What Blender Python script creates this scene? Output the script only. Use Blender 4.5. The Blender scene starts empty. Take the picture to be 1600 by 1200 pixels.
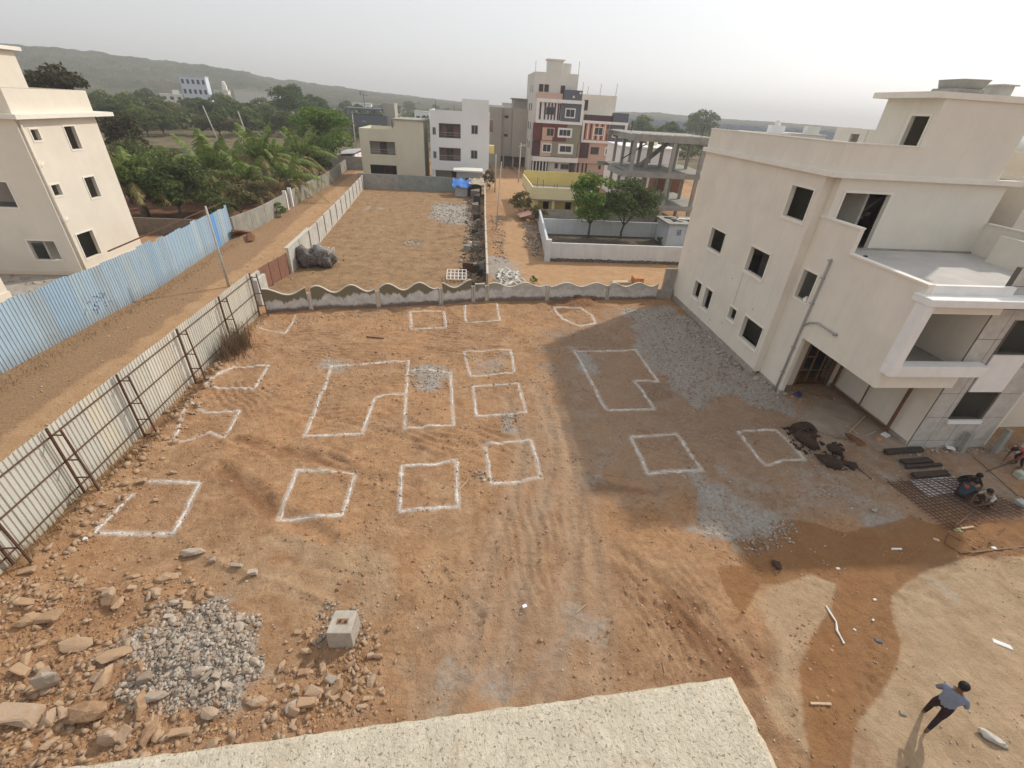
import bpy, bmesh, math, random
import numpy as np
from mathutils import Vector, Matrix

random.seed(7)
rng = np.random.default_rng(11)
SC = bpy.context.scene
COL = SC.collection
D = math.radians

# ------------------------------------------------------------------ camera
CAM_H = 12.0
cam_data = bpy.data.cameras.new('camera')
cam = bpy.data.objects.new('camera', cam_data)
COL.objects.link(cam)
cam_data.sensor_width = 36.0
cam_data.lens = 707.0 / 1600.0 * 36.0
cam_data.clip_start = 0.05
cam_data.clip_end = 8000.0
_r = Vector((0.99553719, -0.07790435, 0.05325984))
_d = Vector((0.00437461, -0.52566883, -0.85067805))
_f = Vector((0.09426856, 0.84711463, -0.52298207))
cam.matrix_world = Matrix(((_r.x, -_d.x, -_f.x, 0.0), (_r.y, -_d.y, -_f.y, 0.0), (_r.z, -_d.z, -_f.z, CAM_H), (0, 0, 0, 1)))
SC.camera = cam

# ------------------------------------------------------------------ sky and sun
SUN_DIR = Vector((0.80, 0.60, 0.0)).normalized()      # towards the sun, on the ground
SUN_EL = D(39.5)
world = bpy.data.worlds.new('World')
SC.world = world
world.use_nodes = True
wn = world.node_tree
wn.nodes.clear()
sky = wn.nodes.new('ShaderNodeTexSky')
sky.sky_type = 'NISHITA'
sky.sun_disc = False
sky.sun_elevation = SUN_EL
sky.sun_rotation = math.atan2(SUN_DIR.x, SUN_DIR.y)
sky.air_density = 1.0
sky.dust_density = 2.0
sky.ozone_density = 1.0
hs = wn.nodes.new('ShaderNodeHueSaturation')
hs.inputs['Saturation'].default_value = 0.28
bg = wn.nodes.new('ShaderNodeBackground')
bg.inputs['Strength'].default_value = 0.15
wo = wn.nodes.new('ShaderNodeOutputWorld')
wn.links.new(sky.outputs[0], hs.inputs['Color'])
veil = wn.nodes.new('ShaderNodeMix'); veil.data_type = 'RGBA'      # the even grey of a dusty hazy sky over the clear one
veil.inputs[0].default_value = 0.72; veil.inputs[7].default_value = (2.50, 2.51, 2.54, 1)
wn.links.new(hs.outputs[0], veil.inputs[6]); wn.links.new(veil.outputs[2], bg.inputs['Color'])
wn.links.new(bg.outputs[0], wo.inputs['Surface'])

sun_data = bpy.data.lights.new('sun', 'SUN')
sun = bpy.data.objects.new('sun', sun_data)
COL.objects.link(sun)
sun_data.energy = 1.75
sun_data.angle = D(1.4)
sun_data.color = (1.0, 0.92, 0.80)
_sd = Vector((SUN_DIR.x * math.cos(SUN_EL), SUN_DIR.y * math.cos(SUN_EL), math.sin(SUN_EL)))
sun.rotation_euler = _sd.to_track_quat('Z', 'Y').to_euler()
sun.location = (40, 30, 60)

SC.view_settings.view_transform = 'Standard'
SC.view_settings.look = 'None'
SC.view_settings.gamma = 1.0
SC.view_settings.use_curve_mapping = False
SC.view_settings.exposure = 0.82

# ------------------------------------------------------------------ noise
def _hash(ix, iy, seed):
    h = (ix.astype(np.int64) * 374761393 + iy.astype(np.int64) * 668265263 + seed * 1442695041) & 0xFFFFFFFF
    h = ((h ^ (h >> 13)) * 1274126177) & 0xFFFFFFFF
    h = h ^ (h >> 16)
    return (h & 0xFFFF) / 65535.0

def vnoise(x, y, seed=0):
    x = np.asarray(x, float); y = np.asarray(y, float)
    ix = np.floor(x); iy = np.floor(y)
    fx = x - ix; fy = y - iy
    fx = fx * fx * (3 - 2 * fx); fy = fy * fy * (3 - 2 * fy)
    a = _hash(ix, iy, seed); b = _hash(ix + 1, iy, seed)
    c = _hash(ix, iy + 1, seed); d = _hash(ix + 1, iy + 1, seed)
    return (a * (1 - fx) + b * fx) * (1 - fy) + (c * (1 - fx) + d * fx) * fy - 0.5

def fbm(x, y, octs=4, seed=0):
    s = 0.0; a = 1.0
    for o in range(octs):
        s = s + a * vnoise(x * 2 ** o, y * 2 ** o, seed + o * 17)
        a *= 0.5
    return s

def sdist(px, py, poly):
    """signed distance to a polygon, positive inside"""
    px = np.asarray(px, float); py = np.asarray(py, float)
    best = np.full(px.shape, 1e9); inside = np.zeros(px.shape, bool)
    n = len(poly)
    for i in range(n):
        x0, y0 = poly[i]; x1, y1 = poly[(i + 1) % n]
        dx, dy = x1 - x0, y1 - y0
        t = np.clip(((px - x0) * dx + (py - y0) * dy) / (dx * dx + dy * dy + 1e-12), 0, 1)
        best = np.minimum(best, (px - x0 - t * dx) ** 2 + (py - y0 - t * dy) ** 2)
        c = ((y0 > py) != (y1 > py))
        with np.errstate(divide='ignore', invalid='ignore'):
            xi = (x1 - x0) * (py - y0) / (y1 - y0 + 1e-12) + x0
        inside ^= c & (px < xi)
    d = np.sqrt(best)
    return np.where(inside, d, -d)

def ldist(px, py, line):
    best = np.full(np.shape(px), 1e9)
    for i in range(len(line) - 1):
        x0, y0 = line[i]; x1, y1 = line[i + 1]
        dx, dy = x1 - x0, y1 - y0
        t = np.clip(((px - x0) * dx + (py - y0) * dy) / (dx * dx + dy * dy + 1e-12), 0, 1)
        best = np.minimum(best, (px - x0 - t * dx) ** 2 + (py - y0 - t * dy) ** 2)
    return np.sqrt(best)

def sstep(e0, e1, x):
    t = np.clip((x - e0) / (e1 - e0), 0, 1)
    return t * t * (3 - 2 * t)

# ------------------------------------------------------------------ materials
MATS = {}
class NT:
    def __init__(self, name, rough=0.9, spec=0.25, metal=0.0):
        self.m = bpy.data.materials.new(name)
        self.m.use_nodes = True
        self.t = self.m.node_tree
        self.b = self.t.nodes['Principled BSDF']
        self.b.inputs['Roughness'].default_value = rough
        self.b.inputs['Metallic'].default_value = metal
        self.b.inputs['Specular IOR Level'].default_value = spec
        self.geo = None
    def n(self, t): return self.t.nodes.new(t)
    def l(self, a, b): self.t.links.new(a, b)
    def pos(self, scale=(1, 1, 1), local=False):
        if local:
            g = self.n('ShaderNodeTexCoord'); out = g.outputs['Object']
        else:
            g = self.n('ShaderNodeNewGeometry'); out = g.outputs['Position']
        if scale != (1, 1, 1):
            mp = self.n('ShaderNodeMapping'); mp.inputs['Scale'].default_value = scale
            self.l(out, mp.inputs['Vector']); out = mp.outputs[0]
        return out
    def noise(self, scale, detail=4, rough=0.55, vec=None, dist=0.0):
        k = self.n('ShaderNodeTexNoise')
        k.inputs['Scale'].default_value = scale; k.inputs['Detail'].default_value = detail
        k.inputs['Roughness'].default_value = rough; k.inputs['Distortion'].default_value = dist
        self.l(vec if vec is not None else self.pos(), k.inputs['Vector'])
        return k.outputs[0]
    def ramp(self, fac, a, b, ca=(0, 0, 0), cb=(1, 1, 1)):
        k = self.n('ShaderNodeValToRGB')
        e = k.color_ramp.elements
        e[0].position = a; e[0].color = (*ca, 1); e[1].position = b; e[1].color = (*cb, 1)
        self.l(fac, k.inputs[0]); return k.outputs[0]
    def mix(self, fac, a, b, mode='MIX'):
        k = self.n('ShaderNodeMix'); k.data_type = 'RGBA'; k.blend_type = mode
        for s, v in ((k.inputs[0], fac), (k.inputs[6], a), (k.inputs[7], b)):
            if isinstance(v, (int, float)): s.default_value = v
            elif isinstance(v, tuple): s.default_value = (*v, 1) if len(v) == 3 else v
            else: self.l(v, s)
        return k.outputs[2]
    def math(self, op, a, b=None, c=None):
        k = self.n('ShaderNodeMath'); k.operation = op
        for i, v in enumerate((a, b, c)):
            if v is None: continue
            if isinstance(v, (int, float)): k.inputs[i].default_value = v
            else: self.l(v, k.inputs[i])
        return k.outputs[0]
    def attr(self, name):
        k = self.n('ShaderNodeAttribute'); k.attribute_name = name; return k
    def col(self, c):
        if isinstance(c, tuple): self.b.inputs['Base Color'].default_value = (*c, 1)
        else: self.l(c, self.b.inputs['Base Color'])
    def bump(self, h, strength=0.4, dist=0.02):
        k = self.n('ShaderNodeBump'); k.inputs['Strength'].default_value = strength
        k.inputs['Distance'].default_value = dist
        self.l(h, k.inputs['Height']); self.l(k.outputs[0], self.b.inputs['Normal'])
    def rough(self, v): self.l(v, self.b.inputs['Roughness'])

def mk(name, col, rough=0.9, var=0.12, scale=3.0, stain=None, stain_amt=0.5, bump=0.25, bscale=40, bdist=0.01, spec=0.25, metal=0.0, streak=0.0, local=False):
    """plain procedural finish: two-scale colour variation, optional stains, streaks running down, fine relief"""
    if name in MATS: return MATS[name]
    k = NT(name, rough, spec, metal)
    p = k.pos(local=local)
    n1 = k.noise(scale, 5, 0.6, p)
    lo = tuple(c * (1 - var) for c in col); hi = tuple(min(1, c * (1 + var)) for c in col)
    c = k.ramp(n1, 0.3, 0.7, lo, hi)
    if stain:
        n2 = k.noise(scale * 0.45, 6, 0.65, p, 0.6)
        f = k.math('MULTIPLY', k.ramp(n2, 0.52, 0.72), stain_amt)
        c = k.mix(f, c, stain)
    if streak:
        n3 = k.noise(1.0, 4, 0.6, k.pos((5, 5, 0.35), local))
        f = k.math('MULTIPLY', k.ramp(n3, 0.5, 0.75), streak)
        c = k.mix(f, c, tuple(q * 0.62 for q in col))
    k.col(c)
    if bump: k.bump(k.noise(bscale, 4, 0.6, p), bump, bdist)
    MATS[name] = k.m
    return k.m

def flat(name, col, rough=0.6, **kw):
    return mk(name, col, rough, var=0.06, scale=5, bump=0.0, **kw)

# ------------------------------------------------------------------ mesh builder
class MB:
    def __init__(self):
        self.v = []; self.f = []; self.mi = []
    def quad(self, a, b, c, d, mi=0):
        i = len(self.v); self.v += [tuple(a), tuple(b), tuple(c), tuple(d)]
        self.f.append((i, i + 1, i + 2, i + 3)); self.mi.append(mi); return self
    def tri(self, a, b, c, mi=0):
        i = len(self.v); self.v += [tuple(a), tuple(b), tuple(c)]
        self.f.append((i, i + 1, i + 2)); self.mi.append(mi); return self
    def hexa(self, p, mi=0):
        """p: 8 corners, bottom ring then top ring (ccw)"""
        i = len(self.v); self.v += [tuple(q) for q in p]
        for q in ((0, 3, 2, 1), (4, 5, 6, 7), (0, 1, 5, 4), (1, 2, 6, 5), (2, 3, 7, 6), (3, 0, 4, 7)):
            self.f.append(tuple(i + k for k in q)); self.mi.append(mi)
        return self
    def box(self, x0, x1, y0, y1, z0, z1, mi=0):
        x0, x1 = min(x0, x1), max(x0, x1); y0, y1 = min(y0, y1), max(y0, y1); z0, z1 = min(z0, z1), max(z0, z1)
        return self.hexa([(x0, y0, z0), (x1, y0, z0), (x1, y1, z0), (x0, y1, z0), (x0, y0, z1), (x1, y0, z1), (x1, y1, z1), (x0, y1, z1)], mi)
    def bar(self, a, b, w, h=None, mi=0, up=(0, 0, 1)):
        """box beam from a to b"""
        h = w if h is None else h
        a = Vector(a); b = Vector(b); d = (b - a).normalized(); u = Vector(up)
        if abs(d.dot(u)) > 0.95: u = Vector((0, 1, 0))
        s = d.cross(u).normalized() * w / 2; t = s.cross(d).normalized() * h / 2
        return self.hexa([a - s - t, a + s - t, a + s + t, a - s + t, b - s - t, b + s - t, b + s + t, b - s + t], mi)
    def tube(self, pts, r, n=8, mi=0, cap=True):
        rs = r if isinstance(r, (list, tuple)) else [r] * len(pts)
        pts = [Vector(p) for p in pts]; rings = []
        pu = None
        for i, p in enumerate(pts):
            d = (pts[min(i + 1, len(pts) - 1)] - pts[max(i - 1, 0)]).normalized()
            u = Vector((0, 0, 1)) if abs(d.z) < 0.9 else Vector((1, 0, 0))
            if pu is not None: u = pu
            s = d.cross(u)
            if s.length < 1e-4: s = d.cross(Vector((0, 1, 0)))
            s.normalize(); t = s.cross(d).normalized(); pu = t
            i0 = len(self.v)
            for k in range(n):
                an = 2 * math.pi * k / n
                self.v.append(tuple(p + s * math.cos(an) * rs[i] + t * math.sin(an) * rs[i]))
            rings.append(i0)
        for a, b in zip(rings, rings[1:]):
            for k in range(n):
                self.f.append((a + k, a + (k + 1) % n, b + (k + 1) % n, b + k)); self.mi.append(mi)
        if cap:
            self.f.append(tuple(rings[0] + k for k in range(n))[::-1]); self.mi.append(mi)
            self.f.append(tuple(rings[-1] + k for k in range(n))); self.mi.append(mi)
        return self
    def cells(self, axis, c0, c1, us, zs, solid, mi=0):
        """a slab between planes axis=c0 and axis=c1, solid on the cells of a u-z grid; openings get their reveals"""
        def P(c, u, z): return (c, u, z) if axis == 'x' else (u, c, z)
        nu, nz = len(us) - 1, len(zs) - 1
        def S(i, j): return 0 <= i < nu and 0 <= j < nz and solid(i, j)
        for i in range(nu):
            for j in range(nz):
                if not S(i, j): continue
                a, b, z0, z1 = us[i], us[i + 1], zs[j], zs[j + 1]
                for c in (c0, c1): self.quad(P(c, a, z0), P(c, b, z0), P(c, b, z1), P(c, a, z1), mi)
                if not S(i - 1, j): self.quad(P(c0, a, z0), P(c1, a, z0), P(c1, a, z1), P(c0, a, z1), mi)
                if not S(i + 1, j): self.quad(P(c0, b, z0), P(c1, b, z0), P(c1, b, z1), P(c0, b, z1), mi)
                if not S(i, j - 1): self.quad(P(c0, a, z0), P(c1, a, z0), P(c1, b, z0), P(c0, b, z0), mi)
                if not S(i, j + 1): self.quad(P(c0, a, z1), P(c1, a, z1), P(c1, b, z1), P(c0, b, z1), mi)
        return self
    def wall(self, axis, c0, c1, u0, u1, z0, z1, holes=(), mi=0):
        us = sorted(set([u0, u1] + [h[0] for h in holes] + [h[1] for h in holes]))
        zs = sorted(set([z0, z1] + [h[2] for h in holes] + [h[3] for h in holes]))
        us = [u for u in us if u0 <= u <= u1]; zs = [z for z in zs if z0 <= z <= z1]
        def solid(i, j):
            uc = (us[i] + us[i + 1]) / 2; zc = (zs[j] + zs[j + 1]) / 2
            return not any(h[0] < uc < h[1] and h[2] < zc < h[3] for h in holes)
        return self.cells(axis, c0, c1, us, zs, solid, mi)
    def build(self, name, mat, parent=None, smooth=False, origin=None, bevel=0.0):
        """ONE mesh object; vertices are given in world space and stored relative to the parent's (or given) origin"""
        o0 = Vector((0, 0, 0))
        if parent is not None: o0 = wloc(parent)
        elif origin is not None: o0 = Vector(origin)
        me = bpy.data.meshes.new(name)
        me.from_pydata([(x - o0.x, y - o0.y, z - o0.z) for x, y, z in self.v], [], self.f)
        mats = mat if isinstance(mat, (list, tuple)) else [mat]
        for m in mats: me.materials.append(m)
        if len(mats) > 1: me.polygons.foreach_set('material_index', self.mi)
        if smooth: me.polygons.foreach_set('use_smooth', [True] * len(self.f))
        bm = bmesh.new(); bm.from_mesh(me)
        bmesh.ops.remove_doubles(bm, verts=bm.verts, dist=0.0004)
        bmesh.ops.recalc_face_normals(bm, faces=bm.faces)
        bm.to_mesh(me); bm.free()
        o = bpy.data.objects.new(name, me)
        COL.objects.link(o)
        if parent is not None: o.parent = parent
        else: o.location = o0
        if bevel:
            md = o.modifiers.new('bevel', 'BEVEL'); md.width = bevel; md.segments = 2; md.limit_method = 'ANGLE'
        return o

def wloc(o):
    l = Vector(o.location)
    while o.parent is not None:
        o = o.parent; l = l + Vector(o.location)
    return l

def tag(o, label=None, cat=None, group=None, kind=None):
    if label: o['label'] = label
    if cat: o['category'] = cat
    if group: o['group'] = group
    if kind: o['kind'] = kind
    return o

def thing(name, label, cat, loc, group=None, rz=0.0):
    o = bpy.data.objects.new(name, None); COL.objects.link(o)
    o.empty_display_size = 0.3
    o.location = loc; o.rotation_euler = (0, 0, rz)
    return tag(o, label, cat, group)

def copy_tree(o, parent=None):
    c = o.copy(); COL.objects.link(c); c.parent = parent
    for ch in o.children: copy_tree(ch, c)
    return c

def ring(mb, axis, c0, c1, u0, u1, z0, z1, w, mi=0):
    """rectangular surround of width w round an opening"""
    return mb.wall(axis, c0, c1, u0 - w, u1 + w, z0 - w, z1 + w, [(u0, u1, z0, z1)], mi)

# ================================================================== GROUND
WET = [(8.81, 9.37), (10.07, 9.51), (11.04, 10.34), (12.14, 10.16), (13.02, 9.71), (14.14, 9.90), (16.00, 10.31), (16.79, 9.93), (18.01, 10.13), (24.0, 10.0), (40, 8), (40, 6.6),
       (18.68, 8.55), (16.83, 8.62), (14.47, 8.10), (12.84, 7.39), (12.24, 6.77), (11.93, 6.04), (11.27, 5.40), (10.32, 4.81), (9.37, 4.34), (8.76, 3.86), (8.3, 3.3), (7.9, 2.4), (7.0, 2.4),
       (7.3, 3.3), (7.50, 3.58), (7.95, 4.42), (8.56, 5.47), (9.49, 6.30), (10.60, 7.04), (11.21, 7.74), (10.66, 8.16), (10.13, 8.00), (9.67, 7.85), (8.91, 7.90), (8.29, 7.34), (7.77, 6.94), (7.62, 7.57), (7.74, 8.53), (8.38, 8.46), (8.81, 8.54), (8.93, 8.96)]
GREY = [([(11.09, 29.87), (14.81, 30.56), (16.00, 25.96), (16.03, 20.22), (16.57, 18.42), (15.25, 16.61), (13.93, 17.15), (13.26, 18.77), (10.99, 17.16), (10.45, 19.51), (10.19, 22.32), (10.83, 26.77)], 1.0),
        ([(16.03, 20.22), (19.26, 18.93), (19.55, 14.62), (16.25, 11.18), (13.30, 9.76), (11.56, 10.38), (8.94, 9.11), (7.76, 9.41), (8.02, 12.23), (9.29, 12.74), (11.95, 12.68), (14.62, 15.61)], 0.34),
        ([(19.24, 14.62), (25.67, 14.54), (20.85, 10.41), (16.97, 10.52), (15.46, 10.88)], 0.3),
        ([(8.55, 12.57), (10.04, 12.65), (10.22, 11.03), (11.75, 10.68), (9.08, 9.16), (7.87, 9.40), (8.03, 10.78)], 0.8), ([(13.42, 12.21), (14.82, 11.73), (16.25, 11.18), (15.32, 10.12), (13.34, 9.81), (14.45, 10.91)], 0.7), ([(17.86, 13.55), (18.72, 13.33), (17.29, 12.39)], .8),
        ([(5.96, 23.83), (7.38, 23.21), (6.62, 20.79), (5.81, 21.13)], 0.9),
        ([(2.95, 22.55), (6.03, 22.23), (6.72, 16.65), (6.68, 12.79), (4.77, 12.31), (4.45, 14.38), (4.27, 18.26), (3.56, 20.08)], 0.22),
        ([(-8.48, 7.04), (-7.99, 7.26), (-8.17, 7.88), (-7.32, 7.63), (-6.93, 8.01), (-6.27, 7.44), (-5.58, 7.32), (-5.59, 6.74), (-4.96, 6.17), (-5.49, 5.95), (-5.41, 5.43), (-6.33, 5.61), (-6.56, 5.26), (-7.22, 5.53), (-7.72, 5.75), (-7.85, 6.39)], 0.95),
        ([(-3.28, 20.99), (-2.32, 21.35), (-1.11, 20.69), (-1.33, 18.70), (-2.57, 18.81)], 0.8),
        ([(-7.72, 21.81), (-6.41, 21.84), (-6.29, 20.61), (-7.21, 20.47)], 0.6),
        ([(1.48, 17.18), (2.17, 17.17), (1.94, 15.48), (1.49, 15.49)], 0.9),
        ([(-0.19, 22.71), (2.45, 23.09), (2.33, 20.73), (0.16, 20.37)], 0.5),
        ([(4.81, 13.57), (5.65, 13.75), (5.48, 12.64), (4.81, 12.48)], 0.8),
        ([(-0.50, 6.01), (1.59, 5.90), (1.66, 5.17), (-0.46, 5.16)], 0.45),
        ([(2.33, 8.88), (3.94, 8.82), (3.72, 6.44), (2.10, 6.03)], 0.35),
        ([(-0.35, 62.28), (0.83, 56.80), (0.06, 54.97), (-3.24, 54.42), (-5.07, 59.38), (-4.76, 66.63), (0.06, 67.71)], 0.9),
        ([(-6.91, 46.49), (-4.76, 47.02), (-4.43, 44.66), (-5.72, 44.27)], 0.7),
        ([(-13.81, 64.60), (-11.01, 65.23), (-10.50, 61.87), (-13.03, 61.34)], 0.9),
        ([(1.66, 42.08), (3.35, 42.26), (4.96, 35.20), (2.82, 34.28), (1.58, 34.94)], 0.9),
        ([(14.21, 7.95), (15.94, 7.77), (14.97, 7.05), (14.15, 7.19)], 0.35),
        ([(-21.04, 71.82), (-17.66, 72.72), (-15.33, 68.03)], 0.3)]
DUST_SHADE = [([(4.66, 25.57), (11.16, 30.12), (14.81, 30.56), (16.01, 19.55), (25.67, 14.54), (20.85, 10.41), (12.59, 9.78), (8.73, 9.12), (7.92, 10.79), (4.07, 12.49), (3.79, 17.17)], 0.9),  # shaded ground beside the right house, its shade painted in as grey-brown soil
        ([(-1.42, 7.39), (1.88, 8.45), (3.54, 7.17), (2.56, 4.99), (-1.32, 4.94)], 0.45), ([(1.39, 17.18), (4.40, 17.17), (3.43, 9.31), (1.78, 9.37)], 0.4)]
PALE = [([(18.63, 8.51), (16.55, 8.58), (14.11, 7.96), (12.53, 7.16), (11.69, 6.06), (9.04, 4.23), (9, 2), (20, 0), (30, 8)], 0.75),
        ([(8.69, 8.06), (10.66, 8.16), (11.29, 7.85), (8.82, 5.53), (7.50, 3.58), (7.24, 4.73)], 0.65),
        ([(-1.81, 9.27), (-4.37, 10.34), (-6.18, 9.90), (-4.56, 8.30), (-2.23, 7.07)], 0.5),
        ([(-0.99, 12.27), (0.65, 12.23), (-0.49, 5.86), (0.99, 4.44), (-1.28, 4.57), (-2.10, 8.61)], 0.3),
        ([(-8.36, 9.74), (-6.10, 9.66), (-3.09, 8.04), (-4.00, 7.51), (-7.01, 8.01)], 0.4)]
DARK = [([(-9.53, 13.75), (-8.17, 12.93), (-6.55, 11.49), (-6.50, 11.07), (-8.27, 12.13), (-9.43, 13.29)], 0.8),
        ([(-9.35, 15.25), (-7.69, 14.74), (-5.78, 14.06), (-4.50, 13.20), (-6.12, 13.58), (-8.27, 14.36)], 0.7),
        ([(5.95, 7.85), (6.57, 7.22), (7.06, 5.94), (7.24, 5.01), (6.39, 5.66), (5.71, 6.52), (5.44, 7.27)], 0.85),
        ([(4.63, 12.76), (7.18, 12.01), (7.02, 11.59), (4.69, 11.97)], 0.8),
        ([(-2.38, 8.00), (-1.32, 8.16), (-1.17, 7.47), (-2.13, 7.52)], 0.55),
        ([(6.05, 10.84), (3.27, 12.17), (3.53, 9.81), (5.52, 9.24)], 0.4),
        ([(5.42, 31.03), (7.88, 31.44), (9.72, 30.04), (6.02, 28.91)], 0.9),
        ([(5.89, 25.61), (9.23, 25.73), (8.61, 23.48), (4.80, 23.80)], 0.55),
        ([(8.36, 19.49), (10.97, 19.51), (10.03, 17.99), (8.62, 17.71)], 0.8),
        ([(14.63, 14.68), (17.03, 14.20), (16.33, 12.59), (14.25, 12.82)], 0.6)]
RUTS = [([(-0.58, 4.53), (0.06, 6.62), (0.59, 8.95), (1.55, 11.57), (2.25, 14.41), (1.76, 18.26)], 0.16, 0.05),
        ([(0.56, 4.34), (1.16, 6.57), (1.78, 8.90), (2.70, 11.54), (3.60, 14.81), (3.41, 19.45)], 0.16, 0.05),
        ([(1.80, 5.03), (2.58, 6.85), (3.43, 9.31), (3.96, 12.85), (4.09, 17.17)], 0.15, 0.05),
        ([(3.13, 5.09), (3.73, 7.16), (4.01, 9.54), (4.12, 12.15), (4.22, 16.17)], 0.14, 0.045),
        ([(8.17, 3.10), (9.68, 4.73), (11.22, 6.26), (13.09, 7.55), (15.41, 8.38), (19.21, 9.01)], 0.17, 0.06),
        ([(8.62, 3.07), (10.13, 4.71), (11.52, 6.06), (13.10, 7.13), (15.23, 7.96), (18.74, 8.60)], 0.1, 0.05),
        ([(-9.37, 13.64), (-7.86, 12.44), (-6.45, 11.21), (-4.27, 9.95)], 0.22, 0.10),
        ([(-9.22, 15.04), (-7.62, 14.55), (-5.74, 13.90), (-4.07, 12.84), (-1.91, 12.30)], 0.2, 0.08),
        ([(6.79, 4.10), (6.82, 5.48), (6.67, 7.02), (5.85, 7.86), (4.68, 9.27)], 0.2, 0.08),
        ([(6.56, 5.65), (6.25, 6.49), (5.93, 7.06), (4.95, 7.49)], 0.14, 0.06),
        ([(7.25, 3.71), (7.49, 5.00), (8.15, 6.58), (9.27, 8.15)], 0.22, 0.05),
        ([(-8.78, 25.10), (-5.17, 25.67), (-0.51, 24.50), (3.79, 25.08)], 0.12, 0.04),
        ([(-8.90, 23.04), (-4.84, 23.54), (-0.49, 23.25)], 0.12, 0.035),
        ([(-8.27, 17.19), (-5.30, 16.22), (-2.17, 14.88), (0.72, 14.43)], 0.12, 0.045),
        ([(-3.83, 17.18), (-0.86, 14.86), (0.69, 13.65)], 0.12, 0.035),
        ([(-5.56, 9.18), (-3.22, 8.65), (-1.56, 8.80), (-0.83, 9.23)], 0.10, 0.035),
        ([(-2.70, 6.13), (-1.35, 6.69), (-0.19, 6.89), (0.50, 7.30)], 0.10, 0.04),
        ([(-0.80, 8.77), (-0.21, 7.91), (0.41, 7.31)], 0.07, 0.05),
        ([(0.61, 11.00), (0.91, 10.16), (0.92, 9.28)], 0.06, 0.05)]
BERM = [([(-9.18, 10.44), (-8.17, 9.73), (-7.31, 9.25), (-6.11, 8.71), (-4.92, 8.31), (-3.91, 7.84), (-2.96, 7.37)], 0.12, 0.07),
        ([(-4.96, 17.19), (-2.61, 16.44), (0.73, 14.84)], 0.15, 0.04),
        ([(7.97, 30.68), (8.51, 30.96)], 0.7, 0.32),
        ([(6.21, 30.09), (9.96, 30.05)], 0.35, 0.14),
        ([(-12.76, 27.08), (-4.02, 29.08), (5.32, 30.28)], 0.35, 0.12),
        ([(-12.69, 8.54), (-12.49, 11.66), (-12.14, 14.61), (-12.17, 18.64), (-12.56, 26.03)], 0.45, 0.20),
        ([(-11.69, 7.86), (-10.64, 8.36), (-9.20, 8.39)], 0.7, 0.28),
        ([(-7.27, 6.07), (-6.37, 6.62)], 0.8, 0.22),
        ([(14.78, 14.67), (16.73, 14.21)], 0.5, 0.22),
        ([(16.54, 13.57), (17.18, 14.20)], 0.45, 0.25),
        ([(9.08, 9.36), (11.11, 9.69)], 0.18, 0.10),
        ([(14.87, 29.12), (15.74, 24.10), (16.21, 19.89)], 0.35, 0.14),
        ([(-21.62, 45.47), (-20.89, 45.09)], 0.8, 0.5)]
PLOT = [(-12.95, 2.0), (-12.95, 27.6), (-6.07, 29.20), (5.58, 31.17), (15.4, 31.9), (15.4, 14.5), (40, 14.0), (40, -3), (-12.95, -3)]
PLOT2 = [(-14.3, 31.2), (-14.0, 43), (-16.0, 76), (1.5, 77), (1.4, 32.0), (-5, 30)]

FURROWS = [(D(86), .30, .055, [(-12.65, 26.79), (5.71, 29.82), (4.55, 22.20), (-7.73, 21.26), (-12.22, 22.95)], 1), (D(62), .42, .06, [(-8.50, 14.95), (-4.41, 14.50), (0.80, 17.18), (2.57, 14.40), (-2.26, 13.33), (-8.24, 13.10), (-11.56, 16.26)], 2),
           (D(20), .26, .05, [(4.47, 9.27), (7.44, 9.68), (6.92, 4.75), (4.88, 4.86), (3.72, 6.44)], 3), (D(118), .33, .045, [(-5.09, 10.11), (-0.69, 10.76), (0.54, 8.50), (-1.62, 7.59), (-3.75, 7.87)], 4), (D(70), .36, .05, [(9.50, 16.64), (14.27, 16.62), (13.22, 10.63), (8.00, 9.93), (6.09, 14.35)], 5),
           (D(100), .3, .05, [(-8.49, 20.58), (-3.16, 21.33), (-2.58, 16.21), (-6.76, 15.78)], 6), (D(5), .3, .04, [(1.11, 11.90), (3.94, 11.83), (3.38, 6.46), (0.44, 5.11)], 7), (D(40), .3, .05, [(-14.28, 21.82), (-9.69, 23.41), (-8.27, 17.19), (-11.68, 14.60)], 8)]
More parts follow.
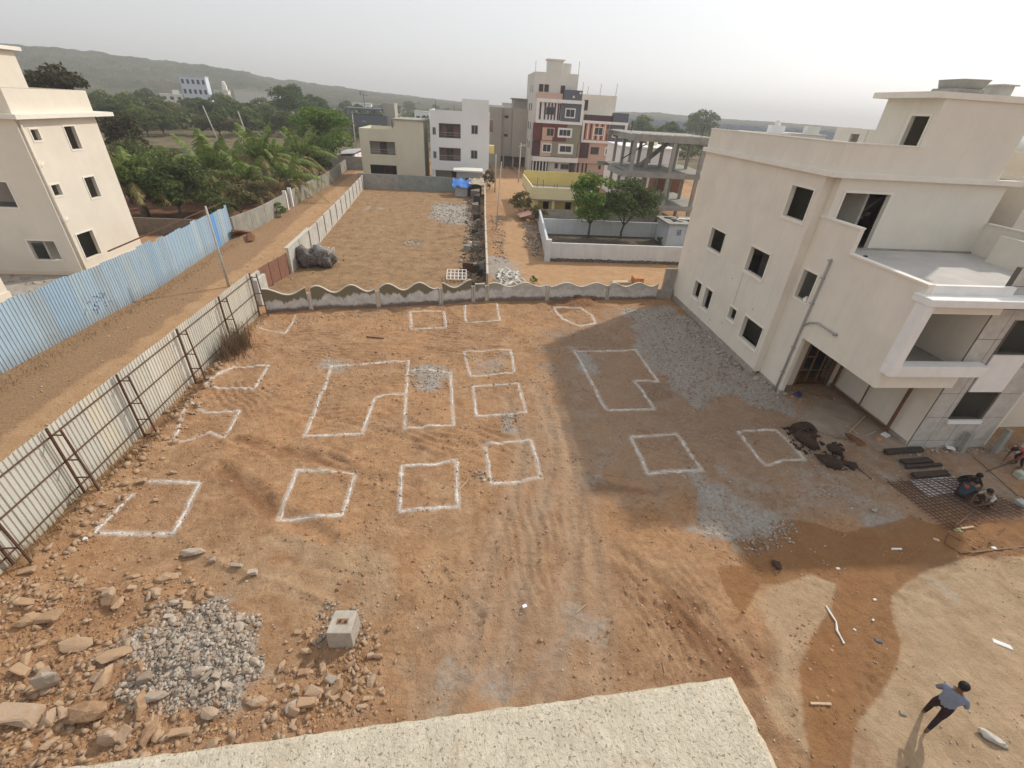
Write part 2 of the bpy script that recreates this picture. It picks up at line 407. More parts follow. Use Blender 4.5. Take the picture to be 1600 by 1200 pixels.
def ground_z(x, y):
    x = np.asarray(x, float); y = np.asarray(y, float)
    near = sstep(34.5, 32.0, y) * sstep(-13.6, -12.7, x) * sstep(60, 30, x)
    z = near * (fbm(x * 0.33, y * 0.33, 3, 3) * 0.16 + fbm(x * 1.7, y * 1.7, 3, 9) * 0.06 + np.abs(fbm(x * 4.2, y * 3.4, 3, 21)) * 0.055)
    z = z + (1 - near) * (fbm(x * 0.5, y * 0.5, 3, 5) * 0.05) * sstep(150, 60, np.hypot(x, y))
    ph = fbm(x * 0.35, y * 0.35, 3, 61) * 5; mm = lambda k, s: sstep(-.05, .25, fbm(x * s, y * s, 2, k))
    for (ang, wl, amp, reg, k) in FURROWS:
        if np.size(x) > 10 or True:
            u = x * math.cos(ang) + y * math.sin(ang); mk_ = sstep(-.4, .8, sdist(x, y, reg))
            z = z + near * mk_ * mm(k, .6) * amp * 1.5 * (np.abs(np.sin(u * math.pi / wl + ph)) - .5) * (1 + .8 * vnoise(x * 5, y * 5, k))
    wob = fbm(x * 0.8, y * 0.8, 2, 41) * 0.25
    msk = (y < 34) & (x > -14) & (x < 30)
    for ln, w, dep in RUTS:
        d = ldist(x, y, ln) + wob
        z = z - near * dep * np.exp(-(d / w) ** 2) + near * dep * 0.45 * np.exp(-((d - w * 2.1) / (w * 0.8)) ** 2)
    for ln, w, h in BERM:
        d = np.maximum(0, ldist(x, y, ln) + wob * 0.6)
        g = h * np.exp(-(d / w) ** 2) * (1 + 0.5 * fbm(x * 3, y * 3, 2, 8))
        z = z + g * (near if ln[0][1] < 34 else 1.0)
    # tread marks of the tyres
    for ln, w, dep in RUTS[:6]:
        d = ldist(x, y, ln) + wob * 0.6
        z = z + near * np.where(d < w * 1.3, 0.016 * np.sign(np.sin((y * 1.0 + np.abs(d) * 0.8) * 2 * math.pi / 0.24)), 0.0)
    return z

def make_ground():
    def axis(lo, hi, step, far):
        core = np.arange(lo, hi + 1e-6, step)
        out = [hi]; s = step
        while out[-1] < far:
            s *= 1.12; out.append(out[-1] + s)
        outl = [lo]; s = step
        while outl[-1] > -far:
            s *= 1.12; outl.append(outl[-1] - s)
        return np.concatenate([np.array(outl[1:][::-1]), core, np.array(out[1:])])
    xs = axis(-13.2, 20.0, 0.075, 5200.0); ys = axis(2.2, 33.0, 0.075, 5200.0)
    X, Y = np.meshgrid(xs, ys)
    Z = ground_z(X, Y)
    ny, nx = X.shape
    co = np.stack([X, Y, Z], -1).reshape(-1, 3)
    i = np.arange(nx - 1)[None, :] + np.arange(ny - 1)[:, None] * nx
    q = np.stack([i, i + 1, i + 1 + nx, i + nx], -1).reshape(-1, 4)
    me = bpy.data.meshes.new('ground')
    me.vertices.add(len(co)); me.vertices.foreach_set('co', co.ravel())
    me.loops.add(q.size); me.loops.foreach_set('vertex_index', q.ravel().astype(np.int32))
    me.polygons.add(len(q)); me.polygons.foreach_set('loop_start', np.arange(0, q.size, 4, dtype=np.int32))
    me.polygons.foreach_set('use_smooth', np.ones(len(q), bool))
    me.update(calc_edges=True)
    x = co[:, 0]; y = co[:, 1]
    A = {}
    nz = fbm(x * 0.9, y * 0.9, 4, 77)
    def blur(polys, soft, amp):
        r = np.zeros(len(x))
        bb = (y < 95) & (y > -10) & (x > -40) & (x < 60)
        for p, w in polys:
            d = sdist(x[bb], y[bb], p) + nz[bb] * amp
            r[bb] = np.maximum(r[bb], w * sstep(-soft, soft, d))
        return r
    A['grey'] = blur(GREY, 0.55, 1.1)
    A['dust'] = blur(DUST_SHADE, 1.1, 1.6)  # mask of the painted house shade, plus two small dusty patches
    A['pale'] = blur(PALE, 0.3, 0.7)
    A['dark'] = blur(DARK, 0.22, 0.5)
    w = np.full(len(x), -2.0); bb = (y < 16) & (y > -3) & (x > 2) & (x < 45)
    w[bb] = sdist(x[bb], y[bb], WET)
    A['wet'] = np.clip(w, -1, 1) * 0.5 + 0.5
    inplot2 = sstep(-0.3, 0.3, sdist(x, y, PLOT2))
    A['dry'] = inplot2
    garden = sstep(-22.5, -23.5, x) * sstep(44, 47, y)
    A['veg'] = np.clip(sstep(95, 140, y + nz * 30) + sstep(-30, -70, x + nz * 10) * sstep(60, 80, y) + sstep(60, 90, x), 0, 1)
    A['redsoil'] = garden * (1 - A['veg'])
    road = sstep(-0.6, 0.6, sdist(x, y, [(-18.0, -10), (-17.9, 20), (-18.2, 40), (-19.6, 60), (-20.6, 80), (-21.5, 110), (-18.2, 110), (-17.0, 80), (-15.8, 60), (-14.8, 40), (-14.2, 25), (-13.8, -10)]) + nz * 0.7)
    street = sstep(-0.5, 0.8, sdist(x, y, [(2.4, 34), (4.4, 60), (4.0, 80), (2.5, 95), (16, 95), (9, 80), (7.2, 60), (6.4, 52), (5.8, 41), (16, 40.6), (30, 41), (30, 33), (8, 32.5)]) + nz * 0.8)
    A['road'] = np.maximum(road, street)
    A['verge'] = sstep(-1.0, 1.0, sdist(x, y, [(-22.5, -10), (-22.5, 46), (-22.3, 110), (-18, 110), (-14.5, 45), (-13, 20), (-13, -10)]))
    tr = np.zeros(len(x)); bb = (y < 33) & (x > -13) & (x < 25) & (y > 2)
    for ln, ww, dep in RUTS[:6]:
        tr[bb] = np.maximum(tr[bb], np.exp(-(ldist(x[bb], y[bb], ln) / 0.45) ** 2))
    A['track'] = tr
    lim = np.zeros(len(x))
    for ln, ww in LIME:
        lim[bb] = np.maximum(lim[bb], np.exp(-(ldist(x[bb], y[bb], ln) / (ww * 1.5)) ** 2))
    A['lime'] = lim
    for k, v in A.items():
        a = me.attributes.new(k, 'FLOAT', 'POINT'); a.data.foreach_set('value', v.astype(np.float32))
    o = bpy.data.objects.new('ground', me); COL.objects.link(o); tag(o, kind='structure')
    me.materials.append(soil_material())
    return o

def soil_material():
    k = NT('soil', 0.95, 0.15)
    P = k.pos()
    big = k.noise(0.22, 5, 0.6, P, 0.4); mid = k.noise(1.1, 6, 0.65, P, 0.5); fine = k.noise(9, 5, 0.7, P); grit = k.noise(45, 3, 0.7, P)
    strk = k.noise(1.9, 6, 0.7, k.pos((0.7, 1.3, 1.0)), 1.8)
    c = k.ramp(mid, 0.30, 0.72, (0.31, 0.172, 0.09), (0.51, 0.33, 0.195))
    c = k.mix(k.math('MULTIPLY', k.ramp(big, 0.45, 0.65), 0.7), c, (0.53, 0.30, 0.15))
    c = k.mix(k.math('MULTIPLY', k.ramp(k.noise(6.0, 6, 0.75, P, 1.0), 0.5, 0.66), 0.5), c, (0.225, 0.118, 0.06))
    c = k.mix(k.math('MULTIPLY', k.ramp(k.noise(4.2, 6, 0.75, P, 0.7), 0.56, 0.7), 0.5), c, (0.52, 0.385, 0.265))
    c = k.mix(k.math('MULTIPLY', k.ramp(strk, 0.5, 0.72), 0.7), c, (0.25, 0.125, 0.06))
    c = k.mix(k.math('MULTIPLY', k.attr('track').outputs['Fac'], 0.5), c, (0.45, 0.325, 0.225))
    def layer(c, name, col, lo=0.3, hi=0.7, amt=1.0, nz=fine, nw=0.7):
        a = k.attr(name).outputs['Fac']
        f = k.math('ADD', a, k.math('MULTIPLY', k.math('SUBTRACT', nz, 0.5), nw))
        f = k.math('MULTIPLY', k.ramp(f, lo, hi), k.math('MULTIPLY', k.ramp(a, 0.0, 0.12), amt))
        return k.mix(f, c, col)
    dry = k.ramp(mid, 0.32, 0.7, (0.23, 0.14, 0.075), (0.41, 0.27, 0.15))
    c = layer(c, 'dry', dry, 0.3, 0.7, 0.95)
    roadc = k.ramp(mid, 0.3, 0.75, (0.42, 0.245, 0.125), (0.53, 0.345, 0.20))
    c = layer(c, 'verge', k.ramp(fine, 0.3, 0.7, (0.23, 0.14, 0.078), (0.41, 0.26, 0.145)), 0.3, 0.8, 0.85, mid, 1.0)
    c = layer(c, 'road', roadc, 0.35, 0.65, 0.95)
    c = layer(c, 'redsoil', k.ramp(mid, 0.35, 0.7, (0.15, 0.075, 0.045), (0.27, 0.14, 0.08)), 0.3, 0.6)
    c = layer(c, 'veg', k.ramp(big, 0.35, 0.65, (0.075, 0.075, 0.035), (0.22, 0.165, 0.10)), 0.3, 0.6)
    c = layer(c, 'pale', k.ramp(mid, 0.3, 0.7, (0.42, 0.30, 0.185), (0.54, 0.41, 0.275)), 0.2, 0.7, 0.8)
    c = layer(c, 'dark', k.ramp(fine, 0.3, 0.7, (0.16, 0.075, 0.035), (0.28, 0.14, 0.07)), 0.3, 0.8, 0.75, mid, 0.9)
    greyc = k.ramp(fine, 0.3, 0.72, (0.27, 0.245, 0.215), (0.50, 0.465, 0.42))
    c = layer(c, 'dust', k.ramp(fine, 0.3, 0.7, (0.23, 0.185, 0.145), (0.36, 0.30, 0.245)), 0.15, 1.0, 0.55, mid, 1.1)  # grey-brown paints the house's shade into the soil colour; small patches are dust
    c = layer(c, 'grey', greyc, 0.25, 0.85, 0.95, mid, 1.5)
    c = layer(c, 'lime', (0.62, 0.56, 0.50), 0.35, 1.1, 0.75, fine, 1.0)
    # crisp wet edge
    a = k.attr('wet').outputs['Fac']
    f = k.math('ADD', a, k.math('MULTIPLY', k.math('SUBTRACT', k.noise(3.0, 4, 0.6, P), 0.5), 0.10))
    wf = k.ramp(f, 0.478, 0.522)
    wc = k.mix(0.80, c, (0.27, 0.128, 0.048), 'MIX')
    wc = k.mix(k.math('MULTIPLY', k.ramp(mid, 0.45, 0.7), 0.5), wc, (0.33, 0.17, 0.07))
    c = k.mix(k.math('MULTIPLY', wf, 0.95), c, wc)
    # pebbles and grit as fine print
    v = k.n('ShaderNodeTexVoronoi'); v.inputs['Scale'].default_value = 16; k.l(P, v.inputs['Vector'])
    pe = k.ramp(v.outputs['Distance'], 0.08, 0.16, (1, 1, 1), (0, 0, 0))
    pm = k.math('MULTIPLY', pe, k.ramp(k.noise(2.3, 3, 0.6, P), 0.5, 0.62))
    c = k.mix(k.math('MULTIPLY', pm, 0.55), c, (0.50, 0.42, 0.34))
    c = k.mix(k.math('MULTIPLY', k.ramp(grit, 0.55, 0.75), 0.4), c, (0.15, 0.095, 0.06))
    c = k.mix(k.math('MULTIPLY', k.ramp(k.noise(30, 3, .7, P), 0.6, 0.72), 0.3), c, (0.52, 0.42, 0.32))
    k.col(c)
    rr = k.mix(wf, (0.95, 0.95, 0.95), (0.82, 0.82, 0.82)); k.rough(rr)
    h = k.math('ADD', k.math('MULTIPLY', fine, 0.7), k.math('MULTIPLY', grit, 0.35))
    h = k.math('ADD', h, k.math('MULTIPLY', pm, 0.5))
    h = k.math('ADD', h, k.math('MULTIPLY', k.noise(3.5, 6, 0.75, P, 0.6), 1.6))
    k.bump(h, 1.0, 0.06)
    return k.m

# lime lines: (points, width)
LIME_SHAPES = [
 ('nearest row square of white lime on bare soil, left of the middle, leaning right', [(-6.25, 10.92), (-4.20, 10.92), (-4.20, 13.02), (-5.54, 13.18), (-6.38, 13.23), (-6.25, 10.92)], 0.085),
 ('upright white lime square with a small twig on its right side, middle of the plot', [(-2.36, 11.14), (-0.36, 11.26), (-0.49, 13.67), (-1.54, 13.43), (-2.55, 13.37), (-2.36, 11.14)], 0.085),
 ('white lime square beside the small heap of broken stones in the middle', [(0.64, 14.64), (2.59, 14.86), (2.74, 12.66), (1.61, 12.41), (0.84, 12.33), (0.74, 13.46), (0.64, 14.64)], 0.08),
 ('large L-shaped white lime outline running down the middle of the plot', [(-3.28, 21.83), (-5.51, 21.50), (-7.14, 21.20), (-6.88, 18.67), (-6.79, 16.80), (-6.74, 15.27), (-5.61, 15.34), (-4.43, 15.37), (-4.42, 17.04), (-4.38, 18.07), (-4.01, 18.35), (-3.08, 18.46)], 0.085),
 ('tall white lime rectangle through the grey stone patch, joined to the L outline', [(-3.28, 21.83), (-3.03, 18.80), (-2.75, 15.75), (-1.73, 15.92), (-0.66, 16.01), (-0.82, 18.25), (-0.97, 20.69), (-2.11, 20.80), (-2.93, 20.79)], 0.08),
 ('white lime square with grey stones inside it, below the wavy wall', [(-0.30, 22.94), (2.39, 23.33), (2.38, 20.53), (0.06, 20.24), (-0.30, 22.94)], 0.075),
 ('white lime square directly south of the one with grey stones inside', [(0.19, 19.30), (2.49, 19.44), (2.62, 16.92), (0.35, 16.72), (0.19, 19.30)], 0.08),
 ('small white lime square close under the wavy wall with four sides', [(-3.92, 28.53), (-1.74, 28.75), (-1.45, 26.19), (-3.54, 25.83), (-3.92, 28.53)], 0.09),
 ('three-sided white lime outline open towards the wavy wall', [(-0.34, 29.73), (-0.22, 27.03), (1.98, 27.22), (1.92, 30.34)], 0.08),
 ('rounded lopsided white lime outline below the heap of red earth', [(5.99, 29.84), (7.88, 29.58), (8.41, 28.47), (8.30, 27.07), (7.13, 26.62), (6.24, 27.61), (6.02, 28.91), (5.99, 29.84)], 0.10),
 ('large notched white lime outline in the shade, with cement dust in its corner', [(6.11, 23.18), (7.92, 23.06), (9.84, 23.27), (9.88, 21.19), (9.92, 19.69), (8.62, 19.75), (8.75, 18.57), (8.79, 17.11), (7.61, 17.06), (6.48, 17.11), (6.32, 19.47), (6.11, 23.18)], 0.09),
 ('white lime square in the shade with a thick smeared lower side', [(7.02, 15.12), (9.16, 15.19), (9.15, 13.98), (9.24, 12.81), (8.02, 12.87), (6.98, 12.75), (7.03, 13.85), (7.02, 15.12)], 0.095),
 ('white lime square in the shade next to the black clods', [(12.03, 15.30), (13.14, 15.48), (13.94, 15.42), (13.99, 14.38), (14.03, 13.45), (12.91, 13.35), (12.08, 13.06), (12.04, 14.06), (12.03, 15.30)], 0.085),
 ('nearest white lime square by the pale metal fence, thick and smeared along its near side', [(-11.23, 12.77), (-9.52, 12.63), (-9.35, 11.43), (-9.24, 10.40), (-10.40, 10.46), (-11.56, 10.52), (-11.52, 11.30), (-11.38, 12.06)], 0.10),
 ('crooked white lime outline with a pointed corner by the pale metal fence', [(-11.60, 14.99), (-11.94, 16.26), (-12.26, 17.54), (-11.30, 16.91), (-9.95, 17.00), (-9.88, 16.03), (-9.81, 15.17), (-10.54, 15.60), (-11.01, 15.15), (-11.41, 14.99)], 0.075),
 ('faint white lime outline in the trampled earth by the second fence brace from the corner', [(-12.27, 18.75), (-12.12, 19.79), (-11.83, 20.86), (-10.19, 21.01), (-10.01, 18.76), (-11.14, 18.87), (-12.10, 18.81)], 0.08),
 ('short two-sided white lime line in the corner of the plot below the wavy wall', [(-12.50, 25.40), (-11.41, 25.18), (-10.66, 24.77), (-10.74, 26.11), (-10.87, 27.36)], 0.06)]
LIME = [(s[1], s[2]) for s in LIME_SHAPES]
ground = make_ground()

def gz(x, y): return float(ground_z(np.array([x]), np.array([y]))[0])

def lime_material():
    k = NT('lime powder', 0.95, 0.1)
    n = k.noise(14, 5, 0.7)
    k.col(k.ramp(n, 0.35, 0.62, (0.42, 0.34, 0.27), (0.70, 0.67, 0.64)))
    k.bump(k.noise(60, 3), 0.5, 0.02)
    return k.m
limem = lime_material()
for label, line, w in LIME_SHAPES:
    pts = []
    for (a, b) in zip(line, line[1:]):
        n = max(1, int(math.hypot(b[0] - a[0], b[1] - a[1]) / 0.045))
        for i in range(n): pts.append((a[0] + (b[0] - a[0]) * i / n, a[1] + (b[1] - a[1]) * i / n))
    pts.append(line[-1]); pts = np.array(pts)
    closed = line[0] == line[-1]
    tg = np.gradient(pts, axis=0); tg /= np.linalg.norm(tg, axis=1)[:, None] + 1e-9
    for _ in range(3): tg[1:-1] = (tg[:-2] + tg[1:-1] + tg[2:]) / 3
    nr = np.stack([-tg[:, 1], tg[:, 0]], -1)
    s = np.arange(len(pts)) * 0.045
    seed = abs(hash(len(label))) % 97
    pts = pts + nr * (vnoise(s * 1.3, s * 0 + seed, 5) * 0.09)[:, None]
    wid = w * 0.64 * (0.85 + 0.9 * vnoise(s * 2.2, s * 0 + 3 + seed, 6) + 0.9 * vnoise(s * 9, s * 0 + seed, 7))
    wid = np.clip(wid, 0.02, None)
    prof = [(-1, -0.012), (-0.55, 0.010), (0.0, 0.020), (0.55, 0.010), (1, -0.012)]
    V = []; F = []
    for u, h in prof:
        q = pts + nr * (u * wid * (1 + 0.5 * vnoise(s * 12, s * 0 + u * 9 + seed, 8)))[:, None]
        z = ground_z(q[:, 0], q[:, 1]) + h * 0.7 * (1 + 0.8 * vnoise(s * 7, s * 0 + u, 2)) + 0.002 + 0.034 * vnoise(s * 4.5, s * 0 + seed, 12) - 0.004
        V.append(np.column_stack([q, z]))
    V = np.concatenate(V); n = len(pts)
    for a in range(4):
        for i in range(n - 1):
            F.append((a * n + i, (a + 1) * n + i, (a + 1) * n + i + 1, a * n + i + 1))
    me = bpy.data.meshes.new('lime_outline')
    c = V.mean(0); c[2] = 0
    me.from_pydata((V - c).tolist(), [], F); me.materials.append(limem)
    me.polygons.foreach_set('use_smooth', [True] * len(F))
    o = bpy.data.objects.new('lime_outline', me); o.location = c; COL.objects.link(o)
    tag(o, label, 'lime marking', 'white lime outlines marked out on the plot')

# ================================================================== HILLS
def make_hills():
    # ridge that runs down from the left to the horizon, and the low wooded rise on the right
    prof = [(-78, 40), (-60, 60), (-45, 54), (-37.8, 53), (-35.7, 55), (-33.1, 50), (-28, 47), (-24.7, 44), (-19.6, 33), (-16.8, 29), (-11.4, 23), (-2.4, 15), (5, 10), (12, 10), (20, 16), (24, 12), (32, 12), (45, 8)]
    az = np.array([p[0] for p in prof]); hh = np.array([p[1] for p in prof])
    n, m = 560, 64
    V = []; 
    A = np.radians(np.linspace(-78, 45, n))
    for j in range(m):
        t = j / (m - 1)
        R = 520 + 1000 * t
        x = R * np.sin(A); y = R * np.cos(A)
        ridge = np.interp(np.degrees(A), az, hh)
        shape = sstep(0.0, 0.62, t) * (1 - 0.6 * sstep(0.62, 1.0, t))
        z = ridge * shape * (1 + 0.18 * fbm(x / 160, y / 160, 4, 2)) + sstep(0.02, .15, t) * (fbm(x / 18, y / 18, 3, 4) * 4.0 + fbm(x / 7, y / 7, 2, 4) * 2.2) * np.clip(ridge / 30, 0.05, 1) - 2 * (1 - sstep(0, 0.05, t))
        V.append(np.column_stack([x, y, z]))
    V = np.concatenate(V)
    i = np.arange(n - 1)[None, :] + np.arange(m - 1)[:, None] * n
    q = np.stack([i, i + 1, i + 1 + n, i + n], -1).reshape(-1, 4)
    me = bpy.data.meshes.new('hills'); me.from_pydata(V.tolist(), [], q.tolist())
    k = NT('hill scrub', 1.0, 0.0)
    nn = k.noise(0.012, 6, 0.65); n2 = k.noise(0.09, 5, 0.7)
    c = k.ramp(nn, 0.38, 0.66, (0.05, 0.06, 0.035), (0.135, 0.115, 0.08))
    c = k.mix(k.math('MULTIPLY', k.ramp(n2, 0.42, 0.62), 0.75), c, (0.035, 0.05, 0.02))
    k.col(c)
    me.materials.append(k.m)
    o = bpy.data.objects.new('hills', me); COL.objects.link(o); tag(o, kind='structure')
make_hills()

# ================================================================== FINISHES
cream = mk('cream wall paint', (0.76, 0.715, 0.625), 0.92, var=0.05, scale=0.7, stain=(0.60, 0.54, 0.45), stain_amt=0.35, bump=0.12, bscale=30, bdist=0.004, streak=0.14)
cream2 = mk('cream wall paint two', (0.74, 0.675, 0.575), 0.92, var=0.05, scale=0.6, stain=(0.52, 0.45, 0.37), stain_amt=0.25, bump=0.12, bscale=30, bdist=0.004, streak=0.10)
creamlt = mk('light margin plaster', (0.80, 0.76, 0.68), 0.9, var=0.05, scale=2, bump=0.1)
plinth = mk('raw cement plinth', (0.36, 0.33, 0.29), 0.95, var=0.2, scale=2.5, stain=(0.26, 0.2, 0.15), stain_amt=0.7, bump=0.5, bscale=14, bdist=0.02)
inner = mk('inner plaster', (0.52, 0.49, 0.43), 0.95, var=0.1, scale=1.2)
concrete = mk('cast concrete', (0.34, 0.33, 0.30), 0.92, var=0.15, scale=1.6, stain=(0.22, 0.21, 0.19), stain_amt=0.6, bump=0.4, bscale=18, bdist=0.01, streak=0.4)
concrete_lt = mk('pale precast concrete', (0.50, 0.48, 0.44), 0.92, var=0.14, scale=2.0, stain=(0.30, 0.29, 0.26), stain_amt=0.5, bump=0.35, bscale=22, bdist=0.008, streak=0.3)
white = mk('white paint', (0.82, 0.81, 0.79), 0.85, var=0.05, scale=1.5, stain=(0.55, 0.54, 0.52), stain_amt=0.3, bump=0.08, streak=0.15)
stonep = mk('grey stone cladding', (0.50, 0.475, 0.44), 0.85, var=0.12, scale=3.5, stain=(0.34, 0.31, 0.28), stain_amt=0.4, bump=0.2, bscale=30, bdist=0.004)
joint = mk('dark joint', (0.13, 0.11, 0.09), 0.95, var=0.1)
screed = mk('cement screed', (0.52, 0.50, 0.48), 0.9, var=0.10, scale=0.8, stain=(0.40, 0.37, 0.34), stain_amt=0.5, bump=0.25, bscale=20, bdist=0.005)
grime = mk('grimy gap', (0.2, 0.17, 0.14), 0.95, var=0.2)
pipe_m = mk('grey plastic pipe', (0.36, 0.35, 0.33), 0.6, var=0.08, scale=4, bump=0.0)
wood_m = mk('brown wood', (0.17, 0.085, 0.045), 0.6, var=0.25, scale=9, bump=0.3, bscale=50)
woodlt = mk('pale cut wood', (0.52, 0.40, 0.27), 0.8, var=0.2, scale=12, bump=0.3, bscale=60)
rust = mk('rusty steel', (0.12, 0.065, 0.045), 0.75, var=0.35, scale=12, bump=0.3, bscale=60, metal=0.2)
darkwood = mk('weathered dark boards', (0.065, 0.05, 0.042), 0.85, var=0.3, scale=8, bump=0.4, bscale=40)
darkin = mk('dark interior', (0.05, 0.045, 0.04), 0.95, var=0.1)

# ================================================================== HOUSE WITH THE TERRACE (right)
H1 = thing('house', 'cream three-storey house under construction with an upper terrace and open balcony, right of the plot', 'house', (19.5, 20.0, 0))
WX = 15.5; LX = 15.92
wins = [(20.85, 22.45, 8.1, 9.47), (27.05, 28.85, 4.83, 6.06), (22.3, 24.1, 4.83, 6.12), (28.15, 29.1, 1.42, 2.5), (26.58, 27.5, 1.25, 2.55), (23.5, 24.25, 1.86, 2.55), (20.8, 22.6, 1.4, 2.65)]
MB().wall('x', WX, WX + 0.22, 20.42, 32.3, 0.42, 10.14, wins).build('wall', cream, H1)
MB().box(WX - 0.03, WX + 0.25, 20.42, 32.33, -0.4, 0.42).build('plinth', plinth, H1)
MB().box(WX + 0.222, 23.9, 32.1, 32.3, -0.2, 10.14).build('wall', cream, H1)
MB().box(WX + 0.002, LX, 20.40, 20.418, 0.3, 10.14).box(WX + 0.222, LX, 20.418, 20.6, 0.3, 10.14).build('wall', cream, H1)
for (a, b, c, d) in wins:
    ring(MB(), 'x', WX - 0.03, WX - 0.001, a, b, c, d, 0.09).build('window_surround', creamlt, H1)
    MB().box(WX - 0.05, WX - 0.001, a - 0.12, b + 0.12, c - 0.15, c - 0.092).build('sill', creamlt, H1)
# floors and partitions inside, seen through the openings
for z in (0.3, 3.55, 7.0):
    MB().box(WX + 0.23, 23.9, 20.7, 32.0, z - 0.12, z).build('floor_slab', concrete, H1)
MB().box(WX + 0.0, 23.9, 20.0, 32.3, 10.14, 10.30).build('roof_slab', concrete, H1)
MB().box(17.6, 17.72, 20.7, 25.4, 0.3, 3.4).box(17.6, 17.72, 20.7, 26.0, 3.56, 6.85).box(18.0, 18.12, 20.7, 26.0, 7.02, 10.1).box(15.73, 19.0, 26.2, 26.32, 0.3, 3.4).build('inner_wall', inner, H1)
MB().box(23.7, 23.9, 20.2, 32.1, -0.2, 10.14).build('wall', cream, H1)
# lower block, west side
lw = [(19.1, 20.08, 4.78, 6.12)]
MB().wall('x', LX, LX + 0.2, 18.45, 20.399, 0.3, 8.45, lw).build('wall', cream, H1)
ring(MB(), 'x', LX - 0.03, LX - 0.001, 19.1, 20.08, 4.78, 6.12, 0.09).build('window_surround', creamlt, H1)
MB().box(LX - 0.03, LX + 0.22, 18.42, 20.39, -0.4, 0.3).build('plinth', plinth, H1)
MB().box(LX, LX + 0.2, 17.9, 18.449, 3.28, 8.45).build('wall', cream, H1)
MB().box(LX, LX + 0.2, 13.98, 17.899, 3.28, 7.42).build('wall', cream, H1)
MB().box(LX + 0.002, LX + 0.2, 20.0, 20.42, 8.451, 10.139).build('wall', cream, H1)
MB().box(LX - 0.05, LX + 0.22, 17.88, 20.39, 8.451, 8.52).build('coping', creamlt, H1)
MB().box(LX - 0.05, LX + 0.22, 13.98, 17.9, 7.421, 7.49).build('coping', creamlt, H1)
# upper wall behind the terrace
MB().wall('y', 20.0, 20.2, LX + 0.202, 23.9, 7.0, 10.139, [(16.35, 18.5, 7.16, 9.55)]).build('wall', cream, H1)
ring(MB(), 'y', 19.97, 19.999, 16.35, 18.5, 7.2, 9.55, 0.10).build('door_surround', creamlt, H1)
st = MB()
for i in range(9): st.box(17.0 + i * 0.26, 17.26 + i * 0.26, 21.6, 22.6, 7.0 + i * 0.17, 7.17 + i * 0.17)
st.hexa([(16.9, 21.5, 7.0), (17.1, 21.5, 7.0), (17.1, 22.6, 7.0), (16.9, 22.6, 7.0), (19.4, 21.5, 9.2), (19.6, 21.5, 9.2), (19.6, 22.6, 9.2), (19.4, 22.6, 9.2)])
st.build('staircase', concrete, H1)
MB().box(LX + 0.2, 24.0, 14.3, 19.998, 6.95, 7.15).build('terrace_floor', screed, H1)
MB().box(LX + 0.2, 23.9, 19.93, 19.997, 7.152, 7.23).build('mortar_skirt', plinth, H1)
MB().box(23.9, 24.05, 14.4, 19.999, 6.95, 8.50).build('parapet', cream, H1)
MB().box(23.86, 24.09, 14.4, 19.96, 8.501, 8.55).build('coping', creamlt, H1)
# cornice and roof parapet
MB().box(WX - 0.22, WX + 0.1, 19.78, 32.45, 10.141, 10.36).box(WX + 0.1, 24.35, 19.78, 20.1, 10.141, 10.36).build('cornice', creamlt, H1, bevel=0.01)
MB().box(WX - 0.02, WX + 0.13, 19.98, 32.3, 10.361, 11.42).box(WX + 0.13, 18.95, 19.98, 20.13, 10.361, 11.42).box(WX + 0.13, 19.0, 32.15, 32.3, 10.361, 11.42).build('parapet', cream, H1)
MB().box(WX - 0.05, WX + 0.16, 19.95, 32.33, 11.421, 11.47).box(WX + 0.16, 18.95, 19.95, 20.16, 11.421, 11.47).build('coping', creamlt, H1)
# stair tower
MB().wall('x', 18.96, 19.14, 20.0, 22.95, 10.361, 13.18, [(20.32, 21.25, 10.4, 12.55)]).build('tower_wall', cream, H1)
MB().box(19.14, 23.25, 20.0, 20.16, 10.361, 13.18).box(23.05, 23.25, 20.16, 22.95, 10.361, 13.18).box(19.14, 23.05, 22.75, 22.95, 10.361, 13.18).build('tower_wall', cream, H1)
ring(MB(), 'x', 18.93, 18.959, 20.32, 21.25, 10.5, 12.55, 0.09).build('door_surround', creamlt, H1)
MB().box(18.45, 23.5, 19.9, 23.3, 13.181, 13.40).build('tower_roof', creamlt, H1)
MB().box(19.0, 21.6, 22.96, 23.4, 10.301, 11.95).wall('x', 18.98, 19.12, 23.41, 25.6, 10.301, 11.95, [(23.85, 24.45, 11.25, 11.72)]).box(19.13, 21.6, 25.4, 25.6, 10.301, 11.95).build('roof_room_wall', cream, H1)
MB().box(19.13, 21.6, 23.41, 25.39, 11.8, 11.94).build('roof_slab', concrete, H1)
# porch
MB().wall('y', 19.3, 19.48, LX + 0.202, 19.35, 0.1, 3.4, [(17.2, 19.1, 0.12, 2.9)]).build('porch_wall', cream, H1)
MB().box(19.35, 19.55, 14.25, 19.3, -0.1, 6.9).build('porch_wall', cream, H1)
MB().box(19.30, 19.348, 14.3, 19.29, -0.1, 0.28).build('plinth', plinth, H1)
MB().box(LX + 0.2, 19.35, 14.0, 19.3, 3.28, 3.45).build('porch_ceiling', cream, H1)
MB().box(LX - 0.1, 19.34, 13.9, 19.28, -0.1, 0.1).build('porch_floor', mk('dusty porch floor', (0.33, 0.27, 0.215), 0.95, var=0.18, scale=1.3, stain=(0.3, 0.2, 0.13), stain_amt=0.7, bump=0.5, bscale=12, bdist=0.02), H1)
fr = MB(); ring(fr, 'y', 19.24, 19.36, 17.3, 19.0, 0.22, 2.8, 0.1)
door = fr.build('door_frame', wood_m, H1)
lf = MB()
